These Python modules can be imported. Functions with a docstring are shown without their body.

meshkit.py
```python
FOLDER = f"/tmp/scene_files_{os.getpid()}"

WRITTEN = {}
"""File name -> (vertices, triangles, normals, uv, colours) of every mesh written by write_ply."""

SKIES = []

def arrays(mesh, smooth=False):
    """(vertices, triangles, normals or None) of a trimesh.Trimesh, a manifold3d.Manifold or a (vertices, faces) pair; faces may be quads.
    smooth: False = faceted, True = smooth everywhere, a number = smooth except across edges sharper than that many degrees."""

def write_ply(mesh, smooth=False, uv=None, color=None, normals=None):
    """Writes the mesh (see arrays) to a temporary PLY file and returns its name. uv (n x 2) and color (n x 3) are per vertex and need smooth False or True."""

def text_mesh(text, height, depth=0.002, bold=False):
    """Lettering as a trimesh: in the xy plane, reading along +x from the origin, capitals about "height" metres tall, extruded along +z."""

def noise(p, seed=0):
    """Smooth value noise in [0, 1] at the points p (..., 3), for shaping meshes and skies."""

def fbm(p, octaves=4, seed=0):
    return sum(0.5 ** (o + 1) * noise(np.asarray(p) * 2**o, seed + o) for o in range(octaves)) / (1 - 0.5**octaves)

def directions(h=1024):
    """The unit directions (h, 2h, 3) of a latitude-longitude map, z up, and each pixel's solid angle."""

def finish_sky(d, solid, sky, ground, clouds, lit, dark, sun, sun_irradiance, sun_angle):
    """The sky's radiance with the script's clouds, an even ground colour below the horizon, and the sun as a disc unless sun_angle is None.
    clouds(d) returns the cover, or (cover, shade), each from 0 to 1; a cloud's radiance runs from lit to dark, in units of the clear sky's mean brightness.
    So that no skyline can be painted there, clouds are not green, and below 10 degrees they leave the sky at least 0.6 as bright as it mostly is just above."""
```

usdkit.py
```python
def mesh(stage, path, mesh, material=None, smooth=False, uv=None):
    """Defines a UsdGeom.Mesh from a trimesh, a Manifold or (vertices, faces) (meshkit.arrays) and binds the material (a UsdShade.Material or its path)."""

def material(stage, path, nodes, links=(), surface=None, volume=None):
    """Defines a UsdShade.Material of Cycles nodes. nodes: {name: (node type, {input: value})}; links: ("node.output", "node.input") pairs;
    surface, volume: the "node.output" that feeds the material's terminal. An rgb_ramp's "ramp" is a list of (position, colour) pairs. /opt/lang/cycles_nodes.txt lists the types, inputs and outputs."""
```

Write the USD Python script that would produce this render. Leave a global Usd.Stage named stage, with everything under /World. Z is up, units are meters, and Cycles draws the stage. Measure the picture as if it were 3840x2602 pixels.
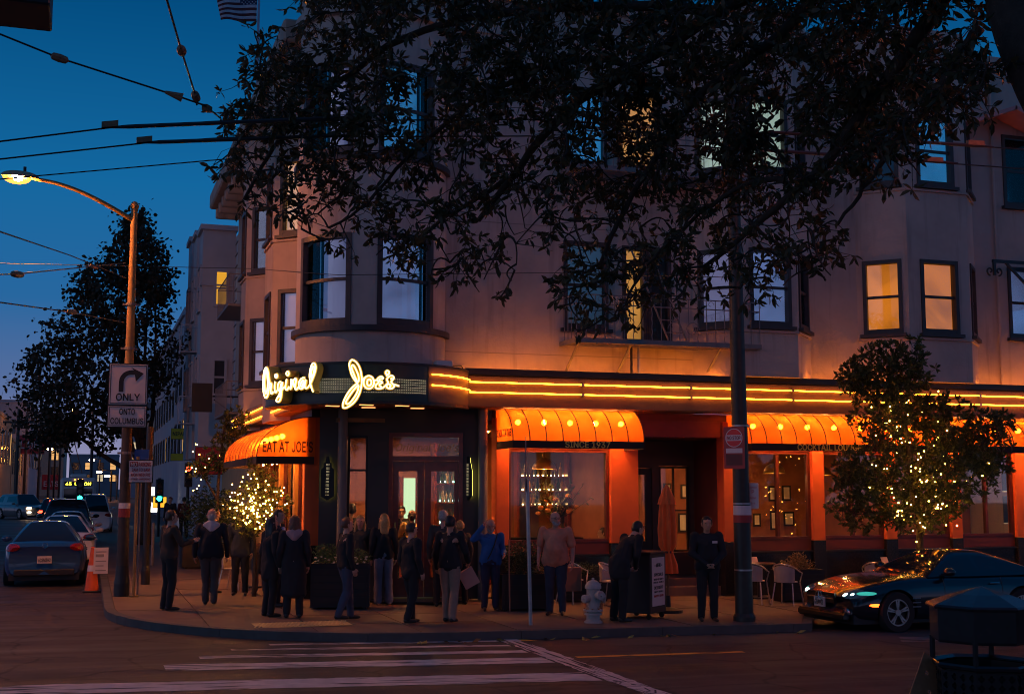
import math, random
import numpy as np, trimesh, usdkit, meshkit
import manifold3d as m3
import shapely.geometry as sg
from pxr import Usd, UsdGeom, UsdLux, UsdShade, Gf, Sdf

stage = Usd.Stage.CreateInMemory()
UsdGeom.SetStageUpAxis(stage, 'Z')
UsdGeom.SetStageMetersPerUnit(stage, 1.0)
UsdGeom.Xform.Define(stage, '/World')
UsdGeom.Scope.Define(stage, '/World/Looks')
PI = math.pi

# ---------------------------------------------------------------- camera, sky, sun, exposure
CAM_POS, CAM_PITCH, CAM_YAW, LENS, EXPOSURE = (0.0, 0.0, 2.35), 6.357, 18.545, 44.15, 0.0
SKY_STRENGTH, SUN_ELEV, SUN_ROT = 0.08, math.radians(1.0), math.radians(250.0)
cam = UsdGeom.Camera.Define(stage, '/World/camera')
cam.CreateHorizontalApertureAttr(36.0)
cam.CreateVerticalApertureAttr(36.0 * 693 / 1024)
cam.CreateFocalLengthAttr(LENS)
cam.CreateExposureAttr(EXPOSURE)
cam.CreateClippingRangeAttr(Gf.Vec2f(0.05, 3000.0))
_x = UsdGeom.Xformable(cam)
_x.AddTranslateOp().Set(Gf.Vec3d(*CAM_POS))
_x.AddRotateZOp().Set(-CAM_YAW)
_x.AddRotateXOp().Set(90.0 + CAM_PITCH)

SKY_RAMP = [(-0.05, (0.10, 0.09, 0.12)), (0.0, (0.36, 0.33, 0.50)), (0.035, (0.26, 0.27, 0.47)), (0.07, (0.11, 0.17, 0.37)), (0.14, (0.022, 0.15, 0.39)),
            (0.23, (0.006, 0.15, 0.39)), (0.36, (0.0, 0.078, 0.235)), (1.0, (0.0, 0.035, 0.12))]   # dusk: lavender at the horizon, deep blue overhead
usdkit.material(stage, '/World/Looks/sky_look', {
    's': ('sky_texture', {'sky_type': 'single_scattering', 'sun_disc': False, 'sun_elevation': SUN_ELEV, 'sun_rotation': SUN_ROT,
                          'altitude': 30.0, 'air_density': 1.2, 'aerosol_density': 1.0, 'ozone_density': 4.0}),
    'c': ('texture_coordinate', {}), 'x': ('separate_xyz', {}), 'q': ('map_range', {'from_min': -0.05, 'from_max': 1.0}),
    'r': ('rgb_ramp', {'ramp': [((z + 0.05) / 1.05, tuple(v / SKY_STRENGTH for v in c)) for z, c in SKY_RAMP]}),
    't': ('mix_color', {'blend_type': 'mix', 'fac': 0.88, 'use_clamp_result': False}),
    'b': ('background_shader', {'strength': SKY_STRENGTH})},
    [('c.generated', 'x.vector'), ('x.z', 'q.value'), ('q.result', 'r.fac'), ('s.color', 't.a'), ('r.color', 't.b'), ('t.result', 'b.color')], surface='b.background')
dome = UsdLux.DomeLight.Define(stage, '/World/sky')
UsdShade.MaterialBindingAPI.Apply(dome.GetPrim()).Bind(UsdShade.Material.Get(stage, '/World/Looks/sky_look'))
dome.GetPrim().SetCustomDataByKey('kind', 'structure')
sun = UsdLux.DistantLight.Define(stage, '/World/sun')           # the last skylight of dusk, low in the west
sun.CreateNormalizeAttr(True); sun.CreateIntensityAttr(0.03); sun.CreateAngleAttr(30.0)
sun.CreateColorAttr(Gf.Vec3f(0.85, 0.75, 1.0))
_s = UsdGeom.Xformable(sun)
_az, _el = SUN_ROT, math.radians(8)
_s.AddRotateZOp().Set(-math.degrees(_az)); _s.AddRotateXOp().Set(-(90.0 - math.degrees(_el)))

# ---------------------------------------------------------------- helpers
_used = {}
def numbered(name, parent='/World'):
    k = (parent, name)
    n = _used.get(k, 0)
    _used[k] = n + 1
    return name if n == 0 else '%s_%03d' % (name, n)

def pth(p):
    return '/World' if p is None else (p if isinstance(p, str) else str(p.GetPath()))

def tags(prim, label=None, cat=None, group=None, kind=None):
    for k, v in (('label', label), ('category', cat), ('group', group), ('kind', kind)):
        if v: prim.SetCustomDataByKey(k, v)
    return prim

def thing(name, label=None, cat=None, loc=(0, 0, 0), rz=0.0, group=None, kind=None, parent=None):
    pp = pth(parent)
    x = UsdGeom.Xform.Define(stage, pp + '/' + numbered(name, pp))
    x.AddTranslateOp().Set(Gf.Vec3d(*[float(c) for c in loc]))
    x.AddRotateZOp().Set(math.degrees(rz))
    return tags(x.GetPrim(), label, cat, group, kind)

def dup(root, loc, rz=0.0, label=None, group=None, scale=1.0):
    was = root.GetCustomData()
    base = root.GetName()
    if base[-4:-3] == '_' and base[-3:].isdigit(): base = base[:-4]
    x = UsdGeom.Xform.Define(stage, '/World/' + numbered(base))
    x.AddTranslateOp().Set(Gf.Vec3d(*[float(c) for c in loc]))
    x.AddRotateZOp().Set(math.degrees(rz))
    p = x.GetPrim()
    p.GetReferences().AddInternalReference(root.GetPath())
    if scale != 1.0:
        x.AddScaleOp().Set(Gf.Vec3f(scale, scale, scale))
    p.SetInstanceable(True)
    return tags(p, label or was.get('label'), was.get('category'), group or was.get('group'))

def obj(name, mesh, mat, parent=None, smooth=False, label=None, cat=None, group=None, kind=None):
    pp = pth(parent)
    m = usdkit.mesh(stage, pp + '/' + numbered(name, pp), mesh, mat, smooth=smooth)
    return tags(m.GetPrim(), label, cat, group, kind)

def V(*a): return np.array(a, float)
def unit(a):
    a = np.asarray(a, float); return a / max(np.linalg.norm(a), 1e-12)

class MB:
    """collects shapes and makes them one mesh"""
    def __init__(s): s.v, s.f, s.n = [], [], 0
    def add(s, v, f):
        v = np.asarray(v, float); f = np.asarray(f, int)
        if f.shape[1] == 4: f = np.vstack([f[:, [0, 1, 2]], f[:, [0, 2, 3]]])
        s.v.append(v); s.f.append(f + s.n); s.n += len(v); return s
    def tm(s, m): return s.add(m.vertices, m.faces)
    def man(s, m):
        q = m.to_mesh(); return s.add(q.vert_properties[:, :3], q.tri_verts)
    def box(s, lo, hi, bev=0.0):
        lo, hi = np.minimum(lo, hi).astype(float), np.maximum(lo, hi).astype(float)
        if bev <= 0:
            v = np.array([[x, y, z] for x in (lo[0], hi[0]) for y in (lo[1], hi[1]) for z in (lo[2], hi[2])])
            return s.add(v, [[0, 1, 3, 2], [4, 6, 7, 5], [0, 4, 5, 1], [2, 3, 7, 6], [0, 2, 6, 4], [1, 5, 7, 3]])
        b = min(bev, 0.49 * (hi - lo).min())
        pts = []
        for sx in (0, 1):
            for sy in (0, 1):
                for sz in (0, 1):
                    c = V(hi[0] if sx else lo[0], hi[1] if sy else lo[1], hi[2] if sz else lo[2])
                    d = V(-1 if sx else 1, -1 if sy else 1, -1 if sz else 1) * b
                    for k in range(3):
                        e = d.copy(); e[k] = 0; pts.append(c + e)
        return s.man(m3.Manifold.hull_points(np.array(pts)))
    def obox(s, c, u, w, n, su, sw, sn):
        """oriented box: centre, three axes, full sizes"""
        c = np.asarray(c, float); u, w, n = unit(u), unit(w), unit(n)
        if np.dot(np.cross(u, w), n) < 0: u = -u
        v = np.array([c + u * a * su / 2 + w * b * sw / 2 + n * d * sn / 2 for a in (-1, 1) for b in (-1, 1) for d in (-1, 1)])
        return s.add(v, [[0, 1, 3, 2], [4, 6, 7, 5], [0, 4, 5, 1], [2, 3, 7, 6], [0, 2, 6, 4], [1, 5, 7, 3]])
    def cyl(s, p0, p1, r0, r1=None, n=12, caps=True):
        r1 = r0 if r1 is None else r1
        return s.tube([p0, p1], [r0, r1], n, caps)
    def tube(s, pts, r, n=8, caps=True, closed=False):
        pts = np.asarray(pts, float); k = len(pts)
        r = np.full(k, float(r)) if np.ndim(r) == 0 else np.asarray(r, float)
        if closed: t = np.roll(pts, -1, 0) - np.roll(pts, 1, 0)
        else: t = np.gradient(pts, axis=0)
        t /= np.maximum(np.linalg.norm(t, axis=1), 1e-9)[:, None]
        a = np.array([0, 0, 1.0]) if abs(t[0][2]) < 0.9 else np.array([1.0, 0, 0])
        u = unit(np.cross(t[0], a)); rings = []
        for i in range(k):
            u = u - t[i] * np.dot(u, t[i]); u = unit(u); w = np.cross(t[i], u)
            th = np.arange(n) / n * 2 * PI
            rings.append(pts[i] + r[i] * (np.cos(th)[:, None] * u + np.sin(th)[:, None] * w))
        v = np.vstack(rings); f = []
        m = k if closed else k - 1
        for i in range(m):
            j = (i + 1) % k
            for q in range(n):
                q2 = (q + 1) % n
                f.append([i * n + q, i * n + q2, j * n + q2, j * n + q])
        f = np.array(f)
        s.add(v, f)
        if caps and not closed:
            c0 = np.array([[0, q + 1, q] for q in range(1, n - 1)]); s.f.append(c0 + s.n - len(v))
            b = (k - 1) * n
            c1 = np.array([[b, b + q, b + q + 1] for q in range(1, n - 1)]); s.f.append(c1 + s.n - len(v))
        return s
    def lathe(s, prof, c=(0, 0, 0), n=20, axis='z', a0=0.0, a1=2 * PI):
        prof = np.asarray(prof, float); full = abs(a1 - a0 - 2 * PI) < 1e-6
        m = n if full else n + 1
        th = a0 + np.arange(m) / n * (a1 - a0)
        v = np.array([[r * math.cos(t), r * math.sin(t), z] for t in th for r, z in prof])
        if axis == 'y': v = v[:, [0, 2, 1]] * V(1, -1, 1)
        if axis == 'x': v = v[:, [2, 1, 0]] * V(1, 1, -1)
        k = len(prof); f = []
        for i in range(n):
            j = (i + 1) % m
            for q in range(k - 1): f.append([i * k + q, j * k + q, j * k + q + 1, i * k + q + 1])
        return s.add(v + np.asarray(c, float), f)
    def sph(s, c, r, sub=1, sc=(1, 1, 1)):
        m = trimesh.creation.icosphere(sub, r); return s.add(m.vertices * np.asarray(sc) + np.asarray(c, float), m.faces)
    def grid(s, P):
        """quads over an (a, b, 3) array of points"""
        P = np.asarray(P, float); a, b = P.shape[:2]
        i = np.arange(a * b).reshape(a, b)
        return s.add(P.reshape(-1, 3), np.stack([i[:-1, :-1], i[1:, :-1], i[1:, 1:], i[:-1, 1:]], -1).reshape(-1, 4))
    def poly(s, pts2, z0, z1, M=None):
        """extruded shapely polygon or list of points, from z0 to z1, then M maps (x,y,z)"""
        p = pts2 if hasattr(pts2, 'geom_type') else sg.Polygon(pts2)
        for g in getattr(p, 'geoms', [p]):
            e = trimesh.creation.extrude_polygon(g, z1 - z0, engine='earcut'); v = np.array(e.vertices) + V(0, 0, z0)
            s.add(v if M is None else M(v), e.faces)
        return s
    def mesh(s): return (np.vstack(s.v), np.vstack(s.f))
    def build(s, name, mat, parent=None, smooth=False, **k): return obj(name, s.mesh(), mat, parent, smooth, **k)

def frame(o, u, n):
    """maps (along u, up, out along n) to the world"""
    o, u, n = np.asarray(o, float), unit(u), unit(n)
    return lambda v: o + np.asarray(v)[..., 0:1] * u + np.asarray(v)[..., 1:2] * V(0, 0, 1) + np.asarray(v)[..., 2:3] * n

def text(s, h, bold=True, w=None):
    m = meshkit.text_mesh(s, h, 0.004, bold); v = np.array(m.vertices)
    v[:, 0] -= (v[:, 0].min() + v[:, 0].max()) / 2
    if w: v[:, 0] *= w / np.ptp(v[:, 0])
    return v, np.array(m.faces)

# ---------------------------------------------------------------- materials
_mats = {}
def look(name, col, rough=0.6, metal=0.0, var=0.18, scale=3.0, bump=0.0, bscale=40.0, spec=0.5, coat=0.0, fine=0.0):
    """painted or mineral surface: base colour with blotches of wear, optional relief"""
    if name in _mats: return _mats[name]
    c = np.asarray(col, float)
    n = {'g': ('geometry', {}), 'n': ('noise_texture', {'scale': scale, 'detail': 5.0, 'roughness': 0.62}),
         'r': ('rgb_ramp', {'ramp': [(0.25, tuple(c * (1 - var))), (0.55, tuple(c)), (0.8, tuple(np.minimum(c * (1 + var), 0.95)))]}),
         'p': ('principled_bsdf', {'roughness': rough, 'metallic': metal, 'specular_ior_level': spec, 'coat_weight': coat})}
    l = [('g.position', 'n.vector'), ('n.fac', 'r.fac'), ('r.color', 'p.base_color')]
    if bump:
        n['n2'] = ('noise_texture', {'scale': bscale, 'detail': 4.0, 'roughness': 0.6})
        n['b'] = ('bump', {'strength': bump, 'distance': 0.02})
        l += [('g.position', 'n2.vector'), ('n2.fac', 'b.height'), ('b.normal', 'p.normal')]
    _mats[name] = usdkit.material(stage, '/World/Looks/' + name, n, l, surface='p.BSDF')
    return _mats[name]

def asphalt_look(name, col):
    """worn road: patches, tyre-polished streaks along the lanes, speckle and fine cracks"""
    c = V(*col)
    return usdkit.material(stage, '/World/Looks/' + name, {
        'g': ('geometry', {}), 'ma': ('mapping', {'scale': (0.12, 1.6, 1.0)}),
        'n1': ('noise_texture', {'scale': 0.55, 'detail': 6.0, 'roughness': 0.65}), 'n2': ('noise_texture', {'scale': 1.0, 'detail': 4.0, 'roughness': 0.6}),
        'n3': ('noise_texture', {'scale': 55.0, 'detail': 3.0, 'roughness': 0.7}), 'dn': ('noise_texture', {'scale': 1.7, 'detail': 4.0}),
        'r1': ('rgb_ramp', {'ramp': [(0.30, tuple(c * 0.55)), (0.5, tuple(c)), (0.72, tuple(c * 1.55))]}), 'r2': ('rgb_ramp', {'ramp': [(0.3, (0.6, 0.6, 0.6)), (0.65, (1.25, 1.25, 1.25))]}),
        'r3': ('rgb_ramp', {'ramp': [(0.35, (0.65, 0.65, 0.65)), (0.62, (1.3, 1.3, 1.3))]}),
        'm1': ('mix', {'mix_type': 'multiply', 'fac': 1.0}), 'm2': ('mix', {'mix_type': 'multiply', 'fac': 0.9}), 'ad': ('mix', {'mix_type': 'add', 'fac': 0.35}),
        'v': ('voronoi_texture', {'feature': 'distance_to_edge', 'scale': 0.55}), 'r4': ('rgb_ramp', {'ramp': [(0.0, (0.25, 0.25, 0.25)), (0.010, (0.35, 0.35, 0.35)), (0.018, (1, 1, 1))]}), 'm3': ('mix', {'mix_type': 'multiply', 'fac': 0.85}),
        'q': ('map_range', {'from_min': 0.3, 'from_max': 0.7, 'to_min': 0.5, 'to_max': 0.9}), 'b': ('bump', {'strength': 0.55, 'distance': 0.015}), 'p': ('principled_bsdf', {'specular_ior_level': 0.4})},
        [('g.position', 'n1.vector'), ('g.position', 'ma.vector'), ('ma.vector', 'n2.vector'), ('g.position', 'n3.vector'), ('n1.fac', 'r1.fac'), ('n2.fac', 'r2.fac'), ('n3.fac', 'r3.fac'),
         ('r1.color', 'm1.color1'), ('r2.color', 'm1.color2'), ('m1.color', 'm2.color1'), ('r3.color', 'm2.color2'), ('g.position', 'dn.vector'), ('g.position', 'ad.color1'), ('dn.color', 'ad.color2'), ('ad.color', 'v.vector'), ('v.distance', 'r4.fac'),
         ('m2.color', 'm3.color1'), ('r4.color', 'm3.color2'), ('m3.color', 'p.base_color'), ('n2.fac', 'q.value'), ('q.result', 'p.roughness'), ('n3.fac', 'b.height'), ('b.normal', 'p.normal')], surface='p.BSDF')
def render_look(name, col):
    """painted stucco: blotches, rain streaks running down, faint trowel relief"""
    c = V(*col)
    return usdkit.material(stage, '/World/Looks/' + name, {
        'g': ('geometry', {}), 'ma': ('mapping', {'scale': (3.2, 3.2, 0.22)}),
        'n1': ('noise_texture', {'scale': 0.8, 'detail': 6.0, 'roughness': 0.65}), 'n2': ('noise_texture', {'scale': 1.0, 'detail': 5.0, 'roughness': 0.65}), 'n3': ('noise_texture', {'scale': 24.0, 'detail': 5.0, 'roughness': 0.65}),
        'r1': ('rgb_ramp', {'ramp': [(0.3, tuple(c * 0.8)), (0.55, tuple(c)), (0.75, tuple(c * 1.12))]}), 'r2': ('rgb_ramp', {'ramp': [(0.28, (0.62, 0.60, 0.58)), (0.46, (1, 1, 1))]}),
        'm1': ('mix', {'mix_type': 'multiply', 'fac': 0.75}), 'b': ('bump', {'strength': 0.35, 'distance': 0.02}), 'p': ('principled_bsdf', {'roughness': 0.9, 'specular_ior_level': 0.25})},
        [('g.position', 'n1.vector'), ('g.position', 'ma.vector'), ('ma.vector', 'n2.vector'), ('g.position', 'n3.vector'), ('n1.fac', 'r1.fac'), ('n2.fac', 'r2.fac'), ('r1.color', 'm1.color1'), ('r2.color', 'm1.color2'), ('m1.color', 'p.base_color'), ('n3.fac', 'b.height'), ('b.normal', 'p.normal')], surface='p.BSDF')

def glow(name, col, strength):
    if name not in _mats:
        _mats[name] = usdkit.material(stage, '/World/Looks/' + name, {'e': ('emission', {'color': tuple(col), 'strength': strength})}, surface='e.emission')
    return _mats[name]

def pane_look(name='pane_glass', tint=(0.92, 0.95, 0.97), ior=1.5):
    if name not in _mats:
        _mats[name] = usdkit.material(stage, '/World/Looks/' + name, {
            't': ('transparent_bsdf', {'color': tint}), 'g': ('glossy_bsdf', {'color': (1, 1, 1), 'roughness': 0.02}),
            'f': ('fresnel', {'IOR': ior}), 'm': ('mix_closure', {})},
            [('f.fac', 'm.fac'), ('t.BSDF', 'm.closure1'), ('g.BSDF', 'm.closure2')], surface='m.closure')
    return _mats[name]

def thin_look(name, col, trans=0.45, rough=0.7, col2=None, scale=8.0):
    """leaves and cloth that light passes through; tone varies from place to place"""
    if name not in _mats:
        c = np.asarray(col, float); c2 = np.asarray(col2 if col2 is not None else c * 0.6, float)
        _mats[name] = usdkit.material(stage, '/World/Looks/' + name, {
            'g': ('geometry', {}), 'n': ('noise_texture', {'scale': scale, 'detail': 3.0}),
            'r': ('rgb_ramp', {'ramp': [(0.3, tuple(c2)), (0.7, tuple(c))]}),
            'd': ('principled_bsdf', {'roughness': rough, 'specular_ior_level': 0.4}), 't': ('translucent_bsdf', {}), 'm': ('mix_closure', {'fac': trans})},
            [('g.position', 'n.vector'), ('n.fac', 'r.fac'), ('r.color', 'd.base_color'), ('r.color', 't.color'), ('d.BSDF', 'm.closure1'), ('t.BSDF', 'm.closure2')], surface='m.closure')
    return _mats[name]

# ---------------------------------------------------------------- palette
ASPHALT = asphalt_look('asphalt', (0.048, 0.036, 0.033))
CONCRETE = [look('pavement_concrete_%s' % k, tuple(V(0.125, 0.085, 0.066) * f), 0.8, var=0.2, scale=2.2, bump=0.25, bscale=60) for k, f in (('a', 1), ('b', 0.86), ('c', 1.12))]
KERBC = look('kerb_concrete', (0.085, 0.08, 0.076), 0.8, var=0.3, scale=3, bump=0.3)
GROUNDC = look('earth', (0.08, 0.07, 0.065), 0.9)
PAINT = look('road_paint_white', (0.62, 0.52, 0.48), 0.7, var=0.3, scale=4, bump=0.2)
YPAINT = look('road_paint_yellow', (0.72, 0.36, 0.03), 0.65, var=0.2, scale=4)
STUCCO = render_look('stucco', (0.50, 0.40, 0.35))
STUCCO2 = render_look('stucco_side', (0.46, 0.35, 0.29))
TRIM = look('dark_window_trim', (0.045, 0.03, 0.028), 0.5, var=0.3, scale=6)
BLACK = look('black_paint', (0.016, 0.015, 0.016), 0.45, var=0.3)
GRANITE = look('black_granite', (0.018, 0.016, 0.017), 0.18, var=0.5, scale=30)
CHAR = look('charcoal_panel', (0.05, 0.043, 0.038), 0.5, var=0.2, scale=2)
REDP = look('orange_red_pilaster', (0.62, 0.115, 0.03), 0.75, var=0.12, scale=3, bump=0.2)
MAROON = look('maroon_paint', (0.12, 0.022, 0.02), 0.55, var=0.2)
WOODRED = look('mahogany_door', (0.20, 0.04, 0.022), 0.35, var=0.35, scale=7, coat=0.3)
FASCIA = look('bronze_fascia', (0.15, 0.078, 0.038), 0.5, var=0.2, scale=2.5)
SIGNBAND = look('dark_green_sign_band', (0.030, 0.042, 0.034), 0.42, var=0.25, scale=3)
STEEL = look('galvanised_steel', (0.42, 0.42, 0.43), 0.38, metal=0.9, var=0.2, scale=9)
IRON = look('painted_iron', (0.20, 0.17, 0.165), 0.55, var=0.25, scale=8)
BRASS = look('brass', (0.65, 0.42, 0.12), 0.28, metal=1.0, var=0.15, scale=10)
PANE = pane_look()

# ---------------------------------------------------------------- ground, roads, pavement
def gz(x):
    return -0.012 * (np.clip(x, -4.0, 60.0) - 7.0)

def sheet(poly, dz):
    mb = MB()
    for a, b in ((-900, -4), (-4, 60), (60, 900)):
        q = poly.intersection(sg.box(a, -200, b, 2000))
        for g in getattr(q, 'geoms', [q]):
            if g.is_empty or g.geom_type != 'Polygon' or g.area < 1e-6: continue
            v, f = trimesh.creation.triangulate_polygon(g, engine='earcut')
            mb.add(np.column_stack([v, gz(v[:, 0]) + dz]), f)
    return mb

def slab(poly, z0, z1):
    mb = MB()
    for g in getattr(poly, 'geoms', [poly]):
        if g.is_empty or g.geom_type != 'Polygon' or g.area < 2e-3: continue
        e = trimesh.creation.extrude_polygon(g, z1 - z0, engine='earcut'); v = np.array(e.vertices)
        v[:, 2] += z0 + gz(v[:, 0]); mb.add(v, e.faces)
    return mb

sheet(sg.box(-850, -150, 850, 1500), -0.03).build('ground', GROUNDC, kind='structure')
corner = [(0.35 + 5.0 * (1 - math.cos(a)), 23.75 - 5.0 * math.sin(a)) for a in np.linspace(0, PI / 2, 13)]
walk_outer = [(0.35, 420)] + corner + [(11.6, 18.75), (12.9, 20.75), (70, 20.75)]
walk_poly = sg.Polygon(walk_outer + [(70, 24.6), (22, 24.6), (4.2, 25.6), (4.2, 420)])
near_walk = sg.Polygon([(-60, -60), (70, -60), (70, 8.6), (-60, 8.6)])
far_walk = sg.Polygon([(-12.0, 22.5), (-12.0, 420), (-16, 420), (-16, 22.5)])
road_poly = sg.box(-120, 8.45, 120, 420).intersection(sg.unary_union([sg.box(-120, 8.45, 120, 22), sg.box(-12.2, 20, 6, 420), sg.box(6, 20, 72, 21)])) if hasattr(sg, 'unary_union') else None
from shapely.ops import unary_union
road_poly = unary_union([sg.box(-120, 8.4, 120, 20.8), sg.box(-12.1, 20.7, 0.45, 420), sg.Polygon([(0.3, 20.7), (6, 20.7), (0.3, 26)])])
sheet(road_poly, 0.0).build('road', ASPHALT, kind='structure')
# repaired patches and tar joints in the asphalt
sheet(sg.Polygon([(7.5, 17.6), (14.5, 17.2), (14.6, 18.6), (7.4, 18.7)]), 0.004).build('gutter_strip', look('gutter_concrete', (0.06, 0.052, 0.047), 0.8, var=0.35, scale=2, bump=0.3), kind='structure')

pave = thing('sidewalk', kind='structure')
kerb_band = walk_poly.difference(walk_poly.buffer(-0.17)).intersection(unary_union([sg.LineString(walk_outer).buffer(0.3)]))
inner = walk_poly.difference(kerb_band)
near_box = sg.box(-1, 17, 22.5, 33)
sheet(walk_poly.buffer(-0.02), 0.112).build('joint_bed', look('joint_dirt', (0.06, 0.05, 0.045), 0.9), pave)
rng = random.Random(3)
ix = np.arange(0.35, 23, 1.52); iy = np.arange(18.75, 34, 1.52)
for a in range(len(ix) - 1):
    for b in range(len(iy) - 1):
        c = sg.box(ix[a], iy[b], ix[a + 1], iy[b + 1]).intersection(inner).intersection(near_box).buffer(-0.009)
        if c.area > 0.05:
            slab(c, 0.05, 0.132 + rng.uniform(-0.003, 0.003)).build('slab', CONCRETE[rng.randrange(3)], pave)
slab(inner.difference(near_box).buffer(-0.01), 0.05, 0.132).build('far_slab', CONCRETE[1], pave)
L = sg.LineString(walk_outer[0:]); d0 = 386.0
kpos = [d0 + 2.4 * k for k in range(16)]
for k in range(len(kpos) - 1):
    seg = sg.LineString([L.interpolate(kpos[k] + t * 2.4 / 8) for t in range(9)]).buffer(0.4, cap_style=2)
    q = kerb_band.intersection(seg).buffer(-0.004)
    if not q.is_empty: slab(q, -0.05, 0.134 + rng.uniform(-0.002, 0.002)).build('kerbstone', KERBC, pave)
rest = kerb_band.difference(sg.LineString([L.interpolate(kpos[0] + t * 0.3) for t in range(121)]).buffer(0.41, cap_style=2))
slab(rest, -0.05, 0.133).build('kerb', KERBC, pave)
nw = thing('near_sidewalk', kind='structure')
slab(near_walk, -0.05, 0.2).build('walk_slab', CONCRETE[1], nw)
fw = thing('far_sidewalk', kind='structure')
slab(far_walk, -0.05, 0.14).build('walk_slab', CONCRETE[1], fw)

# crossing: bars and edge line of worn white paint
def worn_strip(x0, x1, y0, y1, seed, wear=0.5, fade_left=0.0):
    """strip of paint with ragged edges and scraped gaps"""
    r = np.random.RandomState(seed); n = max(12, int((x1 - x0) / 0.12))
    xs = np.linspace(x0, x1, n)
    lo = y0 + r.uniform(0, 0.05 * wear, n); hi = y1 - r.uniform(0, 0.05 * wear, n)
    p = sg.Polygon(list(zip(xs, lo)) + list(zip(xs[::-1], hi[::-1])))
    cuts = []
    for _ in range(int((x1 - x0) * 7 * wear)):
        t = r.rand() ** (1 + fade_left); cx = x0 + (x1 - x0) * t; cy = r.uniform(y0, y1)
        w, h = r.uniform(0.06, 0.6), r.uniform(0.008, 0.035)
        cuts.append(sg.Polygon([(cx - w, cy), (cx - w * 0.3, cy + h), (cx + w * 0.5, cy + h * 0.7), (cx + w, cy - h * 0.2), (cx, cy - h)]))
    return p.difference(unary_union(cuts)) if cuts else p
cw = thing('crosswalk', kind='structure')
for k, (y0, y1, xl) in enumerate(((18.62, 18.85, 2.6), (18.05, 18.3, 2.0), (17.28, 17.62, 1.5), (16.2, 16.8, 1.0), (14.55, 15.3, -0.9))):
    d = 0.115 * (6.1 - 4.9)
    st = worn_strip(xl, 6.02, y0, y1, 20 + k, 1.0, 0.8)
    st = sg.Polygon() if st.is_empty else st
    from shapely.affinity import skew
    st = skew(st, 0, math.degrees(math.atan(-0.09)), origin=(4.8, (y0 + y1) / 2))
    sheet(st, 0.004).build('bar', PAINT, cw)
e = worn_strip(12.6, 19.0, 6.04, 6.4, 77, 0.9)
from shapely.affinity import affine_transform
e = affine_transform(e, [0, 1, 1, 0, 0, 0])
cr = np.random.RandomState(5)
for _ in range(26):
    a = cr.uniform(12.6, 15.2); b = cr.uniform(6.0, 6.4); t = cr.uniform(0, PI); l = cr.uniform(0.1, 0.4)
    e = e.difference(sg.LineString([(b, a), (b + l * 0.5 * math.cos(t), a + l * 0.5 * math.sin(t)), (b + l * math.cos(t + 0.5), a + l * math.sin(t + 0.5))]).buffer(0.012))
sheet(e, 0.008).build('edge_line', PAINT, cw)
ym = thing('centre_line', kind='structure')
sheet(worn_strip(6.5, 9.1, 16.5, 16.64, 31, 0.3), 0.004).build('line', YPAINT, ym)
yk = thing('kerb_marking', kind='structure')
sheet(sg.Polygon([(6.2, 18.55), (6.62, 18.5), (6.5, 18.72), (6.16, 18.72)]), 0.006).build('patch', YPAINT, yk)
bm = thing('lane_marking', kind='structure')
sheet(sg.Polygon([(13.2, 16.9), (16.5, 16.4), (16.6, 16.55), (14.0, 17.0)]), 0.004).build('patch', look('pale_marking', (0.35, 0.28, 0.26), 0.7), bm)
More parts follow.
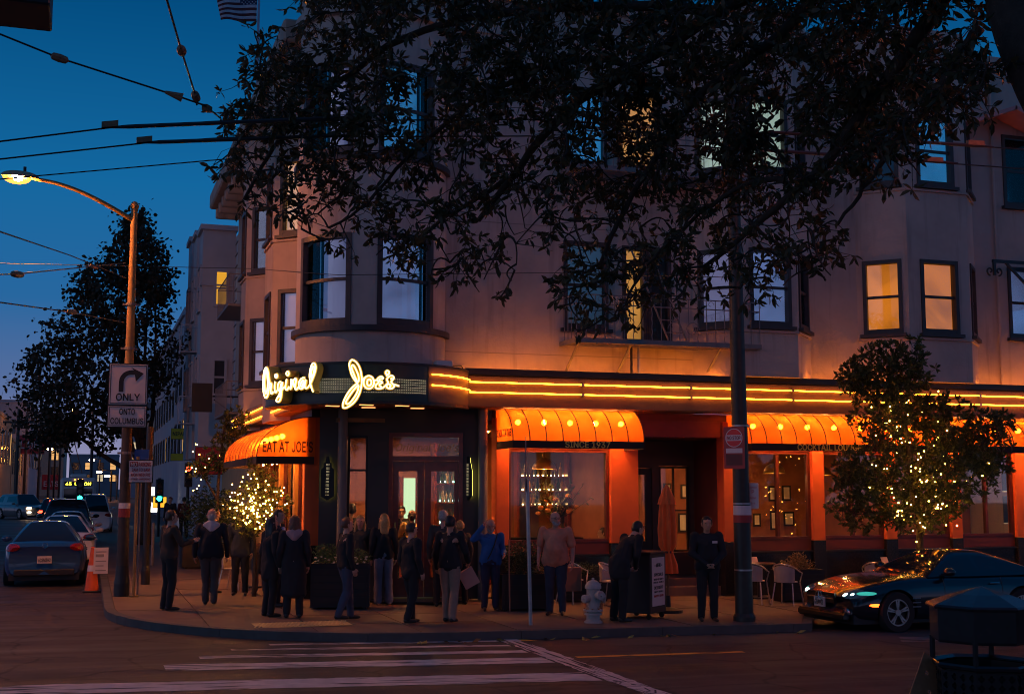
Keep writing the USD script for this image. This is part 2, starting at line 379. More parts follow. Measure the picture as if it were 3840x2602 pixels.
for k in range(4):
    sheet(sg.Polygon([(12.2 + k * 0.1, 17.1 + 0.16 * k), (16.8, 16.75 + 0.18 * k), (16.8, 16.8 + 0.18 * k), (12.2 + k * 0.1, 17.15 + 0.16 * k)]), 0.006).build('stripe', look('pale_marking', (0.35, 0.28, 0.26), 0.7), bm)

# tactile plate with ribs on the kerb ramp
tp = thing('tactile_plate', 'pale yellow ribbed tactile plate on the corner of the pavement by the crossing', 'tactile plate', (3.3, 20.35, gz(3.3) + 0.136))
MB().box((-0.75, -0.35, 0), (0.75, 0.35, 0.006)).build('plate', look('tactile_yellow', (0.55, 0.40, 0.16), 0.7), tp)
for k in range(22):
    x = -0.70 + k * 0.066
    MB().obox((x, 0, 0.010), (0.25, 1, 0), (0, 0, 1), (1, -0.25, 0), 0.62, 0.008, 0.02).build('rib', look('tactile_yellow_rib', (0.6, 0.46, 0.2), 0.7), tp)

# ---------------------------------------------------------------- windows
def blind_look(name, col, strength, base):
    """slatted blind: takes the light outside, and glows as far as the room behind it is lit"""
    if name not in _mats:
        _mats[name] = usdkit.material(stage, '/World/Looks/' + name, {
            'g': ('geometry', {}), 'n': ('noise_texture', {'scale': 1.1, 'detail': 3.0, 'distortion': 0.6}),
            'r': ('rgb_ramp', {'ramp': [(0.3, tuple(V(*col) * 0.55)), (0.5, tuple(col)), (0.75, tuple(V(*col) * 1.25))]}),
            'p': ('principled_bsdf', {'base_color': base, 'roughness': 0.75, 'specular_ior_level': 0.2, 'emission_strength': strength})},
            [('g.position', 'n.vector'), ('n.fac', 'r.fac'), ('r.color', 'p.emission_color')], surface='p.BSDF')
    return _mats[name]
B_AMBER = blind_look('blind_amber_lit', (1.0, 0.27, 0.012), 0.6, (0.28, 0.18, 0.09))
B_YELLOW = blind_look('blind_yellow_lit', (1.0, 0.42, 0.07), 0.5, (0.5, 0.4, 0.3))
B_GREEN = blind_look('blind_pale_green_lit', (0.75, 0.95, 0.7), 0.4, (0.5, 0.5, 0.45))
B_BLUE = blind_look('blind_blue_lit', (0.03, 0.28, 0.62), 0.42, (0.35, 0.4, 0.45))
B_DIM = blind_look('blind_unlit', (0.22, 0.20, 0.42), 0.20, (0.55, 0.5, 0.55))
B_COOL = blind_look('blind_cool_lit', (0.16, 0.24, 0.5), 0.42, (0.55, 0.5, 0.55))
B_SLATE = blind_look('blind_slate', (0.05, 0.12, 0.20), 0.22, (0.25, 0.27, 0.3))
B_DARK = blind_look('blind_dark', (0.02, 0.03, 0.05), 0.05, (0.06, 0.06, 0.07))

def window(parent, M, w, h, blind, slats=True, rail=True, trim=TRIM, depth=0.16, name='window', sill=True):
    """sash window; M maps (along, up, out) with (0,0,0) at the middle of the sill line on the wall's face"""
    o = MB(); c = 0.085
    def bx(a, b): o_ = MB().box(a, b).mesh(); o.add(M(o_[0]), o_[1])
    bx((-w / 2, 0, -depth), (-w / 2 + c, h, 0.035)); bx((w / 2 - c, 0, -depth), (w / 2, h, 0.035))
    bx((-w / 2 + c, h - c, -depth), (w / 2 - c, h, 0.035)); bx((-w / 2 + c, 0, -depth), (w / 2 - c, c * 1.25, 0.03))
    wp = o.build(name, trim, parent)
    if sill: q = MB().box((-w / 2 - 0.07, -0.075, -0.02), (w / 2 + 0.07, -0.002, 0.11)).mesh(); MB().add(M(q[0]), q[1]).build('sill', trim, wp)
    if rail: q = MB().box((-w / 2 + c, h * 0.5 - 0.03, -0.07), (w / 2 - c, h * 0.5 + 0.03, -0.02)).mesh(); MB().add(M(q[0]), q[1]).build('meeting_rail', trim, wp)
    q = MB().box((-w / 2 + c, c, -0.055), (w / 2 - c, h - c, -0.049)).mesh()
    MB().add(M(q[0]), q[1]).build('pane', PANE, wp)
    bl = MB()
    if slats:
        n = int(h / 0.055); z0 = c
        for k in range(n):
            z = z0 + (h - 2 * c) * k / n
            p = np.array([[-w / 2 + c, z, -0.135], [w / 2 - c, z, -0.135], [w / 2 - c, z + (h - 2 * c) / n * 1.05, -0.112], [-w / 2 + c, z + (h - 2 * c) / n * 1.05, -0.112]])
            bl.add(M(p), [[0, 1, 2, 3]])
    else:
        p = np.array([[-w / 2 + c, c, -0.13], [w / 2 - c, c, -0.13], [w / 2 - c, h - c, -0.13], [-w / 2 + c, h - c, -0.13]]); bl.add(M(p), [[0, 1, 2, 3]])
    bl.build('blind', blind, wp)
    return wp

def wall_panel(parent, o, u, n, w, z0, z1, holes, mat, name='wall', t=0.24):
    """flat wall face of width w from z0 to z1 with rectangular openings (x0, x1, za, zb), thickness t inwards"""
    M = frame(o, u, n)
    p = sg.box(0, z0, w, z1)
    for a, b, c, d in holes: p = p.difference(sg.box(a, c, b, d))
    return MB().poly(p, -t, 0, M).build(name, mat, parent)

# ---------------------------------------------------------------- the corner building
FY, FX = 24.2, 4.63                       # street faces of the upper wall
ZF0, ZF1, ZTOP = 3.9, 4.55, 12.5          # fascia bottom and top, parapet
bld = thing('corner_building', 'three storey corner building with cream stucco walls over a neon lit restaurant', 'building')
W2, H2, Z2 = 0.98, 1.62, 5.75             # second floor windows
Z3 = 9.12

def bay(o, u, n, w, p, z0, z1, wins, mat, front_w=None):
    """canted bay: width w along the wall, projection p; wins = list of (face, centre along face, width, sill, height, blind, slats)"""
    o = np.asarray(o, float); u, n = unit(u), unit(n)
    P = [o, o + u * p + n * p, o + u * (w - p) + n * p, o + u * w]
    faces = []
    for k in range(3):
        a, b = P[k], P[k + 1]; uu = unit(b - a); nn = unit(n * np.dot(uu, u) - u * np.dot(uu, n)); ll = np.linalg.norm(b - a)
        holes = [(c - ww / 2, c + ww / 2, s, s + hh) for f, c, ww, s, hh, bl, sl in wins if f == k]
        wall_panel(bld, a - nn * 0, uu, nn, ll, z0, z1, holes, mat, 'bay_wall', 0.14)
        for f, c, ww, s, hh, bl, sl in wins:
            if f == k: window(bld, frame(a + uu * c + V(0, 0, s), uu, nn), ww, hh, bl, sl)
    for z, th in ((z0, 0.05), (z1, 0.12)):
        q = np.array([[*x[:2]] for x in P]); c = q.mean(0)
        MB().poly(sg.Polygon(q).buffer(0.05 if th > 0.1 else -0.005, join_style=2), z - (th if z == z0 else 0), z + (0 if z == z0 else th)).build('bay_soffit' if z == z0 else 'bay_cap', mat, bld)
    # string course under the sills
    for zc in ((Z2 - 0.12, Z3 - 0.12) if u[0] > 0.5 else (4.88, 7.86)):
        for k in range(3):
            a, b = P[k], P[k + 1]; uu = unit(b - a); nn = unit(n * np.dot(uu, u) - u * np.dot(uu, n))
            MB().obox((a + b) / 2 + nn * 0.02 + V(0, 0, zc), uu, V(0, 0, 1), nn, np.linalg.norm(b - a), 0.05, 0.05).build('string_course', mat, bld)

ux, nx_ = V(1, 0, 0), V(0, -1, 0)         # right street face
uy, ny_ = V(0, -1, 0), V(-1, 0, 0)        # left street face, along = towards the camera
# right face: flat wall with openings between the bays
XA0, XA1, XB0, XB1, XE = 12.22, 15.12, 16.36, 19.6, 24.5
segs = [(6.35, XA0), (XA1, XB0), (XB1, XE)]
flat_w = [(9.75, 1.0, Z2 - 0.12, 1.85, B_SLATE, True), (10.86, 0.56, Z2 - 0.4, 2.1, B_YELLOW, False), (11.44, 0.56, Z2 - 0.4, 2.1, B_DARK, True), (9.75, 1.0, Z3, 1.7, B_BLUE, True), (11.0, 1.0, Z3, 1.7, B_YELLOW, False),
          (21.1, 1.15, Z2 + 0.1, 1.7, B_COOL, True), (21.1, 1.15, Z3 - 0.1, 1.75, B_BLUE, False)]
for a, b in segs:
    holes = [(c - w / 2 - a, c + w / 2 - a, s, s + h) for c, w, s, h, bl, sl in flat_w if a < c < b]
    wall_panel(bld, (a, FY, 0), ux, nx_, b - a, ZF0, ZTOP, holes, STUCCO)
for c, w, s, h, bl, sl in flat_w: window(bld, frame((c, FY, s), ux, nx_), w, h, bl, sl)
for (x0, x1) in ((XA0, XA1), (XB0, XB1)):
    a = x0 == XA0
    fl = math.hypot(0.8, 0.8); fw_ = x1 - x0 - 1.6
    bay((x0, FY, 0), ux, nx_, x1 - x0, 0.8, 4.72, ZTOP + 0.15, [
        (0, fl / 2, 0.86, Z2, H2 + 0.05, B_DIM if a else B_AMBER, True), (1, fw_ / 2, 1.0, Z2, H2 + 0.05, B_COOL if a else B_AMBER, a), (2, fl / 2, 0.86, Z2, H2 + 0.05, B_DIM if a else B_AMBER, True),
        (0, fl / 2, 0.86, Z3, H2, B_GREEN if a else B_DARK, False), (1, fw_ / 2, 1.0, Z3, H2, B_GREEN if a else B_BLUE, False), (2, fl / 2, 0.86, Z3, H2, B_BLUE, False)], STUCCO)
# roof parapet coping and cornice
MB().box((5.9, FY - 0.12, ZTOP + 0.002), (XE, FY + 0.3, ZTOP + 0.14)).build('coping', STUCCO, bld)
MB().box((6.0, FY - 0.06, 11.75), (XA0, FY - 0.002, 11.87)).build('cornice_band', STUCCO, bld)
MB().box((4.9, FY + 0.3, 11.9), (XE, 44, 12.0)).build('roof', CHAR, bld)
MB().box((XE - 0.25, FY + 0.02, 0.0), (XE, 44, ZTOP)).build('end_wall', STUCCO, bld)
# rusticated joints in the stucco
for z in (5.05, 7.75, 8.6, 11.3):
    MB().box((6.7, FY - 0.006, z), (XA0 - 0.02, FY - 0.001, z + 0.014)).build('scored_joint', look('joint_shadow', (0.28, 0.22, 0.2), 0.9), bld)
# left street face
YB = [(27.4, 30.4), (32.6, 35.4)]
ysegs = [(25.9, YB[0][0]), (YB[0][1], YB[1][0]), (YB[1][1], 43.6)]
for a, b in ysegs:
    holes = []
    for c, s, h in ((39.0, Z2 - 0.4, 2.0), (39.0, Z3 - 0.4, 2.0)):
        if a < c < b: holes.append((b - c - 0.45, b - c + 0.45, s, s + h))
    wall_panel(bld, (FX, b, 0), uy, ny_, b - a, ZF0 - 0.6, ZTOP, holes, STUCCO2)
for s in (Z2 - 0.4, Z3 - 0.4): window(bld, frame((FX, 39.0, s), uy, ny_), 0.9, 2.0, B_DARK, False)
for i, (y0, y1) in enumerate(YB):
    fl = math.hypot(0.85, 0.85)
    bay((FX, y1, 0), uy, ny_, y1 - y0, 0.85, 3.86, ZTOP - 0.5, [
        (2, fl / 2, 0.84, 5.0, 1.75, B_DIM, True), (2, fl / 2, 0.84, 7.98, 1.75, B_YELLOW if i == 0 else B_DARK, True),
        (1, (y1 - y0 - 1.7) / 2, 0.9, 5.0, 1.75, B_DARK, False), (1, (y1 - y0 - 1.7) / 2, 0.9, 7.98, 1.75, B_DARK, False)], STUCCO2)
# bracketed cornice over the left street
MB().box((FX - 1.0, 26.2, 11.85), (FX - 0.002, 43.6, 12.35), 0.05).build('cornice', STUCCO2, bld)
for k in range(18):
    MB().box((FX - 0.8, 26.6 + k * 0.98, 11.5), (FX - 0.004, 26.85 + k * 0.98, 11.848), 0.04).build('cornice_bracket', STUCCO2, bld)
MB().box((FX - 0.03, 38.3, 10.9), (FX - 0.004, 39.6, 11.4)).build('attic_vent', look('louvre', (0.07, 0.05, 0.05), 0.7), bld)

# round corner turret: curved wall with curved windows
TC, TR = V(5.3, 24.75), 1.5
def ring(ang, r, z): return np.stack([TC[0] + r * np.cos(ang), TC[1] + r * np.sin(ang), np.broadcast_to(z, np.shape(ang))], -1)
def arc_slab(a0, a1, z0, z1, r0, r1, n=None, c=None):
    """solid piece of a round wall"""
    n = n or max(2, int(abs(a1 - a0) / 0.07)); an = np.linspace(a0, a1, n + 1); mb = MB()
    cc = TC if c is None else c
    def R(r, z): return np.stack([cc[0] + r * np.cos(an), cc[1] + r * np.sin(an), np.full(n + 1, z)], -1)
    A, B, C_, D = R(r1, z0), R(r1, z1), R(r0, z1), R(r0, z0)
    mb.grid(np.stack([A, B, C_, D, A], 1))
    for i in (0, n): mb.add(np.array([A[i], B[i], C_[i], D[i]]), [[0, 1, 2, 3]] if i else [[3, 2, 1, 0]])
    return mb
TA0, TA1 = math.radians(152), math.radians(345)
tw = []   # angular windows: from pixel columns of the photograph (two wide curved sashes on each floor)
for (a0, a1) in ((math.radians(193), math.radians(243)), (math.radians(262), math.radians(310))):
    tw += [(a0, a1, 5.42, 7.2), (a0, a1, 8.75, 10.6)]
cuts = sorted({TA0, TA1, *[t for w in tw for t in w[:2]]})
for i in range(len(cuts) - 1):
    a, b = cuts[i], cuts[i + 1]
    wins = [w for w in tw if w[0] <= a + 1e-6 and w[1] >= b - 1e-6]
    zs = [4.3] + [z for w in sorted(wins, key=lambda w: w[2]) for z in w[2:]] + [12.9]
    for k in range(0, len(zs), 2):
        arc_slab(a, b, zs[k], zs[k + 1], TR - 0.2, TR).build('turret_wall', STUCCO, bld)
for (a0, a1, z0, z1) in tw:
    m = MB(); da = 0.10 / TR
    for s in (arc_slab(a0, a0 + da, z0, z1, TR - 0.17, TR + 0.03, 1), arc_slab(a1 - da, a1, z0, z1, TR - 0.17, TR + 0.03, 1),
              arc_slab(a0 + da, a1 - da, z0, z0 + 0.13, TR - 0.17, TR + 0.025), arc_slab(a0 + da, a1 - da, z1 - 0.1, z1, TR - 0.17, TR + 0.025)):
        m.add(*s.mesh())
    w_ = m.build('curved_window', TRIM, bld)
    arc_slab(a0 + da, a1 - da, (z0 + z1) / 2 - 0.03, (z0 + z1) / 2 + 0.03, TR - 0.09, TR - 0.03).build('meeting_rail', TRIM, w_)
    arc_slab(a0 + da, a1 - da, z0 + 0.13, z1 - 0.1, TR - 0.072, TR - 0.066).build('pane', PANE, w_)
    bl = MB(); nn = int((z1 - z0) / 0.055)
    for k in range(nn):
        z = z0 + 0.1 + (z1 - z0 - 0.2) * k / nn; h = (z1 - z0 - 0.2) / nn * 1.05; an = np.linspace(a0, a1, 10)
        bl.grid(np.stack([ring(an, TR - 0.15, z), ring(an, TR - 0.13, z + h)], 1))
    bl.build('blind', (B_DIM if a0 < 4 else B_COOL) if z0 < 8 else (B_DIM if a0 < 4 else B_BLUE), w_)
for z0, z1, r in ((5.30, 5.41, 0.09), (8.63, 8.74, 0.09), (11.55, 11.75, 0.12), (12.5, 12.9, 0.28)):
    arc_slab(TA0, TA1, z0, z1, TR - 0.1, TR + r).build('turret_moulding', TRIM if z1 < 10 else STUCCO, bld)
arc_slab(TA0 - 0.5, TA1 + 0.3, 12.9, 12.95, 0.0, TR + 0.28).build('turret_roof', CHAR, bld)

# ---------------------------------------------------------------- fascia, neon, round sign band
SC, SR = V(5.15, 24.25), 1.97
NEON = glow('neon_amber', (1.0, 0.27, 0.014), 15.0)
NEONW = glow('neon_warm_white', (1.0, 0.80, 0.36), 4.2)
FFY = 23.62
fas = thing('shop_fascia', 'bronze fascia with two amber neon lines running along the right street front', 'fascia')
MB().box((6.95, FFY, ZF0), (24.4, FY - 0.002, ZF1), 0.03).build('board', FASCIA, fas)
MB().box((6.95, FFY - 0.03, ZF1 + 0.001), (24.4, FY - 0.002, ZF1 + 0.05)).build('top_flashing', BLACK, fas)
for z in (4.20, 4.40):
    x = 7.0; k = 0
    while x < 24.2:
        x2 = min(x + 2.42, 24.3)
        MB().tube([(x + 0.03, FFY - 0.055, z), (x2 - 0.03, FFY - 0.055, z)], 0.0135, 8).build('neon_tube', NEON, fas)
        MB().box((x2 - 0.03, FFY - 0.075, z - 0.022), (x2 + 0.03, FFY - 0.001, z + 0.022)).build('tube_holder', STEEL, fas)
        x = x2; k += 1
MB().box((6.95, FFY - 0.03, ZF1 + 0.051), (24.4, FFY + 0.01, ZF1 + 0.125)).build('front_lip', BLACK, fas)
MB().tube([(7.05, FFY + 0.14, ZF1 + 0.075), (24.2, FFY + 0.14, ZF1 + 0.075)], 0.016, 8).build('cove_tube', glow('cove_amber', (1.0, 0.25, 0.014), 42.0), fas)
sgn = thing('corner_sign', 'dark green rounded sign band over the corner entrance with white neon script', 'sign')
SA0, SA1 = math.radians(165), math.radians(338)
arc_slab(SA0, SA1, ZF0, ZF1 + 0.02, SR - 0.12, SR, 60, SC).build('sign_band', SIGNBAND, sgn)
arc_slab(SA0, SA1, ZF1 + 0.021, ZF1 + 0.06, SR - 0.14, SR + 0.02, 60, SC).build('top_edge', BLACK, sgn)
arc_slab(SA0, SA1, ZF0 - 0.05, ZF0 - 0.001, SR - 0.2, SR + 0.012, 60, SC).build('lower_rim', BLACK, sgn)
arc_slab(math.radians(292), math.radians(337), ZF0 + 0.01, ZF1 + 0.01, SR + 0.001, SR + 0.012, 30, SC).build('bronze_facing', FASCIA, sgn)
for z in (4.22, 4.42):
    an = np.linspace(math.radians(293.5), math.radians(335), 24)
    MB().tube(np.stack([SC[0] + (SR + 0.055) * np.cos(an), SC[1] + (SR + 0.055) * np.sin(an), np.full(24, z)], -1), 0.0135, 8).build('neon_tube', NEON, sgn)
dots = MB()
for r_ in range(6):
    for a in np.arange(math.radians(232), math.radians(291), 0.022):
        dots.sph((SC[0] + (SR + 0.004) * math.cos(a), SC[1] + (SR + 0.004) * math.sin(a), 4.06 + r_ * 0.047), 0.0062, 0)
dots.build('bulb_rows', glow('sign_bulbs', (1, 0.8, 0.5), 1.6), sgn, kind='stuff')
# soffit under the corner with slot lights
arc_slab(math.radians(100), math.radians(400), ZF0 - 0.012, ZF0 - 0.002, 0.0, SR - 0.19, 60, SC).build('soffit', MAROON, sgn)
for x, y in ((4.35, 23.7), (4.9, 23.2), (5.6, 23.25), (6.05, 23.85), (5.1, 23.95)):
    MB().box((x - 0.13, y - 0.03, ZF0 - 0.03), (x + 0.13, y + 0.03, ZF0 - 0.014)).build('slot_light', glow('slot_light_glow', (1, 0.36, 0.10), 2.0), sgn)

SCRIPT = [('w1',0.26,[('O',[[(200.3,4.554),(198.2,4.503),(197.4,4.391),(197.3,4.265),(197.6,4.138),(198.8,4.04),(200.4,3.99),(202.2,4.033),(203.2,4.125),(203.5,4.218),(202.9,4.345),(202.0,4.473),(200.3,4.554)],[(200.1,4.516),(199.1,4.418),(198.9,4.261),(199.5,4.133),(200.5,4.068),(201.7,4.128),(202.0,4.253),(201.4,4.412),(200.1,4.516)]]),('r',[[(203.7,4.161),(204.1,4.254),(205.0,4.243),(205.3,4.214),(204.9,4.115),(205.5,4.057),(207.0,4.092)]]),('i',[[(208.3,4.276),(208.0,4.177),(208.5,4.082),(209.8,4.105)],[(209.8,4.374),(209.7,4.355),(209.3,4.344),(208.8,4.345),(208.3,4.358),(208.2,4.377),(208.3,4.396),(208.7,4.407),(209.2,4.406),(209.7,4.393),(209.8,4.374)]]),('g',[[(212.6,4.261),(210.9,4.233),(210.5,4.153),(211.3,4.102),(212.6,4.149),(213.3,4.24)],[(213.7,4.258),(213.1,4.073),(212.6,3.95),(211.2,3.9),(209.7,3.909),(209.9,3.955),(211.6,4.027),(213.4,4.11),(215.0,4.157)],[(212.9,4.229),(212.0,4.075),(211.6,3.977)]]),('i',[[(216.6,4.302),(216.0,4.223),(215.9,4.13),(216.8,4.104),(218.1,4.164)],[(217.9,4.402),(217.7,4.381),(217.3,4.369),(216.8,4.37),(216.4,4.384),(216.2,4.405),(216.4,4.426),(216.8,4.438),(217.3,4.437),(217.7,4.423),(217.9,4.402)]]),('n',[[(219.5,4.303),(219.0,4.107)],[(219.0,4.107),(220.5,4.24),(221.7,4.305),(222.4,4.267),(221.8,4.145),(222.5,4.101),(223.6,4.143)],[(219.9,4.284),(221.0,4.214),(221.4,4.146)]]),('a',[[(227.3,4.303),(225.6,4.299),(224.3,4.246),(224.0,4.179),(224.6,4.117),(225.9,4.115),(227.2,4.174),(227.8,4.278)],[(227.8,4.278),(227.4,4.156),(228.2,4.118),(229.8,4.165)],[(226.6,4.267),(225.3,4.22),(225.2,4.165),(226.1,4.164),(226.6,4.267)]]),('l',[[(229.8,4.165),(231.2,4.268),(232.7,4.413),(232.9,4.517),(231.9,4.57),(230.7,4.519),(229.9,4.385),(230.2,4.232),(231.1,4.109),(232.0,4.05)],[(231.7,4.515),(230.9,4.427),(230.7,4.342),(231.2,4.304),(232.1,4.401),(232.3,4.481),(231.7,4.515)]])]),('w2',0.07,[('J',[[(249.9,4.635),(252.2,4.578),(253.7,4.483),(254.5,4.375),(254.8,4.254),(254.4,4.119),(253.2,3.985),(251.3,3.877),(248.9,3.803),(246.4,3.763),(245.3,3.784),(245.4,3.851),(246.7,3.965),(249.3,4.106),(252.3,4.2),(252.3,4.22),(250.0,4.335),(249.0,4.436),(248.4,4.524),(248.6,4.598),(249.9,4.635)],[(249.9,4.541),(251.1,4.503),(252.4,4.409),(253.2,4.321),(253.1,4.24),(251.9,4.281),(250.4,4.402),(249.5,4.49),(249.9,4.541)],[(253.2,4.176),(250.7,4.085),(248.3,3.965),(246.9,3.871),(247.4,3.834),(248.9,3.857),(250.9,3.944),(252.6,4.052),(253.2,4.176)]]),('o',[[(261.0,4.229),(260.8,4.185),(260.2,4.147),(259.4,4.121),(258.4,4.112),(257.4,4.121),(256.5,4.145),(255.9,4.183),(255.7,4.227),(255.9,4.272),(256.4,4.309),(257.3,4.335),(258.3,4.344),(259.3,4.336),(260.2,4.311),(260.7,4.273),(261.0,4.229)],[(259.7,4.225),(259.5,4.195),(259.1,4.174),(258.6,4.165),(258.0,4.173),(257.6,4.195),(257.5,4.224),(257.6,4.254),(258.0,4.276),(258.6,4.284),(259.1,4.276),(259.5,4.255),(259.7,4.225)],[(254.9,4.261),(256.8,4.322),(258.3,4.344)],[(260.8,4.263),(262.4,4.27)]]),('e',[[(265.8,4.296),(264.9,4.333),(263.6,4.322),(262.6,4.271),(263.4,4.227),(262.1,4.189),(261.9,4.135),(263.1,4.114),(265.0,4.123),(266.8,4.172),(268.2,4.22)],[(265.5,4.283),(264.1,4.288),(263.8,4.258),(265.3,4.23),(264.0,4.197),(264.0,4.163),(265.0,4.145)]]),('apostrophe',[[(268.7,4.41),(268.4,4.386),(267.7,4.376),(267.1,4.385),(266.8,4.409),(267.1,4.433),(267.7,4.443),(268.4,4.434),(268.7,4.41)],[(268.4,4.383),(267.1,4.345)]]),('s',[[(268.2,4.22),(267.7,4.267),(267.7,4.301),(269.1,4.35),(270.7,4.348),(271.0,4.304),(269.9,4.256),(270.1,4.222),(271.2,4.183),(271.0,4.142),(269.6,4.119),(267.9,4.132),(267.4,4.176),(268.7,4.201),(269.5,4.174),(268.8,4.152)],[(270.9,4.196),(272.8,4.184),(273.8,4.165)],[(269.5,4.289),(269.9,4.303),(270.1,4.317)]])])]
for word, off, letters in SCRIPT:
    for name_, strokes in letters:
        halo = MB(); tube_ = MB()
        for st in strokes:
            a = np.array(st); th = np.radians(a[:, 0]); n_ = len(a)
            if n_ > 2:   # smooth the stroke
                t = np.arange(n_); tt = np.linspace(0, n_ - 1, n_ * 4)
                from scipy.interpolate import CubicSpline
                cs = CubicSpline(t, np.column_stack([th, a[:, 1]])); th, zz = cs(tt).T
            else: zz = a[:, 1]
            r = SR + off
            tube_.tube(np.stack([SC[0] + r * np.cos(th), SC[1] + r * np.sin(th), zz], -1), 0.0115, 6)
            P = np.stack([SC[0] + np.cos(th) * 1.0, SC[1] + np.sin(th) * 1.0, zz], -1)
            D = np.stack([np.cos(th), np.sin(th), np.zeros_like(th)], -1); T = np.gradient(np.stack([th * r, zz], -1), axis=0); T /= np.maximum(np.linalg.norm(T, axis=1), 1e-6)[:, None]
            S = np.stack([-np.sin(th) * -T[:, 1], np.cos(th) * -T[:, 1], T[:, 0]], -1)
            ctr = np.stack([SC[0] + 0 * th, SC[1] + 0 * th, zz], -1)
            r0_, r1_ = SR + 0.005, SR + off - 0.02
            halo.grid(np.stack([ctr + D * r1_ - S * 0.028, ctr + D * r1_ + S * 0.028, ctr + D * r0_ + S * 0.028, ctr + D * r0_ - S * 0.028, ctr + D * r1_ - S * 0.028], 1))
        L_ = halo.build('channel_letter', look('mustard_letter', (0.62, 0.40, 0.07), 0.5), sgn)
        tube_.build('neon_tube', NEONW, L_, smooth=True)

# ---------------------------------------------------------------- street level of the corner building
def mbx(M, *boxes):
    mb = MB()
    for lo, hi in boxes:
        q = MB().box(lo, hi).mesh(); mb.add(M(q[0]), q[1])
    return mb
shop = thing('restaurant_front', 'street level restaurant front with orange red pilasters, dark frames and large windows', 'shop front')
PIL = [(7.75, 8.03), (10.24, 10.87), (12.85, 13.42), (15.02, 15.32), (16.88, 17.17), (18.63, 18.92), (20.43, 20.72), (23.9, 24.3)]
WIN = [(8.03, 10.24), (13.42, 15.02), (15.32, 16.88), (17.17, 18.63), (18.92, 20.43), (20.72, 23.9)]
for a, b in PIL:
    MB().box((a, FY - 0.09, 1.2), (b, FY + 0.22, 3.735), 0.012).build('pilaster', REDP, shop)
    MB().box((a - 0.004, FY - 0.10, 0.0), (b + 0.004, FY + 0.22, 1.198), 0.01).build('pilaster_base', GRANITE, shop)
SHOPF = look('dark_red_frame', (0.10, 0.018, 0.014), 0.4, var=0.2)
for i, (a, b) in enumerate(WIN):
    MB().box((a, FY - 0.02, 0.0), (b, FY + 0.2, 0.95), 0.008).build('stall_riser', GRANITE, shop)
    MB().box((a, FY - 0.06, 0.952), (b, FY + 0.2, 0.985)).build('ledge', BLACK, shop)
    MB().box((a, FY + 0.01, 0.987), (b, FY + 0.2, 1.235)).build('window_panel', MAROON, shop)
    MB().box((a, FY - 0.03, 3.122), (b, FY + 0.2, 3.735)).build('head_panel', MAROON, shop)
    fr = mbx(lambda v: v, ((a, FY + 0.0, 1.237), (a + 0.06, FY + 0.12, 3.12)), ((b - 0.06, FY + 0.0, 1.237), (b, FY + 0.12, 3.12)),
             ((a + 0.06, FY, 1.237), (b - 0.06, FY + 0.12, 1.29)), ((a + 0.06, FY, 3.06), (b - 0.06, FY + 0.12, 3.12)))
    w_ = fr.build('shop_window', SHOPF, shop)
    MB().box((a + 0.06, FY + 0.06, 1.29), (b - 0.06, FY + 0.068, 3.06)).build('pane', PANE, w_)
    if i: MB().box(((a + b) / 2 - 0.03, FY + 0.01, 1.292), ((a + b) / 2 + 0.03, FY + 0.11, 3.058)).build('mullion', SHOPF, w_)
MB().box((7.75, FY - 0.02, 3.737), (24.3, FY + 0.2, 3.896)).build('lower_panel', MAROON, shop)
# recessed side door between the first awnings
RX0, RX1, RY = 10.87, 12.85, 25.5
MB().box((RX0, FY - 0.03, 3.4), (RX1, FY + 0.3, 3.735)).build('door_head_panel', MAROON, shop)
MB().box((RX0, FY + 0.22, 3.38), (RX1, RY, 3.398)).build('recess_ceiling', MAROON, shop)
MB().box((RX0 - 0.1, FY + 0.23, 0.0), (RX0 - 0.001, RY, 3.38)).build('recess_side', MAROON, shop)
MB().box((RX1 + 0.001, FY + 0.23, 0.0), (RX1 + 0.1, RY, 3.38)).build('recess_side', MAROON, shop)
for k in range(2):
    MB().box((RX0 + 0.002, FY + 0.1 + 0.34 * k, 0.0), (RX1 - 0.002, RY, 0.26 + 0.16 * k), 0.01).build('step', look('step_stone', (0.16, 0.09, 0.07), 0.7), shop)
M_ = frame((RX0, RY, 0.42), ux, nx_)
mbx(M_, ((0.0, 0, -0.1), (0.14, 2.96, 0)), ((0.95, 0, -0.1), (1.12, 2.96, 0)), ((0.14, 2.35, -0.1), (0.95, 2.96, 0)), ((1.12, 2.4, -0.1), (1.98, 2.96, 0)), ((1.86, 0, -0.1), (1.98, 2.4, 0)), ((1.12, 0, -0.1), (1.86, 0.5, 0))).build('door_wall', CHAR, shop)
d_ = mbx(M_, ((0.145, 0.01, -0.07), (0.30, 2.34, -0.02)), ((0.80, 0.01, -0.07), (0.945, 2.34, -0.02)), ((0.30, 0.01, -0.07), (0.80, 0.75, -0.02)), ((0.30, 2.2, -0.07), (0.80, 2.34, -0.02))).build('side_door', BLACK, shop)
mbx(M_, ((0.30, 0.75, -0.05), (0.80, 2.2, -0.045))).build('pane', PANE, d_)
MB().cyl(M_(V(0.72, 1.1, -0.019)), M_(V(0.72, 1.1, 0.05)), 0.012).cyl(M_(V(0.56, 1.1, 0.05)), M_(V(0.76, 1.1, 0.05)), 0.013).build('handle', BRASS, d_)
w_ = mbx(M_, ((1.125, 0.51, -0.07), (1.17, 2.39, -0.01)), ((1.81, 0.51, -0.07), (1.855, 2.39, -0.01)), ((1.17, 0.51, -0.07), (1.81, 0.56, -0.01)), ((1.17, 2.34, -0.07), (1.81, 2.39, -0.01)), ((1.47, 0.56, -0.07), (1.50, 2.34, -0.01)), ((1.17, 1.4, -0.07), (1.47, 1.43, -0.01)), ((1.50, 1.4, -0.07), (1.81, 1.43, -0.01))).build('side_window', BLACK, shop)
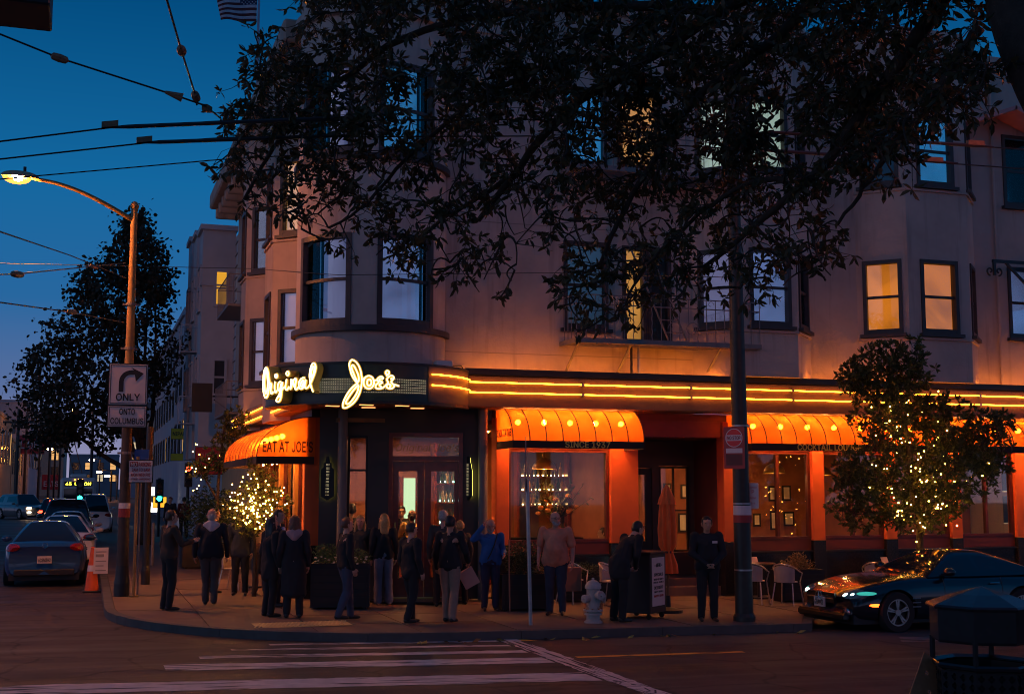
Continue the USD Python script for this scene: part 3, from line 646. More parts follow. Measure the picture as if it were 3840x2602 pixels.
mbx(M_, ((1.17, 0.56, -0.045), (1.81, 2.34, -0.04))).build('pane', PANE, w_)

# corner entrance wall
E0, E1 = V(4.3, 24.75, 0.16), V(7.45, 23.99, 0.16)
eu = unit(E1 - E0); en = unit(V(eu[1], -eu[0], 0)); EL = np.linalg.norm(E1 - E0)
ME = frame(E0, eu, en)
ent = thing('corner_entrance', 'dark corner entrance with mahogany glass doors and a lettered transom under the round sign', 'entrance')
mbx(ME, ((0, 0, -0.2), (0.56, 3.74, 0)), ((0.95, 0, -0.2), (1.36, 3.74, 0)), ((0.56, 3.2, -0.2), (0.95, 3.74, 0)), ((0.56, 0, -0.2), (0.95, 0.9, 0)), ((1.36, 3.26, -0.2), (2.83, 3.74, 0)), ((2.83, 0, -0.2), (EL, 3.74, 0))).build('wall', CHAR, ent)
w_ = mbx(ME, ((0.562, 0.902, -0.1), (0.60, 3.198, -0.02)), ((0.91, 0.902, -0.1), (0.948, 3.198, -0.02)), ((0.60, 0.902, -0.1), (0.91, 0.96, -0.02)), ((0.60, 3.15, -0.1), (0.91, 3.198, -0.02)), ((0.60, 2.5, -0.1), (0.91, 2.54, -0.02))).build('side_window', BLACK, ent)
mbx(ME, ((0.60, 0.96, -0.06), (0.91, 3.15, -0.055))).build('pane', PANE, w_)
colu = ME(V(0.46, 0, 0.14))
MB().cyl(colu, colu + V(0, 0, 3.73), 0.095, n=24).build('round_column', look('grey_column', (0.16, 0.14, 0.13), 0.5), ent, smooth=40)
MB().cyl(ME(V(EL - 0.02, 0, 0.1)), ME(V(EL - 0.02, 0, 0.1)) + V(0, 0, 3.73), 0.095, n=24).build('round_column', look('grey_column', (0.16, 0.14, 0.13), 0.5), ent, smooth=40)
fr = mbx(ME, ((1.362, 0, -0.14), (1.44, 3.258, 0.02)), ((2.75, 0, -0.14), (2.828, 3.258, 0.02)), ((1.44, 2.70, -0.14), (2.75, 2.80, 0.03)), ((1.44, 3.17, -0.14), (2.75, 3.258, 0.02))).build('door_frame', WOODRED, ent)
mbx(ME, ((1.44, 2.80, -0.06), (2.75, 3.17, -0.055))).build('transom_pane', PANE, fr)
def door_leaf(x0, x1, g0, g1, name='door'):
    d = mbx(ME, ((x0, 0.02, -0.10), (g0, 2.695, -0.03)), ((g1, 0.02, -0.10), (x1, 2.695, -0.03)), ((g0, 0.02, -0.10), (g1, 0.42, -0.03)), ((g0, 2.5, -0.10), (g1, 2.695, -0.03))).build(name, WOODRED, ent)
    mbx(ME, ((g0, 0.42, -0.068), (g1, 2.5, -0.062))).build('pane', PANE, d)
    return d
d1 = door_leaf(1.443, 2.06, 1.56, 1.93); d2 = door_leaf(2.065, 2.747, 2.20, 2.66)
MB().box(ME(V(2.68, 1.0, -0.029)) - 0.03, ME(V(2.68, 1.25, 0.0)) + V(0.03, 0.01, 0.14)).build('lock_plate', BRASS, d2)
MB().cyl(ME(V(1.50, 0.9, 0.02)), ME(V(1.50, 1.5, 0.02)), 0.012).build('handle', BRASS, d1)
# gilt lettering on the transom
tx = V(2.10, 2.90, -0.05)
for word, size, dx in (('Original', 0.14, -0.27), ("Joe's", 0.14, 0.40)):
    v, f = text(word, size, False); v = v + V(0.25 * 0, 0, 0); v[:, 0] += v[:, 1] * 0.25
    MB().add(ME(v + tx + V(dx, 0, 0)), f).build('gilt_lettering', look('gilt', (0.5, 0.3, 0.1), 0.4, metal=0.6), fr)
MB().poly([ME(V(x, 0, z))[:2] for x, z in ((0.9, 0.001), (1.0, 0.55), (1.4, 0.85), (2.2, 0.95), (2.8, 0.7), (3.0, 0.001))], 0.17, 0.196).build('threshold', GRANITE, ent)
mbx(ME, ((1.36, 0.035, -0.02), (2.83, 0.052, 0.06))).build('brass_sill', BRASS, ent)
# deco wall lights
def sconce(c, n, label):
    u = unit(V(-n[1], n[0], 0)); M = frame(c, u, n)
    t = thing('wall_sconce', label, 'wall light', (0, 0, 0))
    P = [(-0.13, 0.06), (0, -0.02), (0.13, 0.06), (0.13, 0.58), (0.08, 0.63), (0.08, 0.70), (0.045, 0.72), (0.03, 0.84), (-0.03, 0.84), (-0.045, 0.72), (-0.08, 0.70), (-0.08, 0.63), (-0.13, 0.58)]
    MB().poly(P, 0.05, 0.085, M).build('plaque', look('sconce_black', (0.03, 0.03, 0.025), 0.35, metal=0.5), t)
    MB().poly(sg.Polygon(P).buffer(-0.022), 0.03, 0.046, M).build('lamp_panel', glow('sconce_glow', (0.95, 0.85, 0.16), 2.2), t)
    dm = MB()
    for k in range(28):
        for x in (-0.025, 0.0, 0.025):
            if k % 3 != 1: dm.sph(M(V(x, 0.09 + k * 0.022, 0.087)), 0.005, 0)
    dm.build('light_holes', glow('sconce_dots', (1, 0.8, 0.45), 1.2), t, kind='stuff')
sconce(ME(V(0.17, 1.95, 0)), en, 'black stepped wall light glowing yellow left of the corner doors')
sconce(ME(V(3.00, 1.95, 0)), unit(en - eu * 2.2), 'black stepped wall light right of the corner doors, seen from its side')

# left street front
LX = 4.28
for i, (a, b) in enumerate(((25.05, 25.3), (27.2, 27.45), (29.4, 29.65), (31.6, 31.9), (34.0, 34.3))):
    MB().box((LX - 0.22 if i == 0 else LX - 0.08, a, 1.2), (LX + 0.2, b, 3.735), 0.012).build('pilaster', REDP if i == 0 else look('ochre_pilaster', (0.5, 0.28, 0.06), 0.75), shop)
    MB().box((LX - 0.23 if i == 0 else LX - 0.09, a - 0.004, 0.0), (LX + 0.2, b + 0.004, 1.198)).build('pilaster_base', GRANITE, shop)
for a, b in ((25.3, 27.2), (27.45, 29.4), (29.65, 31.6), (31.9, 34.0)):
    MB().box((LX, a, 0.0), (LX + 0.2, b, 1.1)).build('stall_riser', GRANITE, shop)
    MB().box((LX, a, 3.0), (LX + 0.2, b, 3.735)).build('head_panel', MAROON, shop)
    w_ = mbx(lambda v: v, ((LX, a, 1.102), (LX + 0.1, a + 0.06, 2.998)), ((LX, b - 0.06, 1.102), (LX + 0.1, b, 2.998)), ((LX, a + 0.06, 1.102), (LX + 0.1, b - 0.06, 1.15)), ((LX, a + 0.06, 2.94), (LX + 0.1, b - 0.06, 2.998))).build('shop_window', SHOPF, shop)
    MB().box((LX + 0.05, a + 0.06, 1.15), (LX + 0.056, b - 0.06, 2.94)).build('pane', PANE, w_)
MB().box((LX, 34.3, 0.0), (LX + 0.25, 43.6, 3.9)).build('side_wall', look('ochre_render', (0.42, 0.26, 0.12), 0.85, bump=0.2), shop)
lf = thing('side_fascia', 'bronze fascia with two amber neon lines above the awning on the left street', 'fascia')
MB().box((LX - 0.42, 25.9, ZF0), (FX - 0.002, 36.5, ZF1 - 0.2), 0.03).build('board', FASCIA, lf)
MB().box((LX - 0.1, 25.0, 3.737), (LX + 0.3, 36.5, ZF0 - 0.004)).build('lower_panel', BLACK, lf)
for z in (4.0, 4.2):
    for k in range(4):
        MB().tube([(LX - 0.475, 26.0 + k * 2.6, z), (LX - 0.475, 28.55 + k * 2.6, z)], 0.014, 8).build('neon_tube', NEON, lf)

# ---------------------------------------------------------------- awnings
FABRIC = usdkit.material(stage, '/World/Looks/orange_awning_fabric', {
    'g': ('geometry', {}), 'n': ('noise_texture', {'scale': 2.5, 'detail': 4.0}), 'r': ('rgb_ramp', {'ramp': [(0.3, (0.80, 0.20, 0.016)), (0.7, (0.90, 0.27, 0.03))]}),
    'd': ('principled_bsdf', {'roughness': 0.8, 'specular_ior_level': 0.2}), 't': ('translucent_bsdf', {}), 'f': ('refraction_bsdf', {'roughness': 0.42, 'IOR': 1.02, 'distribution': 'ggx'}), 'm': ('mix_closure', {'fac': 0.5}), 'k': ('mix_closure', {'fac': 0.28})},
    [('g.position', 'n.vector'), ('n.fac', 'r.fac'), ('r.color', 'd.base_color'), ('r.color', 't.color'), ('r.color', 'f.color'), ('d.BSDF', 'm.closure1'), ('t.BSDF', 'm.closure2'), ('m.closure', 'k.closure1'), ('f.BSDF', 'k.closure2')], surface='k.closure')
VAL = look('dark_valance', (0.035, 0.016, 0.012), 0.8)
GOLD = look('gold_letters', (0.85, 0.58, 0.12), 0.6)
DKRED = look('dark_red_letters', (0.10, 0.008, 0.004), 0.7)
BULB = glow('awning_bulb', (1.0, 0.38, 0.08), 380.0)
BULB2 = glow('string_bulb', (1.0, 0.13, 0.02), 190.0)
def awning(o, u, n, length, proj, z0, z1, panels, label, val_text=None, end_text=None, end_at=0, val_at=0.5, end_h=0.16, bulbs=5):
    t = thing('awning', label, 'awning')
    M = frame(o, u, n)
    a0_ = math.acos(min(1.0, (3.885 - z0) / (z1 - z0))); a = np.linspace(a0_, PI / 2, 15); yy = proj * np.sin(a); zz = z0 + (z1 - z0) * np.cos(a)
    w = length / panels
    for k in range(panels):
        xs = np.linspace(k * w + 0.012, (k + 1) * w - 0.012, 3)
        G = np.stack([np.stack([np.full(15, x), zz - 0.006 * (j == 1), yy - 0.008 * (j == 1)], -1) for j, x in enumerate(xs)])
        MB().grid(M(G.reshape(-1, 3)).reshape(G.shape)).build('fabric_panel', FABRIC, t, smooth=True)
    for k in range(panels + 1):
        MB().tube(M(np.stack([np.full(15, k * w), zz, yy], -1)), 0.011, 6).build('rib', look('awning_rib', (0.12, 0.02, 0.01), 0.7), t)
    for x in (0, length):
        pts = [(0, z0)] + list(zip(yy[::-1], zz[::-1]))
        pl = sg.Polygon([(0, z0), (0, zz[0])] + list(zip(yy, zz))).buffer(0)
        v, f = trimesh.creation.triangulate_polygon(pl, engine='earcut')
        MB().add(M(np.column_stack([np.full(len(v), x), v[:, 1], v[:, 0]])), f).build('end_panel', FABRIC, t)
    mbx(M, ((-0.004, z0 - 0.15, proj - 0.006), (length + 0.004, z0 - 0.002, proj + 0.006))).build('valance', VAL, t)
    for x in (0, length): mbx(M, ((x - 0.006, z0 - 0.15, 0.02), (x + 0.006, z0 - 0.002, proj - 0.008))).build('valance', VAL, t)
    if val_text:
        v, f = text(val_text, 0.118); MB().add(M(v + V(length * val_at, z0 - 0.128, proj + 0.007)), f).build('valance_lettering', GOLD, t)
    if end_text:
        v, f = text(end_text, end_h, True, proj * 0.86)
        if end_at == 0: q = np.column_stack([np.full(len(v), -0.004 - 0 * v[:, 2]) - v[:, 2], v[:, 1] + z0 + 0.09, proj * 0.47 + v[:, 0] * (-1 if np.cross(u, n)[2] < 0 else 1)])
        else: q = np.column_stack([length + 0.004 + v[:, 2], v[:, 1] + z0 + 0.09, proj * 0.47 - v[:, 0]])
        MB().add(M(q), f).build('end_lettering', DKRED, t)
    MB().tube(M(np.array([[0.05, z0 + 0.02, proj * 0.12], [length - 0.05, z0 + 0.02, proj * 0.12]])), 0.018, 6).build('rail', look('awning_rib', (0.12, 0.02, 0.01), 0.7), t)
    for k in range(bulbs):
        x = length * (k + 0.5) / bulbs
        c = M(V(x, z0 + (z1 - z0) * 0.52, proj * 0.52)); c2 = M(V(x, z0 - 0.02, proj * 0.22))
        MB().sph(c, 0.05, 2).build('bulb', BULB, t); MB().cyl(c + V(0, 0, 0.055), c + V(0, 0, 0.13), 0.04, 0.02).build('socket', BLACK, t)
        MB().sph(c2 + V(0, 0, -0.05), 0.026, 1).build('bulb', BULB2, t); MB().cyl(c2 + V(0, 0, -0.02), c2 + V(0, 0, 0.03), 0.015).build('socket', BLACK, t)
awning((7.77, FY - 0.02, 0), ux, nx_, 2.78, 1.08, 3.25, 3.99, 8, 'orange lit awning over the first window right of the corner doors, lettered SINCE 1937', 'SINCE 1937', "EAT AT JOE'S", 0, 0.56, 0.14, 5)
awning((12.98, FY - 0.02, 0), ux, nx_, 4.62, 1.08, 3.25, 3.99, 13, 'orange lit awning lettered COCKTAIL LOUNGE, right of the tall dark pole', 'COCKTAIL LOUNGE', None, 0, 0.40, 0.14, 7)
awning((17.75, FY - 0.02, 0), ux, nx_, 6.2, 1.08, 3.25, 3.99, 17, 'orange lit awning mostly behind the lit street tree at the right edge', 'AL BR', None, 0, 0.57, 0.14, 9)
awning((LX - 0.02, 31.3, 0), uy, ny_, 6.28, 1.15, 2.95, 3.74, 10, 'orange lit awning on the left street, its end panel lettered', None, "EAT AT JOE'S", 1, 0.5, 0.2, 8)

# ---------------------------------------------------------------- dining room behind the glass
IR = thing('dining_room', 'warm lit dining room seen through the restaurant windows', 'room')
WALLR = look('dining_wall', (0.30, 0.10, 0.045), 0.6, var=0.3, scale=1.5)
MB().box((4.6, 24.45, 0.10), (24.2, 30.6, 0.155)).build('floor', look('dining_floor', (0.12, 0.06, 0.035), 0.4), IR)
MB().box((4.6, 24.45, 3.62), (24.2, 30.6, 3.70)).build('ceiling', look('dining_ceiling', (0.24, 0.13, 0.06), 0.8), IR)
MB().box((4.6, 30.5, 0.156), (24.2, 30.6, 3.618)).build('back_wall', WALLR, IR)
MB().box((11.2, 26.2, 0.156), (11.35, 30.45, 3.618)).build('partition', WALLR, IR)
MB().box((18.95, 25.4, 0.156), (19.1, 30.45, 3.618)).build('partition', WALLR, IR)
LAMPG = glow('pendant_lamp_glow', (1.0, 0.48, 0.15), 300.0)
pn = 0
def pendant(x, y, z, r, label):
    t = thing('pendant_lamp', label, 'pendant lamp', (x, y, z), group='brass pendant lamps in the dining room')
    a = np.linspace(0, PI / 2, 10)
    MB().lathe([(r * math.cos(q), r * 0.92 * math.sin(q)) for q in a]).build('shade', look('brushed_brass', (0.75, 0.45, 0.13), 0.35, metal=0.55), t, smooth=60)
    MB().lathe([(r * 1.0, 0), (r * 1.03, 0.012), (r * 1.0, 0.024)]).build('rim', BRASS, t)
    MB().cyl((0, 0, r * 0.9), (0, 0, r * 0.9 + 0.12), 0.05, 0.025).build('cap', BRASS, t)
    MB().cyl((0, 0, r * 0.9 + 0.12), (0, 0, 3.61 - z), 0.008, n=6).build('stem', BLACK, t)
    MB().sph((0, 0, 0.05), 0.05, 2).build('bulb', LAMPG, t)
pendant(9.1, 25.0, 2.72, 0.25, 'brass dome lamp hanging in the first window beside the entrance')
pendant(14.6, 25.0, 2.66, 0.24, 'brass dome lamp hanging in the window just right of the tall pole')
pendant(16.2, 25.6, 2.62, 0.24, 'brass dome lamp in the window left of the lit street tree')
for x, y in ((6.4, 25.9), (8.6, 27.6), (7.0, 28.6), (13.6, 28), (16.0, 28.2), (21.4, 27.5)):
    t = thing('ceiling_light', 'small round warm light set into the dining room ceiling', 'ceiling light', (x, y, 3.617), group='round lights in the dining room ceiling')
    MB().cyl((0, 0, -0.02), (0, 0, 0), 0.10, n=16).build('lens', glow('ceiling_warm_glow', (1.0, 0.42, 0.12), 800.0), t)
    MB().lathe([(0.10, -0.022), (0.125, -0.022), (0.125, 0)]).build('trim_ring', BRASS, t)
# bar shelves with bottles
GLASSB = [look('bottle_%s' % n, c, 0.12, var=0.1) for n, c in (('brown', (0.12, 0.05, 0.015)), ('green', (0.03, 0.07, 0.03)), ('amber', (0.42, 0.2, 0.04)), ('clear', (0.4, 0.38, 0.3)))]
def bottle(mb, p, h, r, axis='z'):
    mb.lathe([(0.001, 0), (r, 0), (r, h * 0.58), (r * 0.38, h * 0.74), (r * 0.34, h), (0.001, h)], p, 8)
def bar_shelf(x0, x1, y, zs, label, backlight, group=None):
    t = thing('bar_shelf', label, 'shelf')
    MB().box((x0 - 0.06, y + 0.28, 0.16), (x1 + 0.06, y + 0.33, 3.3)).build('back_panel', look('bar_mirror', (0.22, 0.16, 0.1), 0.15, metal=0.4), t)
    for s in (x0 - 0.06, x1): MB().box((s, y, 0.16), (s + 0.06, y + 0.278, 3.3)).build('side_panel', WOODRED, t)
    for z in zs:
        MB().box((x0, y, z - 0.03), (x1, y + 0.278, z)).build('shelf', WOODRED, t)
        MB().box((x0 + 0.02, y + 0.245, z + 0.02), (x1 - 0.02, y + 0.265, z + 0.05)).build('light_strip', backlight, t)
    r = random.Random(int(x0 * 10))
    for z in zs:
        x = x0 + 0.06
        while x < x1 - 0.06:
            m = MB(); h = r.uniform(0.24, 0.36); bottle(m, (0, 0, 0), h, r.uniform(0.033, 0.045))
            b = thing('bottle', 'bottle standing on the %s' % label.split(',')[0], 'bottle', (x, y + r.uniform(0.08, 0.16), z + 0.001), group='bottles on the ' + label.split(',')[0])
            m.build('glass', GLASSB[r.randrange(4)], b, smooth=50)
            x += r.uniform(0.085, 0.13)
bar_shelf(9.85, 11.1, 28.8, (1.9, 2.25, 2.6), 'back bar behind the first window, warm lit', glow('bar_warm_strip', (1.0, 0.62, 0.2), 16.0))
bar_shelf(7.2, 7.92, 26.6, (1.55, 2.02, 2.43), 'tall shelf behind the right corner door, lit pale teal', glow('bar_teal_strip', (0.45, 0.95, 0.75), 12.0))
cnt = thing('bar_counter', 'long dark bar counter behind the first window', 'counter')
MB().box((7.9, 27.5, 0.156), (10.9, 28.0, 1.15)).build('front', WOODRED, cnt); MB().box((7.85, 27.42, 1.152), (10.95, 28.05, 1.2), 0.01).build('top', GRANITE, cnt)
# bright doorway to the kitchen behind the left door
kd = thing('kitchen_doorway', 'bright pale green lit doorway seen through the left corner door', 'doorway')
MB().box((7.38, 30.42, 1.45), (7.68, 30.49, 2.57)).build('opening', glow('kitchen_glow', (0.62, 0.8, 0.42), 1.3), kd)
MB().box((7.28, 30.40, 0.16), (7.38, 30.495, 2.6)).box((7.68, 30.40, 0.16), (7.78, 30.495, 2.6)).build('jamb', WOODRED, kd)
# framed pictures
r = random.Random(8)
for i in range(22):
    x = 13.0 + (i % 11) * 0.52 + r.uniform(-0.08, 0.08); z = 1.45 + (i // 11) * 0.75 + r.uniform(-0.08, 0.08); w, h = r.uniform(0.22, 0.34), r.uniform(0.34, 0.52)
    t = thing('framed_picture', 'small black framed picture hung on the dining room wall', 'picture', (x, 28.98 if x < 0 else 30.48, z), group='framed pictures on the dining room wall')
    MB().box((-w / 2, -0.02, -h / 2), (w / 2, 0.0, h / 2)).build('picture_frame', BLACK, t)
    MB().box((-w / 2 + 0.05, -0.024, -h / 2 + 0.05), (w / 2 - 0.05, -0.0205, h / 2 - 0.05)).build('mount', look('picture_mount', (0.65, 0.6, 0.5), 0.6), t)
# wine display panels in the right windows
for i, (x, z0, n) in enumerate(((20.85, 1.5, 5), (21.35, 1.35, 5), (21.35, 2.1, 4), (22.3, 1.9, 2), (22.3, 2.3, 4), (20.85, 2.25, 4))):
    t = thing('wine_display', ['wine display panel at the lower left of the right hand window', 'wine display panel in the lower middle of the right hand window', 'wine display panel in the upper middle of the right hand window', 'small wine display panel low in the far right window', 'wine display panel high in the far right window', 'wine display panel at the upper left of the right hand window'][i], 'wine display', (x, 25.0, z0))
    hh = n * 0.115 + 0.06
    MB().box((0, 0.06, 0), (0.40, 0.075, hh)).build('acrylic_panel', look('smoked_acrylic', (0.10, 0.10, 0.08), 0.3), t)
    MB().box((0.0, 0.05, -0.012), (0.40, 0.078, -0.001)).build('edge_light', glow('display_edge', (1, 0.72, 0.36), 1.2), t)
    for k in range(n):
        m = MB(); m.lathe([(0.001, 0), (0.036, 0), (0.036, 0.12), (0.014, 0.17), (0.013, 0.22)], (0.2, 0, 0.08 + k * 0.115), 8, 'y')
        m.build('bottle', look('lit_bottle_end', (0.7, 0.42, 0.2), 0.3), t)
    MB().box((0.12, -0.3, hh), (0.28, -0.2, hh + 0.02)).build('spot_lamp', glow('display_spot', (1, 0.7, 0.36), 5.0), t)
# table with flowers in the first window, laid tables
def table(x, y, label, cloth=True):
    t = thing('dining_table', label, 'table', (x, y, 0.157))
    MB().cyl((0, 0, 0), (0, 0, 0.04), 0.22, n=16).cyl((0, 0, 0.04), (0, 0, 0.72), 0.035).build('pedestal', BLACK, t)
    MB().lathe([(0.001, 0.76), (0.42, 0.76), (0.44, 0.74), (0.43, 0.52), (0.46, 0.45)], n=28).build('cloth', look('white_cloth', (0.6, 0.5, 0.4), 0.8), t, smooth=40)
table(9.9, 25.3, 'white clothed table at the right of the first window'); table(8.6, 25.4, 'white clothed table behind the standing man in the first window')
for k, (x, l) in enumerate(((14.1, 'white clothed table in the window right of the tall pole'), (16.1, 'white clothed table in the window left of the lit tree'), (17.9, 'white clothed table in the window behind the lit tree'))): table(x, 25.2, l)
for x, y in ((9.75, 25.15), (14.0, 25.1), (14.25, 25.0), (16.0, 25.0), (16.25, 25.12)):
    t = thing('folded_napkin', 'pale folded napkin standing on a laid table', 'napkin', (x, y, 0.918), group='napkins on the window tables')
    MB().lathe([(0.06, 0), (0.05, 0.05), (0.03, 0.13), (0.001, 0.19)], n=7).build('cloth', look('napkin', (0.75, 0.55, 0.28), 0.8), t)
fl = thing('flower_arrangement', 'tall arrangement of orange flowers and branches in the first window', 'flowers', (9.6, 25.6, 1.5))
MB().lathe([(0.06, -0.28), (0.1, -0.12), (0.09, 0.02), (0.05, 0.1), (0.07, 0.13)], n=16).build('vase', BRASS, fl, smooth=60)
r = np.random.RandomState(4); st = MB(); lf_ = MB()
for k in range(46):
    d = unit(V(r.normal(0, 0.55), r.normal(0, 0.4), 0.9)); l = r.uniform(0.4, 1.0); e_ = d * l + V(0, 0, 0.1)
    st.tube([(0, 0, 0.1), e_ * 0.5 + V(0, 0, 0.05), e_], 0.005, 4)
    for q in range(5):
        c = e_ * r.uniform(0.5, 1.0); a = unit(r.normal(size=3)); b = unit(np.cross(a, r.normal(size=3))); s = r.uniform(0.04, 0.08)
        lf_.add(np.array([c, c + a * s + b * s * 0.3, c + a * 2 * s, c + a * s - b * s * 0.3]), [[0, 1, 2, 3]])
st.build('stems', look('stem_green', (0.06, 0.05, 0.02), 0.7), fl, kind='stuff'); lf_.build('leaves', look('bouquet_leaf', (0.12, 0.13, 0.03), 0.6), fl, kind='stuff')
for k in range(14):
    d = unit(V(r.normal(0, 0.7), r.normal(0, 0.4) - 0.2, r.uniform(0, 1))); c = d * r.uniform(0.3, 0.62) + V(0, 0, 0.12)
    MB().sph(c, r.uniform(0.05, 0.075), 1, (1, 1, 0.75)).build('bloom', look('orange_bloom', (0.75, 0.28, 0.06), 0.7), fl)

# ---------------------------------------------------------------- street lamps
LENSG = usdkit.material(stage, '/World/Looks/amber_lens', {'t': ('transparent_bsdf', {'color': (1.0, 0.75, 0.5)}), 'e': ('emission', {'color': (1.0, 0.30, 0.03), 'strength': 1.6}), 'a': ('add_closure', {})}, [('t.BSDF', 'a.closure1'), ('e.emission', 'a.closure2')], surface='a.closure'); SODIUM = glow('sodium_lamp', (1.0, 0.38, 0.10), 7000.0); SODIUM2 = glow('sodium_lamp_red', (1.0, 0.27, 0.16), 2300.0)
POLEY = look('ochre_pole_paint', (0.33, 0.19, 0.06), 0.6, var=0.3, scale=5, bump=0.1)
def street_lamp(name, label, loc, h, arm, dirv, lamp):
    t = thing(name, label, 'street lamp', loc)
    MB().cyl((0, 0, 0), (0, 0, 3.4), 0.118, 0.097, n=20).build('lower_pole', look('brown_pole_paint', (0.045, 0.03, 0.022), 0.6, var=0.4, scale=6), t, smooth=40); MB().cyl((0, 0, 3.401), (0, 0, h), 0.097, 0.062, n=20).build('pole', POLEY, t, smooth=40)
    MB().lathe([(0.07, h), (0.09, h + 0.03), (0.085, h + 0.08), (0.05, h + 0.14), (0.001, h + 0.16)], n=18).build('finial', POLEY, t, smooth=50)
    MB().lathe([(0.15, 0), (0.15, 0.25), (0.13, 0.4), (0.12, 0.6)], n=20).build('base', BLACK, t)
    d = unit(V(*dirv, 0)); s = np.linspace(0, 1, 14)
    pts = np.array([d * arm * q + V(0, 0, h - 0.25 + 0.62 * math.sin(q * PI / 2)) for q in s])
    MB().tube(pts, np.linspace(0.05, 0.035, 14), 10).build('arm', POLEY, t, smooth=True)
    e = pts[-1]; u = d; w = V(-d[1], d[0], 0)
    R = np.column_stack([u, w, V(0, 0, 1)])
    hd = trimesh.creation.icosphere(2, 1.0); v = hd.vertices * V(0.36, 0.16, 0.11); v[:, 2] = np.maximum(v[:, 2], -0.02)
    hm = t and MB().add(v @ R.T + e + d * 0.28 + V(0, 0, 0.02), hd.faces).build('lamp_head', look('lamp_housing', (0.4, 0.28, 0.16), 0.5), t, smooth=50)
    v = hd.vertices * V(0.27, 0.15, 0.14); v[:, 2] = np.minimum(v[:, 2], 0)
    MB().add(v @ R.T + e + d * 0.34 + V(0, 0, -0.003), hd.faces).build('lens', LENSG, hm, smooth=50); MB().sph(e + d * 0.32 + V(0, 0, -0.035), 0.07, 2, (1.3, 0.8, 0.7)).build('bulb', lamp, hm)
    MB().cyl(e + d * 0.2 + V(0, 0, 0.12), e + d * 0.2 + V(0, 0, 0.22), 0.03).build('photocell', BLACK, hm)
    for z in (h - 2.0, h - 2.9, h - 5.0):
        if z > 0: MB().cyl((0, 0, z), (0, 0, z + 0.05), 0.105, n=16).box((-0.17, -0.02, z), (0.17, 0.02, z + 0.04)).build('clamp', IRON, t)
    return t
street_lamp('street_lamp', 'lit sodium lamp on a curved arm of an ochre pole at the street corner', (0.70, 26.4, gz(0.7) + 0.13), 7.8, 1.95, (-0.97, -0.22), SODIUM)
street_lamp('street_lamp', 'lit sodium street lamp on the near pavement to the right', (12.0, 5.2, gz(12) + 0.2), 8.0, 2.2, (-0.3, 0.95), SODIUM2)

# ---------------------------------------------------------------- neighbouring buildings
WHITEB = look('pale_siding', (0.42, 0.42, 0.44), 0.85, var=0.15, scale=1.2, bump=0.15)
PURPB = look('mauve_render', (0.36, 0.30, 0.33), 0.88, var=0.15, scale=0.6)
BROWNB = look('ochre_brown_render', (0.42, 0.25, 0.13), 0.88, var=0.18, scale=0.5)
GREYB = look('grey_render', (0.30, 0.30, 0.34), 0.88, var=0.12, scale=0.4)
W_DARK = look('dark_window_glass', (0.03, 0.035, 0.045), 0.12, var=0.4)
W_LIT = glow('lit_window', (1.0, 0.52, 0.18), 0.85)
W_LIT2 = glow('lit_window_pale', (0.95, 0.75, 0.45), 0.6)
def far_window(M, w, h, mat, parent, trim):
    f = mbx(M, ((-w / 2 - 0.09, -0.09, 0.0), (-w / 2, h + 0.09, 0.07)), ((w / 2, -0.09, 0.0), (w / 2 + 0.09, h + 0.09, 0.07)), ((-w / 2, h, 0.0), (w / 2, h + 0.09, 0.07)), ((-w / 2, -0.09, 0.0), (w / 2, 0, 0.09)), ((-w / 2, h / 2 - 0.03, 0.01), (w / 2, h / 2 + 0.03, 0.05))).build('window', trim, parent)
    mbx(M, ((-w / 2, 0, 0.004), (w / 2, h, 0.02))).build('pane', mat, f)
def block(name, label, x0, x1, y0, y1, h, mat, faces, trim=TRIM, seed=0, parapet=0.5, lit=0.12, cat='building'):
    """building with a parapet and rows of windows; faces = (axis, window width, height, spacing, [sills])"""
    t = thing(name, label, cat)
    MB().box((x0, y0, -0.5), (x1, y1, h)).build('wall', mat, t)
    e = 0.15
    MB().box((x0 - e, y0 - e, h - parapet), (x1 + e, y1 + e, h - parapet + 0.2)).box((x0 - 0.02, y0 - 0.02, h - parapet + 0.201), (x1 + 0.02, y1 + 0.02, h + 0.06)).build('parapet', mat, t)
    r = random.Random(seed)
    for ax, ww, hh, sp, sills in faces:
        if ax == '-y': o, u, n, l = V(x0, y0, 0), V(1, 0, 0), V(0, -1, 0), x1 - x0
        elif ax == '+x': o, u, n, l = V(x1, y0, 0), V(0, 1, 0), V(1, 0, 0), y1 - y0
        else: o, u, n, l = V(x0, y1, 0), V(0, -1, 0), V(-1, 0, 0), y1 - y0
        k = max(1, int(l / sp))
        for s in sills:
            for i in range(k):
                far_window(frame(o + u * (l * (i + 0.5) / k) + V(0, 0, s) + n * 0.002, u, n), ww, hh, (W_LIT if r.random() < 0.7 else W_LIT2) if r.random() < lit else W_DARK, t, trim)
    return t
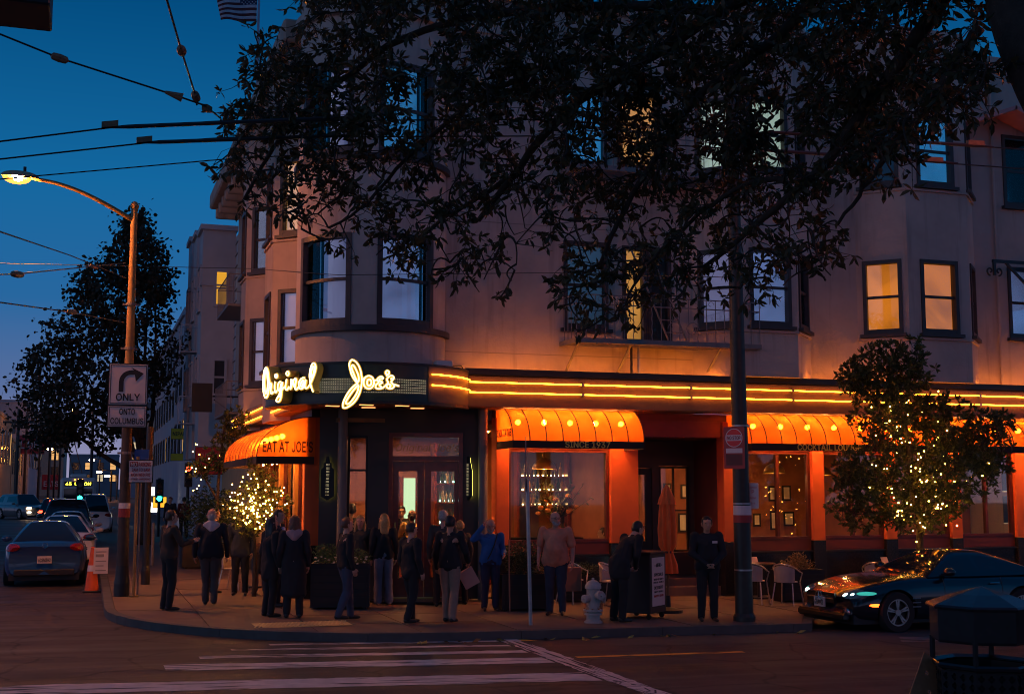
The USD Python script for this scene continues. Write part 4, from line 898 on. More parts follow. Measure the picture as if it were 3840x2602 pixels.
# right side of the left street, beyond the corner building
wb = thing('white_building', 'pale sided three storey building beyond the corner building, one tall window lit yellow', 'building')
MB().box((4.7, 43.7, 0), (14, 54.0, 11.2)).build('wall', WHITEB, wb)
for i, (y0, y1, top) in enumerate(((44.9, 46.4, 11.4), (47.6, 49.1, 11.7), (50.4, 51.9, 12.0))):
    MB().box((3.55, y0, 3.4), (4.698, y1, top)).build('box_bay', WHITEB, wb)
    MB().box((3.45, y0 - 0.1, top + 0.002), (4.75, y1 + 0.1, top + 0.18)).build('bay_cap', WHITEB, wb)
    MB().box((3.5, y0 - 0.06, top - 2.0), (4.69, y1 + 0.06, top - 1.94)).build('string_course', WHITEB, wb)
    M = frame((4.12, y0 - 0.002, 0), V(1, 0, 0), V(0, -1, 0))
    for s, m in ((8.75, glow('lit_window_yellow', (1.0, 0.46, 0.04), 0.75) if i == 0 else W_DARK), (5.6, W_DARK)):
        far_window(frame((4.22, y0 - 0.002, s), V(1, 0, 0), V(0, -1, 0)), 0.34, 1.15, m, wb, WHITEB)
    for s in (8.6, 5.4):
        far_window(frame((3.548, (y0 + y1) / 2, s), V(0, -1, 0), V(-1, 0, 0)), 0.8, 1.5, W_DARK, wb, WHITEB)
for k in range(26):
    MB().box((4.66, 43.66, 0.4 + k * 0.42), (4.699, 44.88, 0.41 + k * 0.42)).build('siding_lap', look('siding_shadow', (0.2, 0.2, 0.22), 0.9), wb)
fe = thing('side_fire_escape', 'white railed fire escape on the pale building of the left street', 'fire escape')
for z in (4.6, 7.2):
    MB().box((3.0, 46.6, z), (4.68, 47.4, z + 0.04)).build('platform', WHITEB, fe)
    for x, y in ((3.0, 46.6), (3.0, 47.4), (3.55, 46.6), (3.8, 46.6), (4.1, 46.6), (4.4, 46.6)): MB().cyl((x, y, z), (x, y, z + 1.0), 0.014, n=6).build('baluster', WHITEB, fe)
    MB().tube([(4.66, 46.6, z + 1), (3.0, 46.6, z + 1), (3.0, 47.4, z + 1), (4.66, 47.4, z + 1)], 0.018, 6).build('rail', WHITEB, fe)
for x in (3.7, 4.05): MB().cyl((x, 46.55, 4.6), (x, 46.55, 9.4), 0.02, n=6).build('ladder_stile', WHITEB, fe)
block('mauve_building', 'mauve three storey building further down the left street with yellow shop signs', 4.9, 16, 56, 80, 10.5, PURPB, [('-x', 1.1, 1.7, 3.4, [4.3, 7.4]), ('-y', 1.0, 1.6, 3.0, [7.4])], seed=2)
block('grey_building', 'grey four storey building beyond the mauve one on the left street', 5.6, 18, 84, 120, 14, GREYB, [('-x', 1.1, 1.7, 3.6, [4.3, 7.4, 10.5]), ('-y', 1.0, 1.6, 3.0, [10.5])], seed=3)
block('cream_building', 'low cream building far down the right side of the left street', 7.0, 20, 124, 190, 11, look('cream_render', (0.45, 0.36, 0.28), 0.88), [('-x', 1.1, 1.7, 3.6, [4.3, 7.4])], seed=4, lit=0.3)
block('apartment_tower', 'grey apartment tower with a few lit rooms at the end of the left street', 9.0, 24, 300, 318, 29, GREYB, [('-y', 1.7, 1.5, 2.5, [5, 8, 11, 14, 17, 20, 23, 26])], seed=11, lit=0.22)
block('tall_pale_block', 'tall pale block standing behind the end of the left street', 24.5, 46, 330, 350, 33, PURPB, [('-y', 1.7, 1.5, 3.4, [8, 12, 16, 20, 24, 28])], seed=12, lit=0.1)
block('brown_shop_row', 'ochre two storey building with tall windows on the far left side of the street', -26, -11.2, 160, 205, 12.2, BROWNB, [('+x', 2.2, 4.6, 6.0, [5.6]), ('-y', 1.6, 4.2, 4.2, [5.6])], seed=5, lit=0.3)
block('brown_house', 'lower ochre building next to the tall windowed one on the far left side', -26, -11.2, 207, 240, 9.8, BROWNB, [('+x', 1.6, 3.6, 5.4, [4.4])], seed=6, lit=0.25)
block('lilac_building', 'lilac grey building behind the red sign on the far left side', -30, -10.4, 244, 300, 18, PURPB, [('+x', 1.6, 2.4, 6.4, [6, 10, 14]), ('-y', 1.6, 2.4, 5.4, [12])], seed=7)
block('stone_block', 'warm stone building at the far end of the left street', -30, -6.0, 330, 380, 19, look('warm_stone', (0.40, 0.31, 0.24), 0.88), [('-y', 1.6, 2.2, 3.6, [5, 9, 13])], seed=8, lit=0.2)
block('end_block', 'dim grey building closing the end of the left street', -5.5, 8.6, 395, 420, 12, GREYB, [('-y', 1.6, 2.0, 3.0, [4, 7.5])], seed=9, lit=0.35)
# building to the right of the corner building
rb = block('right_building', 'grey neighbour building at the far right edge, mostly out of frame', 24.6, 40, 24.0, 44, 12.0, STUCCO, [('-y', 1.2, 1.7, 3.0, [5.7, 9.0])], seed=10, lit=0.2)
gb = thing('gable_hood', 'small pink lit gabled hood high on the right hand facade', 'hood')
for s in (-1, 1):
    MB().obox((20.35 + s * 0.62, 23.8, 10.98), (1, 0, -s * 0.36), (0, 1, 0), (s * 0.36, 0, 1), 1.36, 0.75, 0.09).build('roof_slope', look('pink_hood', (0.62, 0.25, 0.24), 0.7), gb)

# ---------------------------------------------------------------- signs and signals down the street
def board(name, label, c, w, h, n, mat, texts=(), glowm=None, cat='sign', d=0.06):
    """flat sign; texts = (string, height, dx, dz, material, width)"""
    u = unit(V(-n[1], n[0], 0)); M = frame(c, u, unit(n)); t = thing(name, label, cat)
    mbx(M, ((-w / 2, -h / 2, -d), (w / 2, h / 2, 0))).build('panel', mat, t)
    mbx(M, ((-w / 2 - 0.02, -h / 2 - 0.02, -d - 0.01), (w / 2 + 0.02, h / 2 + 0.02, -d - 0.001))).build('backing', BLACK, t)
    for s, hh, dx, dz, m, tw in texts:
        v, f = text(s, hh, True, tw); MB().add(M(v + V(dx, dz - hh / 2, 0.003)), f).build('lettering', m, t)
    return t
SIGNRED = look('sign_red', (0.42, 0.02, 0.03), 0.5); SIGNW = look('sign_white', (0.62, 0.55, 0.55), 0.45, var=0.06); SIGNK = look('sign_black', (0.02, 0.018, 0.018), 0.5)
PINKT = look('pale_red_letters', (0.55, 0.2, 0.22), 0.6)
toc = lambda p: unit(V(-p[0], -p[1], 0))
board('salon_sign', 'dark red hanging shop sign with pale lettering on the left street', (3.78, 43.0, 3.22), 0.86, 0.88, (0, -1, 0), SIGNRED, [("Su's Hair Salon", 0.105, 0, 0.22, PINKT, 0.78), ('Tel. 415', 0.06, -0.05, -0.33, PINKT, 0.5)])
hb = thing('hanging_board', 'black hanging sign board on a bracket above the red shop sign', 'sign')
MB().box((3.1, 42.0, 4.78), (3.75, 42.06, 5.72)).build('board', BLACK, hb); MB().tube([(4.6, 42.03, 5.3), (3.76, 42.03, 5.3)], 0.03, 6).tube([(4.6, 42.03, 4.6), (3.8, 42.03, 5.2)], 0.022, 6).build('bracket', BLACK, hb)
block_sign = board('yellow_shop_sign', 'yellow shop sign seen through the branches of the left street tree', (4.55, 70, 5.2), 0.8, 0.55, (0, -1, 0), look('sign_yellow', (0.75, 0.5, 0.03), 0.5), [('NIPAB', 0.2, 0, 0, SIGNK, 0.66)])
board('yellow_banner', 'smaller yellow sign below the lettered yellow shop sign', (4.55, 70, 3.95), 0.8, 0.36, (0, -1, 0), look('sign_yellow', (0.75, 0.5, 0.03), 0.5))
board('red_neon_sign', 'red sign with white script on the far left side of the street', (-9.6, 232, 9.6), 4.4, 3.2, (0, -1, 0), SIGNRED, [('Little', 1.3, 0, 0, SIGNW, 3.4)])
board('eats_sign', 'red EATS sign low on the far left side of the street', (-6.2, 236, 3.2), 3.0, 2.6, (0, -1, 0), SIGNRED, [('EATS', 0.9, 0, -0.3, SIGNW, 2.4)])
for i, (x, y, z, s, c, st, l) in enumerate(((3.3, 75, 2.1, 0.3, (0.9, 1, 0.85), 4, 'small white lit sign just left of the traffic lights'), (3.55, 75, 1.2, 0.34, (1, 0.95, 0.8), 4, 'lower white lit sign left of the traffic lights'), (3.65, 70, 1.55, 0.34, (1, 0.42, 0.03), 1.4, 'orange lit sign beneath the traffic lights'))):
    t = thing('lit_sign', l, 'lit sign', (x, y, z)); MB().box((-s, -0.02, -s * 0.8), (s, 0.02, s * 0.8)).build('face', glow('lit_sign_%d' % i, c, st), t); MB().box((-s - 0.03, 0.021, -s * 0.8 - 0.03), (s + 0.03, 0.08, s * 0.8 + 0.03)).build('housing', BLACK, t)
def signal(label, x, y, z, lit, colr):
    t = thing('traffic_light', label, 'traffic light', (x, y, 0))
    MB().cyl((0, 0.15, 0), (0, 0.15, z + 1.0), 0.07, n=10).build('post', BLACK, t)
    MB().box((-0.17, -0.12, z - 0.1), (0.17, 0.1, z + 0.95), 0.03).build('housing', BLACK, t)
    for k in range(3):
        MB().cyl((0, -0.14, z + 0.1 + 0.3 * k), (0, -0.121, z + 0.1 + 0.3 * k), 0.11, n=16).build('lens', glow('signal_' + lit, colr, 10.0) if k == {'green': 0, 'red': 2}[lit] else W_DARK, t)
        MB().lathe([(0.13, 0), (0.13, 0.2)], (0, -0.125, z + 0.1 + 0.3 * k), 14, 'y', 0, PI).build('visor', BLACK, t)
signal('traffic light showing red beside the red shop sign', 4.15, 57, 2.45, 'red', (1, 0.03, 0.01))
signal('traffic light showing green in front of the lit shop signs', 3.0, 58, 1.75, 'green', (0.02, 1.0, 0.65))
signal('traffic light showing green just left of the ochre corner pole', -0.35, 62, 1.75, 'green', (0.02, 1.0, 0.65))
for i, (x, y, z) in enumerate(((-1.6, 115, 9.0), (-6.2, 182, 9.0), (-6.6, 236, 9.0), (0.6, 300, 8.4), (1.5, 200, 4.6), (3.2, 240, 4.3))):
    t = thing('far_street_lamp', ['lit street lamp nearest the corner sign, low in the tree', 'lit street lamp left of the second one above the far street', 'lit street lamp on a short pole above the far street', 'lit street lamp above the rear of the bus', 'low lit lamp right above the bus roof', 'low lit lamp right of the bus roof'][i], 'street lamp', (x, y, 0))
    MB().cyl((1.8, 0, 0), (1.8, 0, z + 0.2), 0.13, n=8).build('pole', BLACK, t); MB().tube([(1.8, 0, z + 0.1), (0.9, 0, z + 0.35), (0, 0, z + 0.12)], 0.06, 6).build('arm', BLACK, t)
    s = y / 115; MB().sph((0, 0, z), 0.17 * s, 2, (1.5, 1, 0.6)).build('lens', glow('far_sodium', (1, 0.36, 0.05), 160.0), t)
for i, (x, y, h) in enumerate(((-7.6, 150, 11), (-8.5, 190, 13), (-7.0, 200, 15), (-6.0, 215, 14), (-4.6, 225, 13))):
    t = thing('utility_pole', ['thin wooden utility pole in front of the ochre building, far left', 'wooden utility pole right of the ochre building', 'tall wooden utility pole left of the red sign', 'wooden utility pole with a cross arm right of the red sign', 'wooden utility pole next to the short street lamp'][i], 'utility pole', (x, y, 0))
    MB().cyl((0, 0, 0), (0, 0, h), 0.22, 0.16, n=8).build('pole', TRIM, t); MB().box((-1.6, -0.08, h - 1.6), (1.6, 0.08, h - 1.4)).build('cross_arm', TRIM, t)
op = thing('dark_pole', 'dark second pole standing just behind the ochre corner pole', 'pole', (1.28, 29.5, gz(1.28) + 0.13))
MB().cyl((0, 0, 0), (0, 0, 3.5), 0.075, 0.07, n=12).build('shaft', BLACK, op); MB().lathe([(0.10, 0), (0.10, 0.3), (0.08, 0.4)], n=12).build('base', BLACK, op)

# signs on the corner pole
PY = 26.15
so = board('turn_sign', 'white road sign with a black right turn arrow lettered ONLY on the corner pole', (0.69, PY, 4.385), 0.72, 0.80, (-0.03, -1, 0), SIGNW, [('ONLY', 0.135, 0, -0.255, SIGNK, 0.46)], d=0.02)
M = frame((0.69, PY, 4.385), V(1, -0.03, 0), V(-0.03, -1, 0))
a = np.linspace(PI, PI / 2, 10); R_ = 0.2; cx_, cz_ = 0.055, 0.05
arc_o = [(cx_ + (R_ + 0.035) * math.cos(t), cz_ + (R_ + 0.035) * math.sin(t)) for t in a]; arc_i = [(cx_ + (R_ - 0.055) * math.cos(t), cz_ + (R_ - 0.055) * math.sin(t)) for t in a]
MB().poly(sg.Polygon([(arc_o[0][0], -0.15)] + arc_o + [(0.10, cz_ + R_ + 0.035), (0.04, 0.345), (0.29, 0.225), (0.14, 0.06), (0.12, cz_ + R_ - 0.055)] + arc_i[::-1] + [(arc_i[0][0], -0.15)]).buffer(0), 0.001, 0.004, M).build('arrow', SIGNK, so)
def rim(M, w, h, t, mat, parent):
    MB().poly(sg.box(-w / 2, -h / 2, w / 2, h / 2).difference(sg.box(-w / 2 + t, -h / 2 + t, w / 2 - t, h / 2 - t)), 0.001, 0.003, M).build('border', mat, parent)
rim(M, 0.69, 0.77, 0.014, SIGNK, so)
oc = board('onto_columbus_sign', 'white sign lettered ONTO COLUMBUS beneath the turn arrow sign', (0.685, PY, 3.745), 0.72, 0.405, (-0.03, -1, 0), SIGNW, [('ONTO', 0.115, 0, 0.095, SIGNK, 0.30), ('COLUMBUS', 0.115, 0, -0.09, SIGNK, 0.63)], d=0.02)
rim(frame((0.685, PY, 3.745), V(1, -0.03, 0), V(-0.03, -1, 0)), 0.69, 0.375, 0.012, SIGNK, oc)
def no_parking(c, n, label, s=1.0, ochre=False):
    base = look('sign_ochre', (0.62, 0.34, 0.1), 0.5, var=0.06) if ochre else SIGNW
    R2 = look('sign_dark_red', (0.28, 0.015, 0.02), 0.5)
    t = board('no_parking_sign', label, c, 0.44 * s, 0.42 * s, n, base, [('PARKING', 0.075 * s, 0.075 * s, 0.135 * s, R2, 0.235 * s), ('2AM TO 6AM', 0.06 * s, 0, 0.03 * s, R2, 0.34 * s), ('MON WED FRI', 0.06 * s, 0, -0.07 * s, R2, 0.36 * s), ('STREET SWEEPING', 0.035 * s, 0, -0.155 * s, R2, 0.37 * s)], d=0.012)
    M = frame(c, unit(V(-n[1], n[0], 0)), unit(n))
    MB().poly(sg.box(-0.205 * s, 0.09 * s, -0.06 * s, 0.19 * s), 0.001, 0.004, M).build('no_patch', R2, t)
    v, f = text('NO', 0.075 * s, True, 0.11 * s); MB().add(M(v + V(-0.132 * s, 0.1 * s, 0.0045)), f).build('lettering', base, t)
    return t
no_parking((0.98, 26.1, 2.66), (-0.05, -1, 0), 'pale no parking sign on the right of the ochre corner pole')
br = thing('sign_post', 'thin ochre post beside the corner pole carrying the no parking sign', 'post', (0.92, 26.16, gz(0.9) + 0.13))
MB().cyl((0, 0, 0), (0, 0, 2.75), 0.03, n=8).build('post', POLEY, br); MB().cyl((0, 0, 0), (0, 0, 0.04), 0.09, n=10).build('foot', POLEY, br)
bs = thing('blue_sign', 'small blue sign edge behind the no parking sign', 'sign', (1.0, 26.35, 2.98)); MB().box((-0.14, 0, -0.12), (0.14, 0.012, 0.12), 0.004).build('plate', look('sign_blue', (0.02, 0.08, 0.3), 0.5), bs); MB().cyl((0, 0.03, -3.0 + 0.2), (0, 0.03, 0.15), 0.02, n=6).build('post', IRON, bs)
bnd = thing('pole_band', 'white and red painted band round the ochre corner pole', 'band', (0.70, 26.4, gz(0.7) + 0.13))
MB().lathe([(0.112, 1.72), (0.110, 1.83)], n=20).build('white_band', SIGNW, bnd); MB().lathe([(0.1135, 1.55), (0.112, 1.718)], n=20).build('red_band', look('band_red', (0.3, 0.03, 0.03), 0.6), bnd)

# tall dark pole with small signs on the right
UP = V(10.66, 19.35, gz(10.66) + 0.13)
DPOLE = look('dark_green_pole', (0.024, 0.028, 0.024), 0.5, var=0.4, scale=7, bump=0.12)
up = thing('tall_pole', 'tall dark trolley pole with a white and red band on the right hand pavement', 'pole', tuple(UP))
MB().cyl((0, 0, 0), (-0.05, 0.02, 9.6), 0.155, 0.10, n=20).build('shaft', DPOLE, up, smooth=40)
MB().lathe([(0.19, 0), (0.19, 0.08), (0.16, 0.14)], n=20).build('base', DPOLE, up)
MB().lathe([(0.156, 1.79), (0.156, 1.95)], n=20).build('white_band', SIGNW, up); MB().lathe([(0.157, 1.66), (0.157, 1.788)], n=20).build('red_band', look('band_red', (0.3, 0.03, 0.03), 0.6), up)
for z in (3.3, 1.97, 0.85): MB().lathe([(0.158, z), (0.158, z + 0.025)], n=18).build('strap', STEEL, up)
ta = thing('tow_sign', 'red and white oval tow away sign on the left of the tall dark pole', 'sign')
Mt = frame((10.50, 19.30, 3.02), unit(V(0.62, -0.78, 0)), unit(V(-0.78, -0.62, 0)))
MB().poly(sg.box(-0.17, -0.34, 0.17, 0.34).buffer(0.02), -0.012, 0, Mt).build('plate', look('tow_plate_red', (0.35, 0.03, 0.03), 0.5), ta)
el = np.array([(0.145 * math.cos(t), 0.17 + 0.165 * 0.9 * math.sin(t)) for t in np.linspace(0, 2 * PI, 28)[:-1]])
MB().poly(sg.Polygon(el).buffer(0.012).difference(sg.Polygon(el)), 0.001, 0.003, Mt).build('oval_ring', SIGNW, ta)
MB().poly(sg.Polygon(el), 0.001, 0.0025, Mt).build('oval', look('tow_oval_red', (0.7, 0.02, 0.02), 0.45), ta)
MB().poly(sg.box(-0.135, 0.12, 0.135, 0.22), 0.003, 0.0045, Mt).build('white_strip', SIGNW, ta)
for k, s in enumerate(('NO', 'STOP')):
    pass
v, f = text('NO STOP', 0.06, True, 0.24); MB().add(Mt(v + V(0, 0.14, 0.005)), f).build('lettering', look('sign_dark_red', (0.28, 0.015, 0.02), 0.5), ta)
MB().poly(sg.box(-0.15, -0.09, 0.15, -0.01), 0.001, 0.003, Mt).build('white_strip', SIGNW, ta); MB().poly(sg.box(-0.15, -0.30, 0.15, -0.11), 0.001, 0.003, Mt).build('brown_strip', MAROON, ta)
ps = thing('pole_notice', 'narrow white notice plate on the right of the tall dark pole', 'sign')
Mp = frame((10.83, 19.27, 2.2), unit(V(0.75, -0.66, 0)), unit(V(-0.66, -0.75, 0)))
MB().poly(sg.box(-0.075, -0.2, 0.075, 0.2).buffer(0.02), -0.008, 0, Mp).build('plate', SIGNW, ps)
for k, (s, h) in enumerate((('NOTICE', 0.026), ('P', 0.06), ('ZONE', 0.03), ('8-6', 0.03))):
    v, f = text(s, h); MB().add(Mp(v + V(0, 0.13 - k * 0.09, 0.002)), f).build('lettering', PINKT, ps)
# thin post with a blade sign seen edge on
tp_ = thing('thin_sign_post', 'thin steel post with a narrow sign plate seen edge on, left of the hydrant', 'sign post', (6.86, 19.5, gz(6.86) + 0.13))
MB().cyl((0, 0, 0), (-0.06, 0, 2.35), 0.032, n=10).build('post', STEEL, tp_, smooth=40)
MB().poly(sg.Polygon([(-0.2, 2.15), (0.2, 2.15), (0.2, 2.75), (0.0, 3.05), (-0.2, 2.75)]), -0.006, 0.006, frame((-0.075, 0.02, 0), unit(V(0.36, 0.93, 0)), unit(V(-0.93, 0.36, 0)))).build('sign_plate', IRON, tp_)

# ---------------------------------------------------------------- fire escape balcony over the awnings
def balcony(zp, label):
    t = thing('fire_escape', label, 'fire escape')
    x0, x1, y0 = 9.15, 13.35, FY - 0.95
    MB().box((x0, y0, zp - 0.05), (x1, y0 + 0.05, zp + 0.05)).build('edge_beam', IRON, t); MB().box((x0, y0 + 0.05, zp - 0.05), (x0 + 0.05, FY - 0.003, zp + 0.05)).build('edge_beam', IRON, t); MB().box((x1 - 0.05, y0 + 0.05, zp - 0.05), (x1, FY - 0.003, zp + 0.05)).build('edge_beam', IRON, t)
    for k in range(11):
        y = y0 + 0.09 + k * 0.078
        MB().box((x0 + 0.052, y, zp - 0.02), (x1 - 0.052, y + 0.03, zp + 0.01)).build('floor_bar', IRON, t)
    n = 20
    for k in range(n + 1):
        x = x0 + 0.025 + (x1 - x0 - 0.05) * k / n
        if k % 5 in (1, 3):   # twisted bars
            zz = np.linspace(zp + 0.05, zp + 0.93, 24); q = np.arange(24)
            MB().tube(np.column_stack([x + 0.006 * np.cos(q * 1.3), np.full(24, y0 + 0.025) + 0.006 * np.sin(q * 1.3), zz]), 0.009, 5).build('baluster', IRON, t)
        else: MB().cyl((x, y0 + 0.025, zp + 0.05), (x, y0 + 0.025, zp + 0.93), 0.009, n=6).build('baluster', IRON, t)
        if k < n and k % 2 == 0:
            s_ = np.linspace(0, 1.6 * PI, 14); rr = 0.075 * (1 - s_ / 8)
            MB().tube(np.column_stack([x + 0.1 + rr * np.cos(s_), np.full(14, y0 + 0.025), zp + 0.84 + rr * np.sin(s_)]), 0.006, 5).build('scroll', IRON, t)
    for z in (0.74, 0.93): MB().tube([(x0, FY - 0.01, zp + z), (x0 + 0.02, y0 + 0.025, zp + z), (x1 - 0.02, y0 + 0.025, zp + z), (x1, FY - 0.01, zp + z)], 0.013, 6).build('rail', IRON, t)
    for s in (-1, 1):
        a = np.linspace(0, 2.2 * PI, 30); rr = 0.17 * np.exp(-a / 9)
        MB().tube(np.column_stack([11.55 + s * (0.19 + rr * np.cos(a)), np.full(30, y0 + 0.02), zp + 0.3 + rr * np.sin(a)]), 0.008, 5).build('scroll', IRON, t)
    for x in (9.25, 10.4, 12.45):
        MB().obox((x, FY - 0.42, zp - 0.34), (1, 0, 0), (0, -0.80, 0.58), (0, 0.58, 0.80), 0.045, 1.02, 0.03).build('strut', IRON, t)
    for k in range(4): [MB().cyl((xx, y0 + 0.2 + 0.2 * k, zp + 0.05), (xx, y0 + 0.2 + 0.2 * k, zp + 0.93), 0.009, n=6).build('baluster', IRON, t) for xx in (x0 + 0.06, x1 - 0.06)]
    return t
balcony(5.28, 'iron fire escape balcony with scrolled railing above the amber neon lines')
balcony(8.85, 'upper iron fire escape balcony behind the tree branches')
dl = thing('drop_ladder', 'steep iron ladder between the two fire escape balconies', 'ladder')
for s in (0.0, 0.42): MB().cyl((9.9 + s, FY - 0.5, 8.8), (11.4 + s, FY - 0.5, 5.4), 0.02, n=6).build('stile', IRON, dl)
for k in range(13): MB().cyl((9.9 + 1.5 * k / 13 + 0.05, FY - 0.5, 8.8 - 3.4 * k / 13 - 0.1), (10.32 + 1.5 * k / 13 + 0.05, FY - 0.5, 8.8 - 3.4 * k / 13 - 0.1), 0.012, n=5).build('rung', IRON, dl)
for i, (x, m) in enumerate(((10.62, BLACK), (10.80, STEEL))):
    t = thing('drain_pipe', ['black vertical pipe ending at the neon fascia under the fire escape', 'grey vertical pipe beside the black one under the fire escape'][i], 'pipe')
    MB().cyl((x, FY - 0.35 if i == 0 else FY - 0.3, 4.5), (x, FY - 0.35 if i == 0 else FY - 0.3, 5.26), 0.028, n=8).build('pipe', m, t)
bx_ = thing('wall_box', 'small white electrical box on the sign band to the right of the turret', 'box'); MB().box((6.3, 23.35, ZF1 + 0.06), (6.62, 23.6, ZF1 + 0.23), 0.01).build('box', SIGNW, bx_); MB().tube([(6.62, 23.5, 4.7), (6.9, 23.7, 4.72), (7.0, 23.8, 4.6)], 0.012, 6).build('cable', BLACK, bx_)
dp = thing('downpipe', 'thin vertical downpipe on the facade left of the right hand windows', 'pipe'); MB().cyl((20.2, FY - 0.06, 4.6), (20.2, FY - 0.06, 12.4), 0.035, n=8).build('pipe', STUCCO, dp)
wbk = thing('scroll_bracket', 'black wrought iron sign bracket with a scrolled end at the right edge', 'bracket')
MB().box((19.62, 23.56, 7.5), (21.2, 23.62, 7.57)).build('arm', BLACK, wbk); MB().obox((20.4, 23.59, 7.15), (0.75, 0, -0.66), (0, 1, 0), (0.66, 0, 0.75), 1.1, 0.05, 0.05).build('brace', BLACK, wbk); MB().box((21.2, 23.56, 6.6), (21.26, FY - 0.002, 7.6)).build('wall_plate', BLACK, wbk)
for s in (-1, 1):
    a = np.linspace(-0.5 * PI, 1.5 * PI, 22); rr = 0.11 * np.exp(-(a + 1.6) / 5)
    MB().tube(np.column_stack([19.66 + s * (0.12 + rr * np.cos(a)), np.full(22, 23.59), 7.3 + rr * np.sin(a)]), 0.02, 6).build('scroll', BLACK, wbk)
MB().box((19.63, 23.565, 7.2), (19.69, 23.615, 7.5)).build('drop', BLACK, wbk)
sf = thing('left_fire_escape', 'iron fire escape balconies on the left street side of the corner building', 'fire escape')
for z in (4.45, 7.6):
    MB().box((FX - 0.95, 37.0, z), (FX - 0.003, 40.4, z + 0.07)).build('platform', IRON, sf)
    for k in range(12): MB().cyl((FX - 0.93, 37.05 + 0.3 * k, z + 0.07), (FX - 0.93, 37.05 + 0.3 * k, z + 0.95), 0.012, n=5).build('baluster', IRON, sf)
    for k in range(4): MB().cyl((FX - 0.8 + 0.22 * k, 37.03, z + 0.07), (FX - 0.8 + 0.22 * k, 37.03, z + 0.95), 0.012, n=5).build('baluster', IRON, sf)
    MB().tube([(FX - 0.01, 37.03, z + 0.95), (FX - 0.93, 37.03, z + 0.95), (FX - 0.93, 40.38, z + 0.95), (FX - 0.01, 40.38, z + 0.95)], 0.018, 6).build('rail', IRON, sf)
fp = thing('flag_pole', 'flag pole on the roof with a red and white striped flag', 'flag', (4.72, 40.0, 12.3))
MB().cyl((0, 0, 0), (0, 0, 6.4), 0.05, 0.04, n=10).build('pole', look('grey_pole_paint', (0.3, 0.3, 0.38), 0.5), fp); MB().sph((0, 0, 6.45), 0.09, 1).build('finial', BRASS, fp)
FR, FW, FB = look('flag_red', (0.10, 0.015, 0.02), 0.8), look('flag_white', (0.5, 0.45, 0.5), 0.8), look('flag_blue', (0.02, 0.03, 0.08), 0.8)
for k in range(13):
    xs = np.linspace(0, 1, 14); top, bot = 6.3 - k * 0.095, 6.3 - (k + 1) * 0.095
    def wv(x, z): return np.stack([-0.06 - 1.35 * x * (1 - 0.12 * (6.3 - z)), 0.25 * np.sin(x * 5.5) * x, z - 0.30 * x ** 2 * (1.6 - (6.3 - z) * 0.9)], -1)
    x0 = xs if k > 6 else np.linspace(0.42, 1, 10)
    MB().grid(np.stack([wv(x0, np.full(len(x0), top)), wv(x0, np.full(len(x0), bot))], 1)).build('stripe', FW if k % 2 else FR, fp)
x0 = np.linspace(0, 0.42, 8); MB().grid(np.stack([wv(x0, np.full(8, 6.3)), wv(x0, np.full(8, 6.3 - 7 * 0.095))], 1)).build('canton', FB, fp)
st_ = MB()
for a in range(5):
    for b in range(9):
        p = wv(np.array([0.03 + b * 0.043]), np.array([6.25 - a * 0.13 - (b % 2) * 0.06]))[0]; st_.box(p + V(-0.018, -0.012, -0.018), p + V(0.018, -0.004, 0.018))
st_.build('stars', FW, fp, kind='stuff')

# ---------------------------------------------------------------- overhead wires
WIRE = look('wire_black', (0.02, 0.018, 0.018), 0.5)
RUST = look('rusty_fitting', (0.30, 0.14, 0.07), 0.55, var=0.3, scale=20)
def wire(label, pts, r, name='overhead_wire', fittings=(), sag=0.0):
    t = thing(name, label, 'wire')
    P = []
    for a, b in zip(pts[:-1], pts[1:]):
        for q in np.linspace(0, 1, 12, endpoint=False): P.append(V(*a) * (1 - q) + V(*b) * q - V(0, 0, sag * 4 * q * (1 - q)))
    P.append(V(*pts[-1])); MB().tube(np.array(P), r, 6).build('strand', WIRE, t)
    for a, b, kind in fittings:
        a, b = V(*a), V(*b); d = unit(b - a); l = np.linalg.norm(b - a)
        if kind == 'egg':
            MB().tube([a, a + d * l * 0.12, a + d * l * 0.5, a + d * l * 0.88, b], [r, 0.035, 0.042, 0.035, r], 8).build('insulator', RUST, t)
        elif kind == 'bar': MB().tube([a, a + d * l * 0.08, a + d * l * 0.92, b], [r, 0.022, 0.022, r], 6).build('feeder_bar', look('feeder_bar', (0.05, 0.04, 0.04), 0.5), t)
        elif kind == 'clamp': MB().obox((a + b) / 2, d, V(0, 0, 1), np.cross(d, V(0, 0, 1)), l, 0.06, 0.05).build('clamp', RUST, t)
        else: MB().cyl(a, b, 0.015, 0.045, n=8).build('cone', RUST, t)
    return t
wire('upper trolley wire crossing the street from the left edge to the right edge', [(-3.2, 13, 5.2), (0.08, 13, 5.95), (1.17, 13, 6.12), (4.56, 13, 6.46), (8.58, 13, 6.62), (11.4, 13, 6.71), (15, 13, 6.74)], 0.009, 'trolley_wire',
     [((0.06, 13, 5.95), (2.6, 13, 6.30), 'bar'), ((0.0, 13, 5.97), (0.16, 13, 6.0), 'clamp'), ((7.6, 13, 6.60), (10.9, 13, 6.70), 'bar'), ((10.5, 13, 6.72), (10.75, 13, 6.73), 'clamp'), ((9.0, 13, 6.66), (9.2, 13, 6.67), 'clamp')])
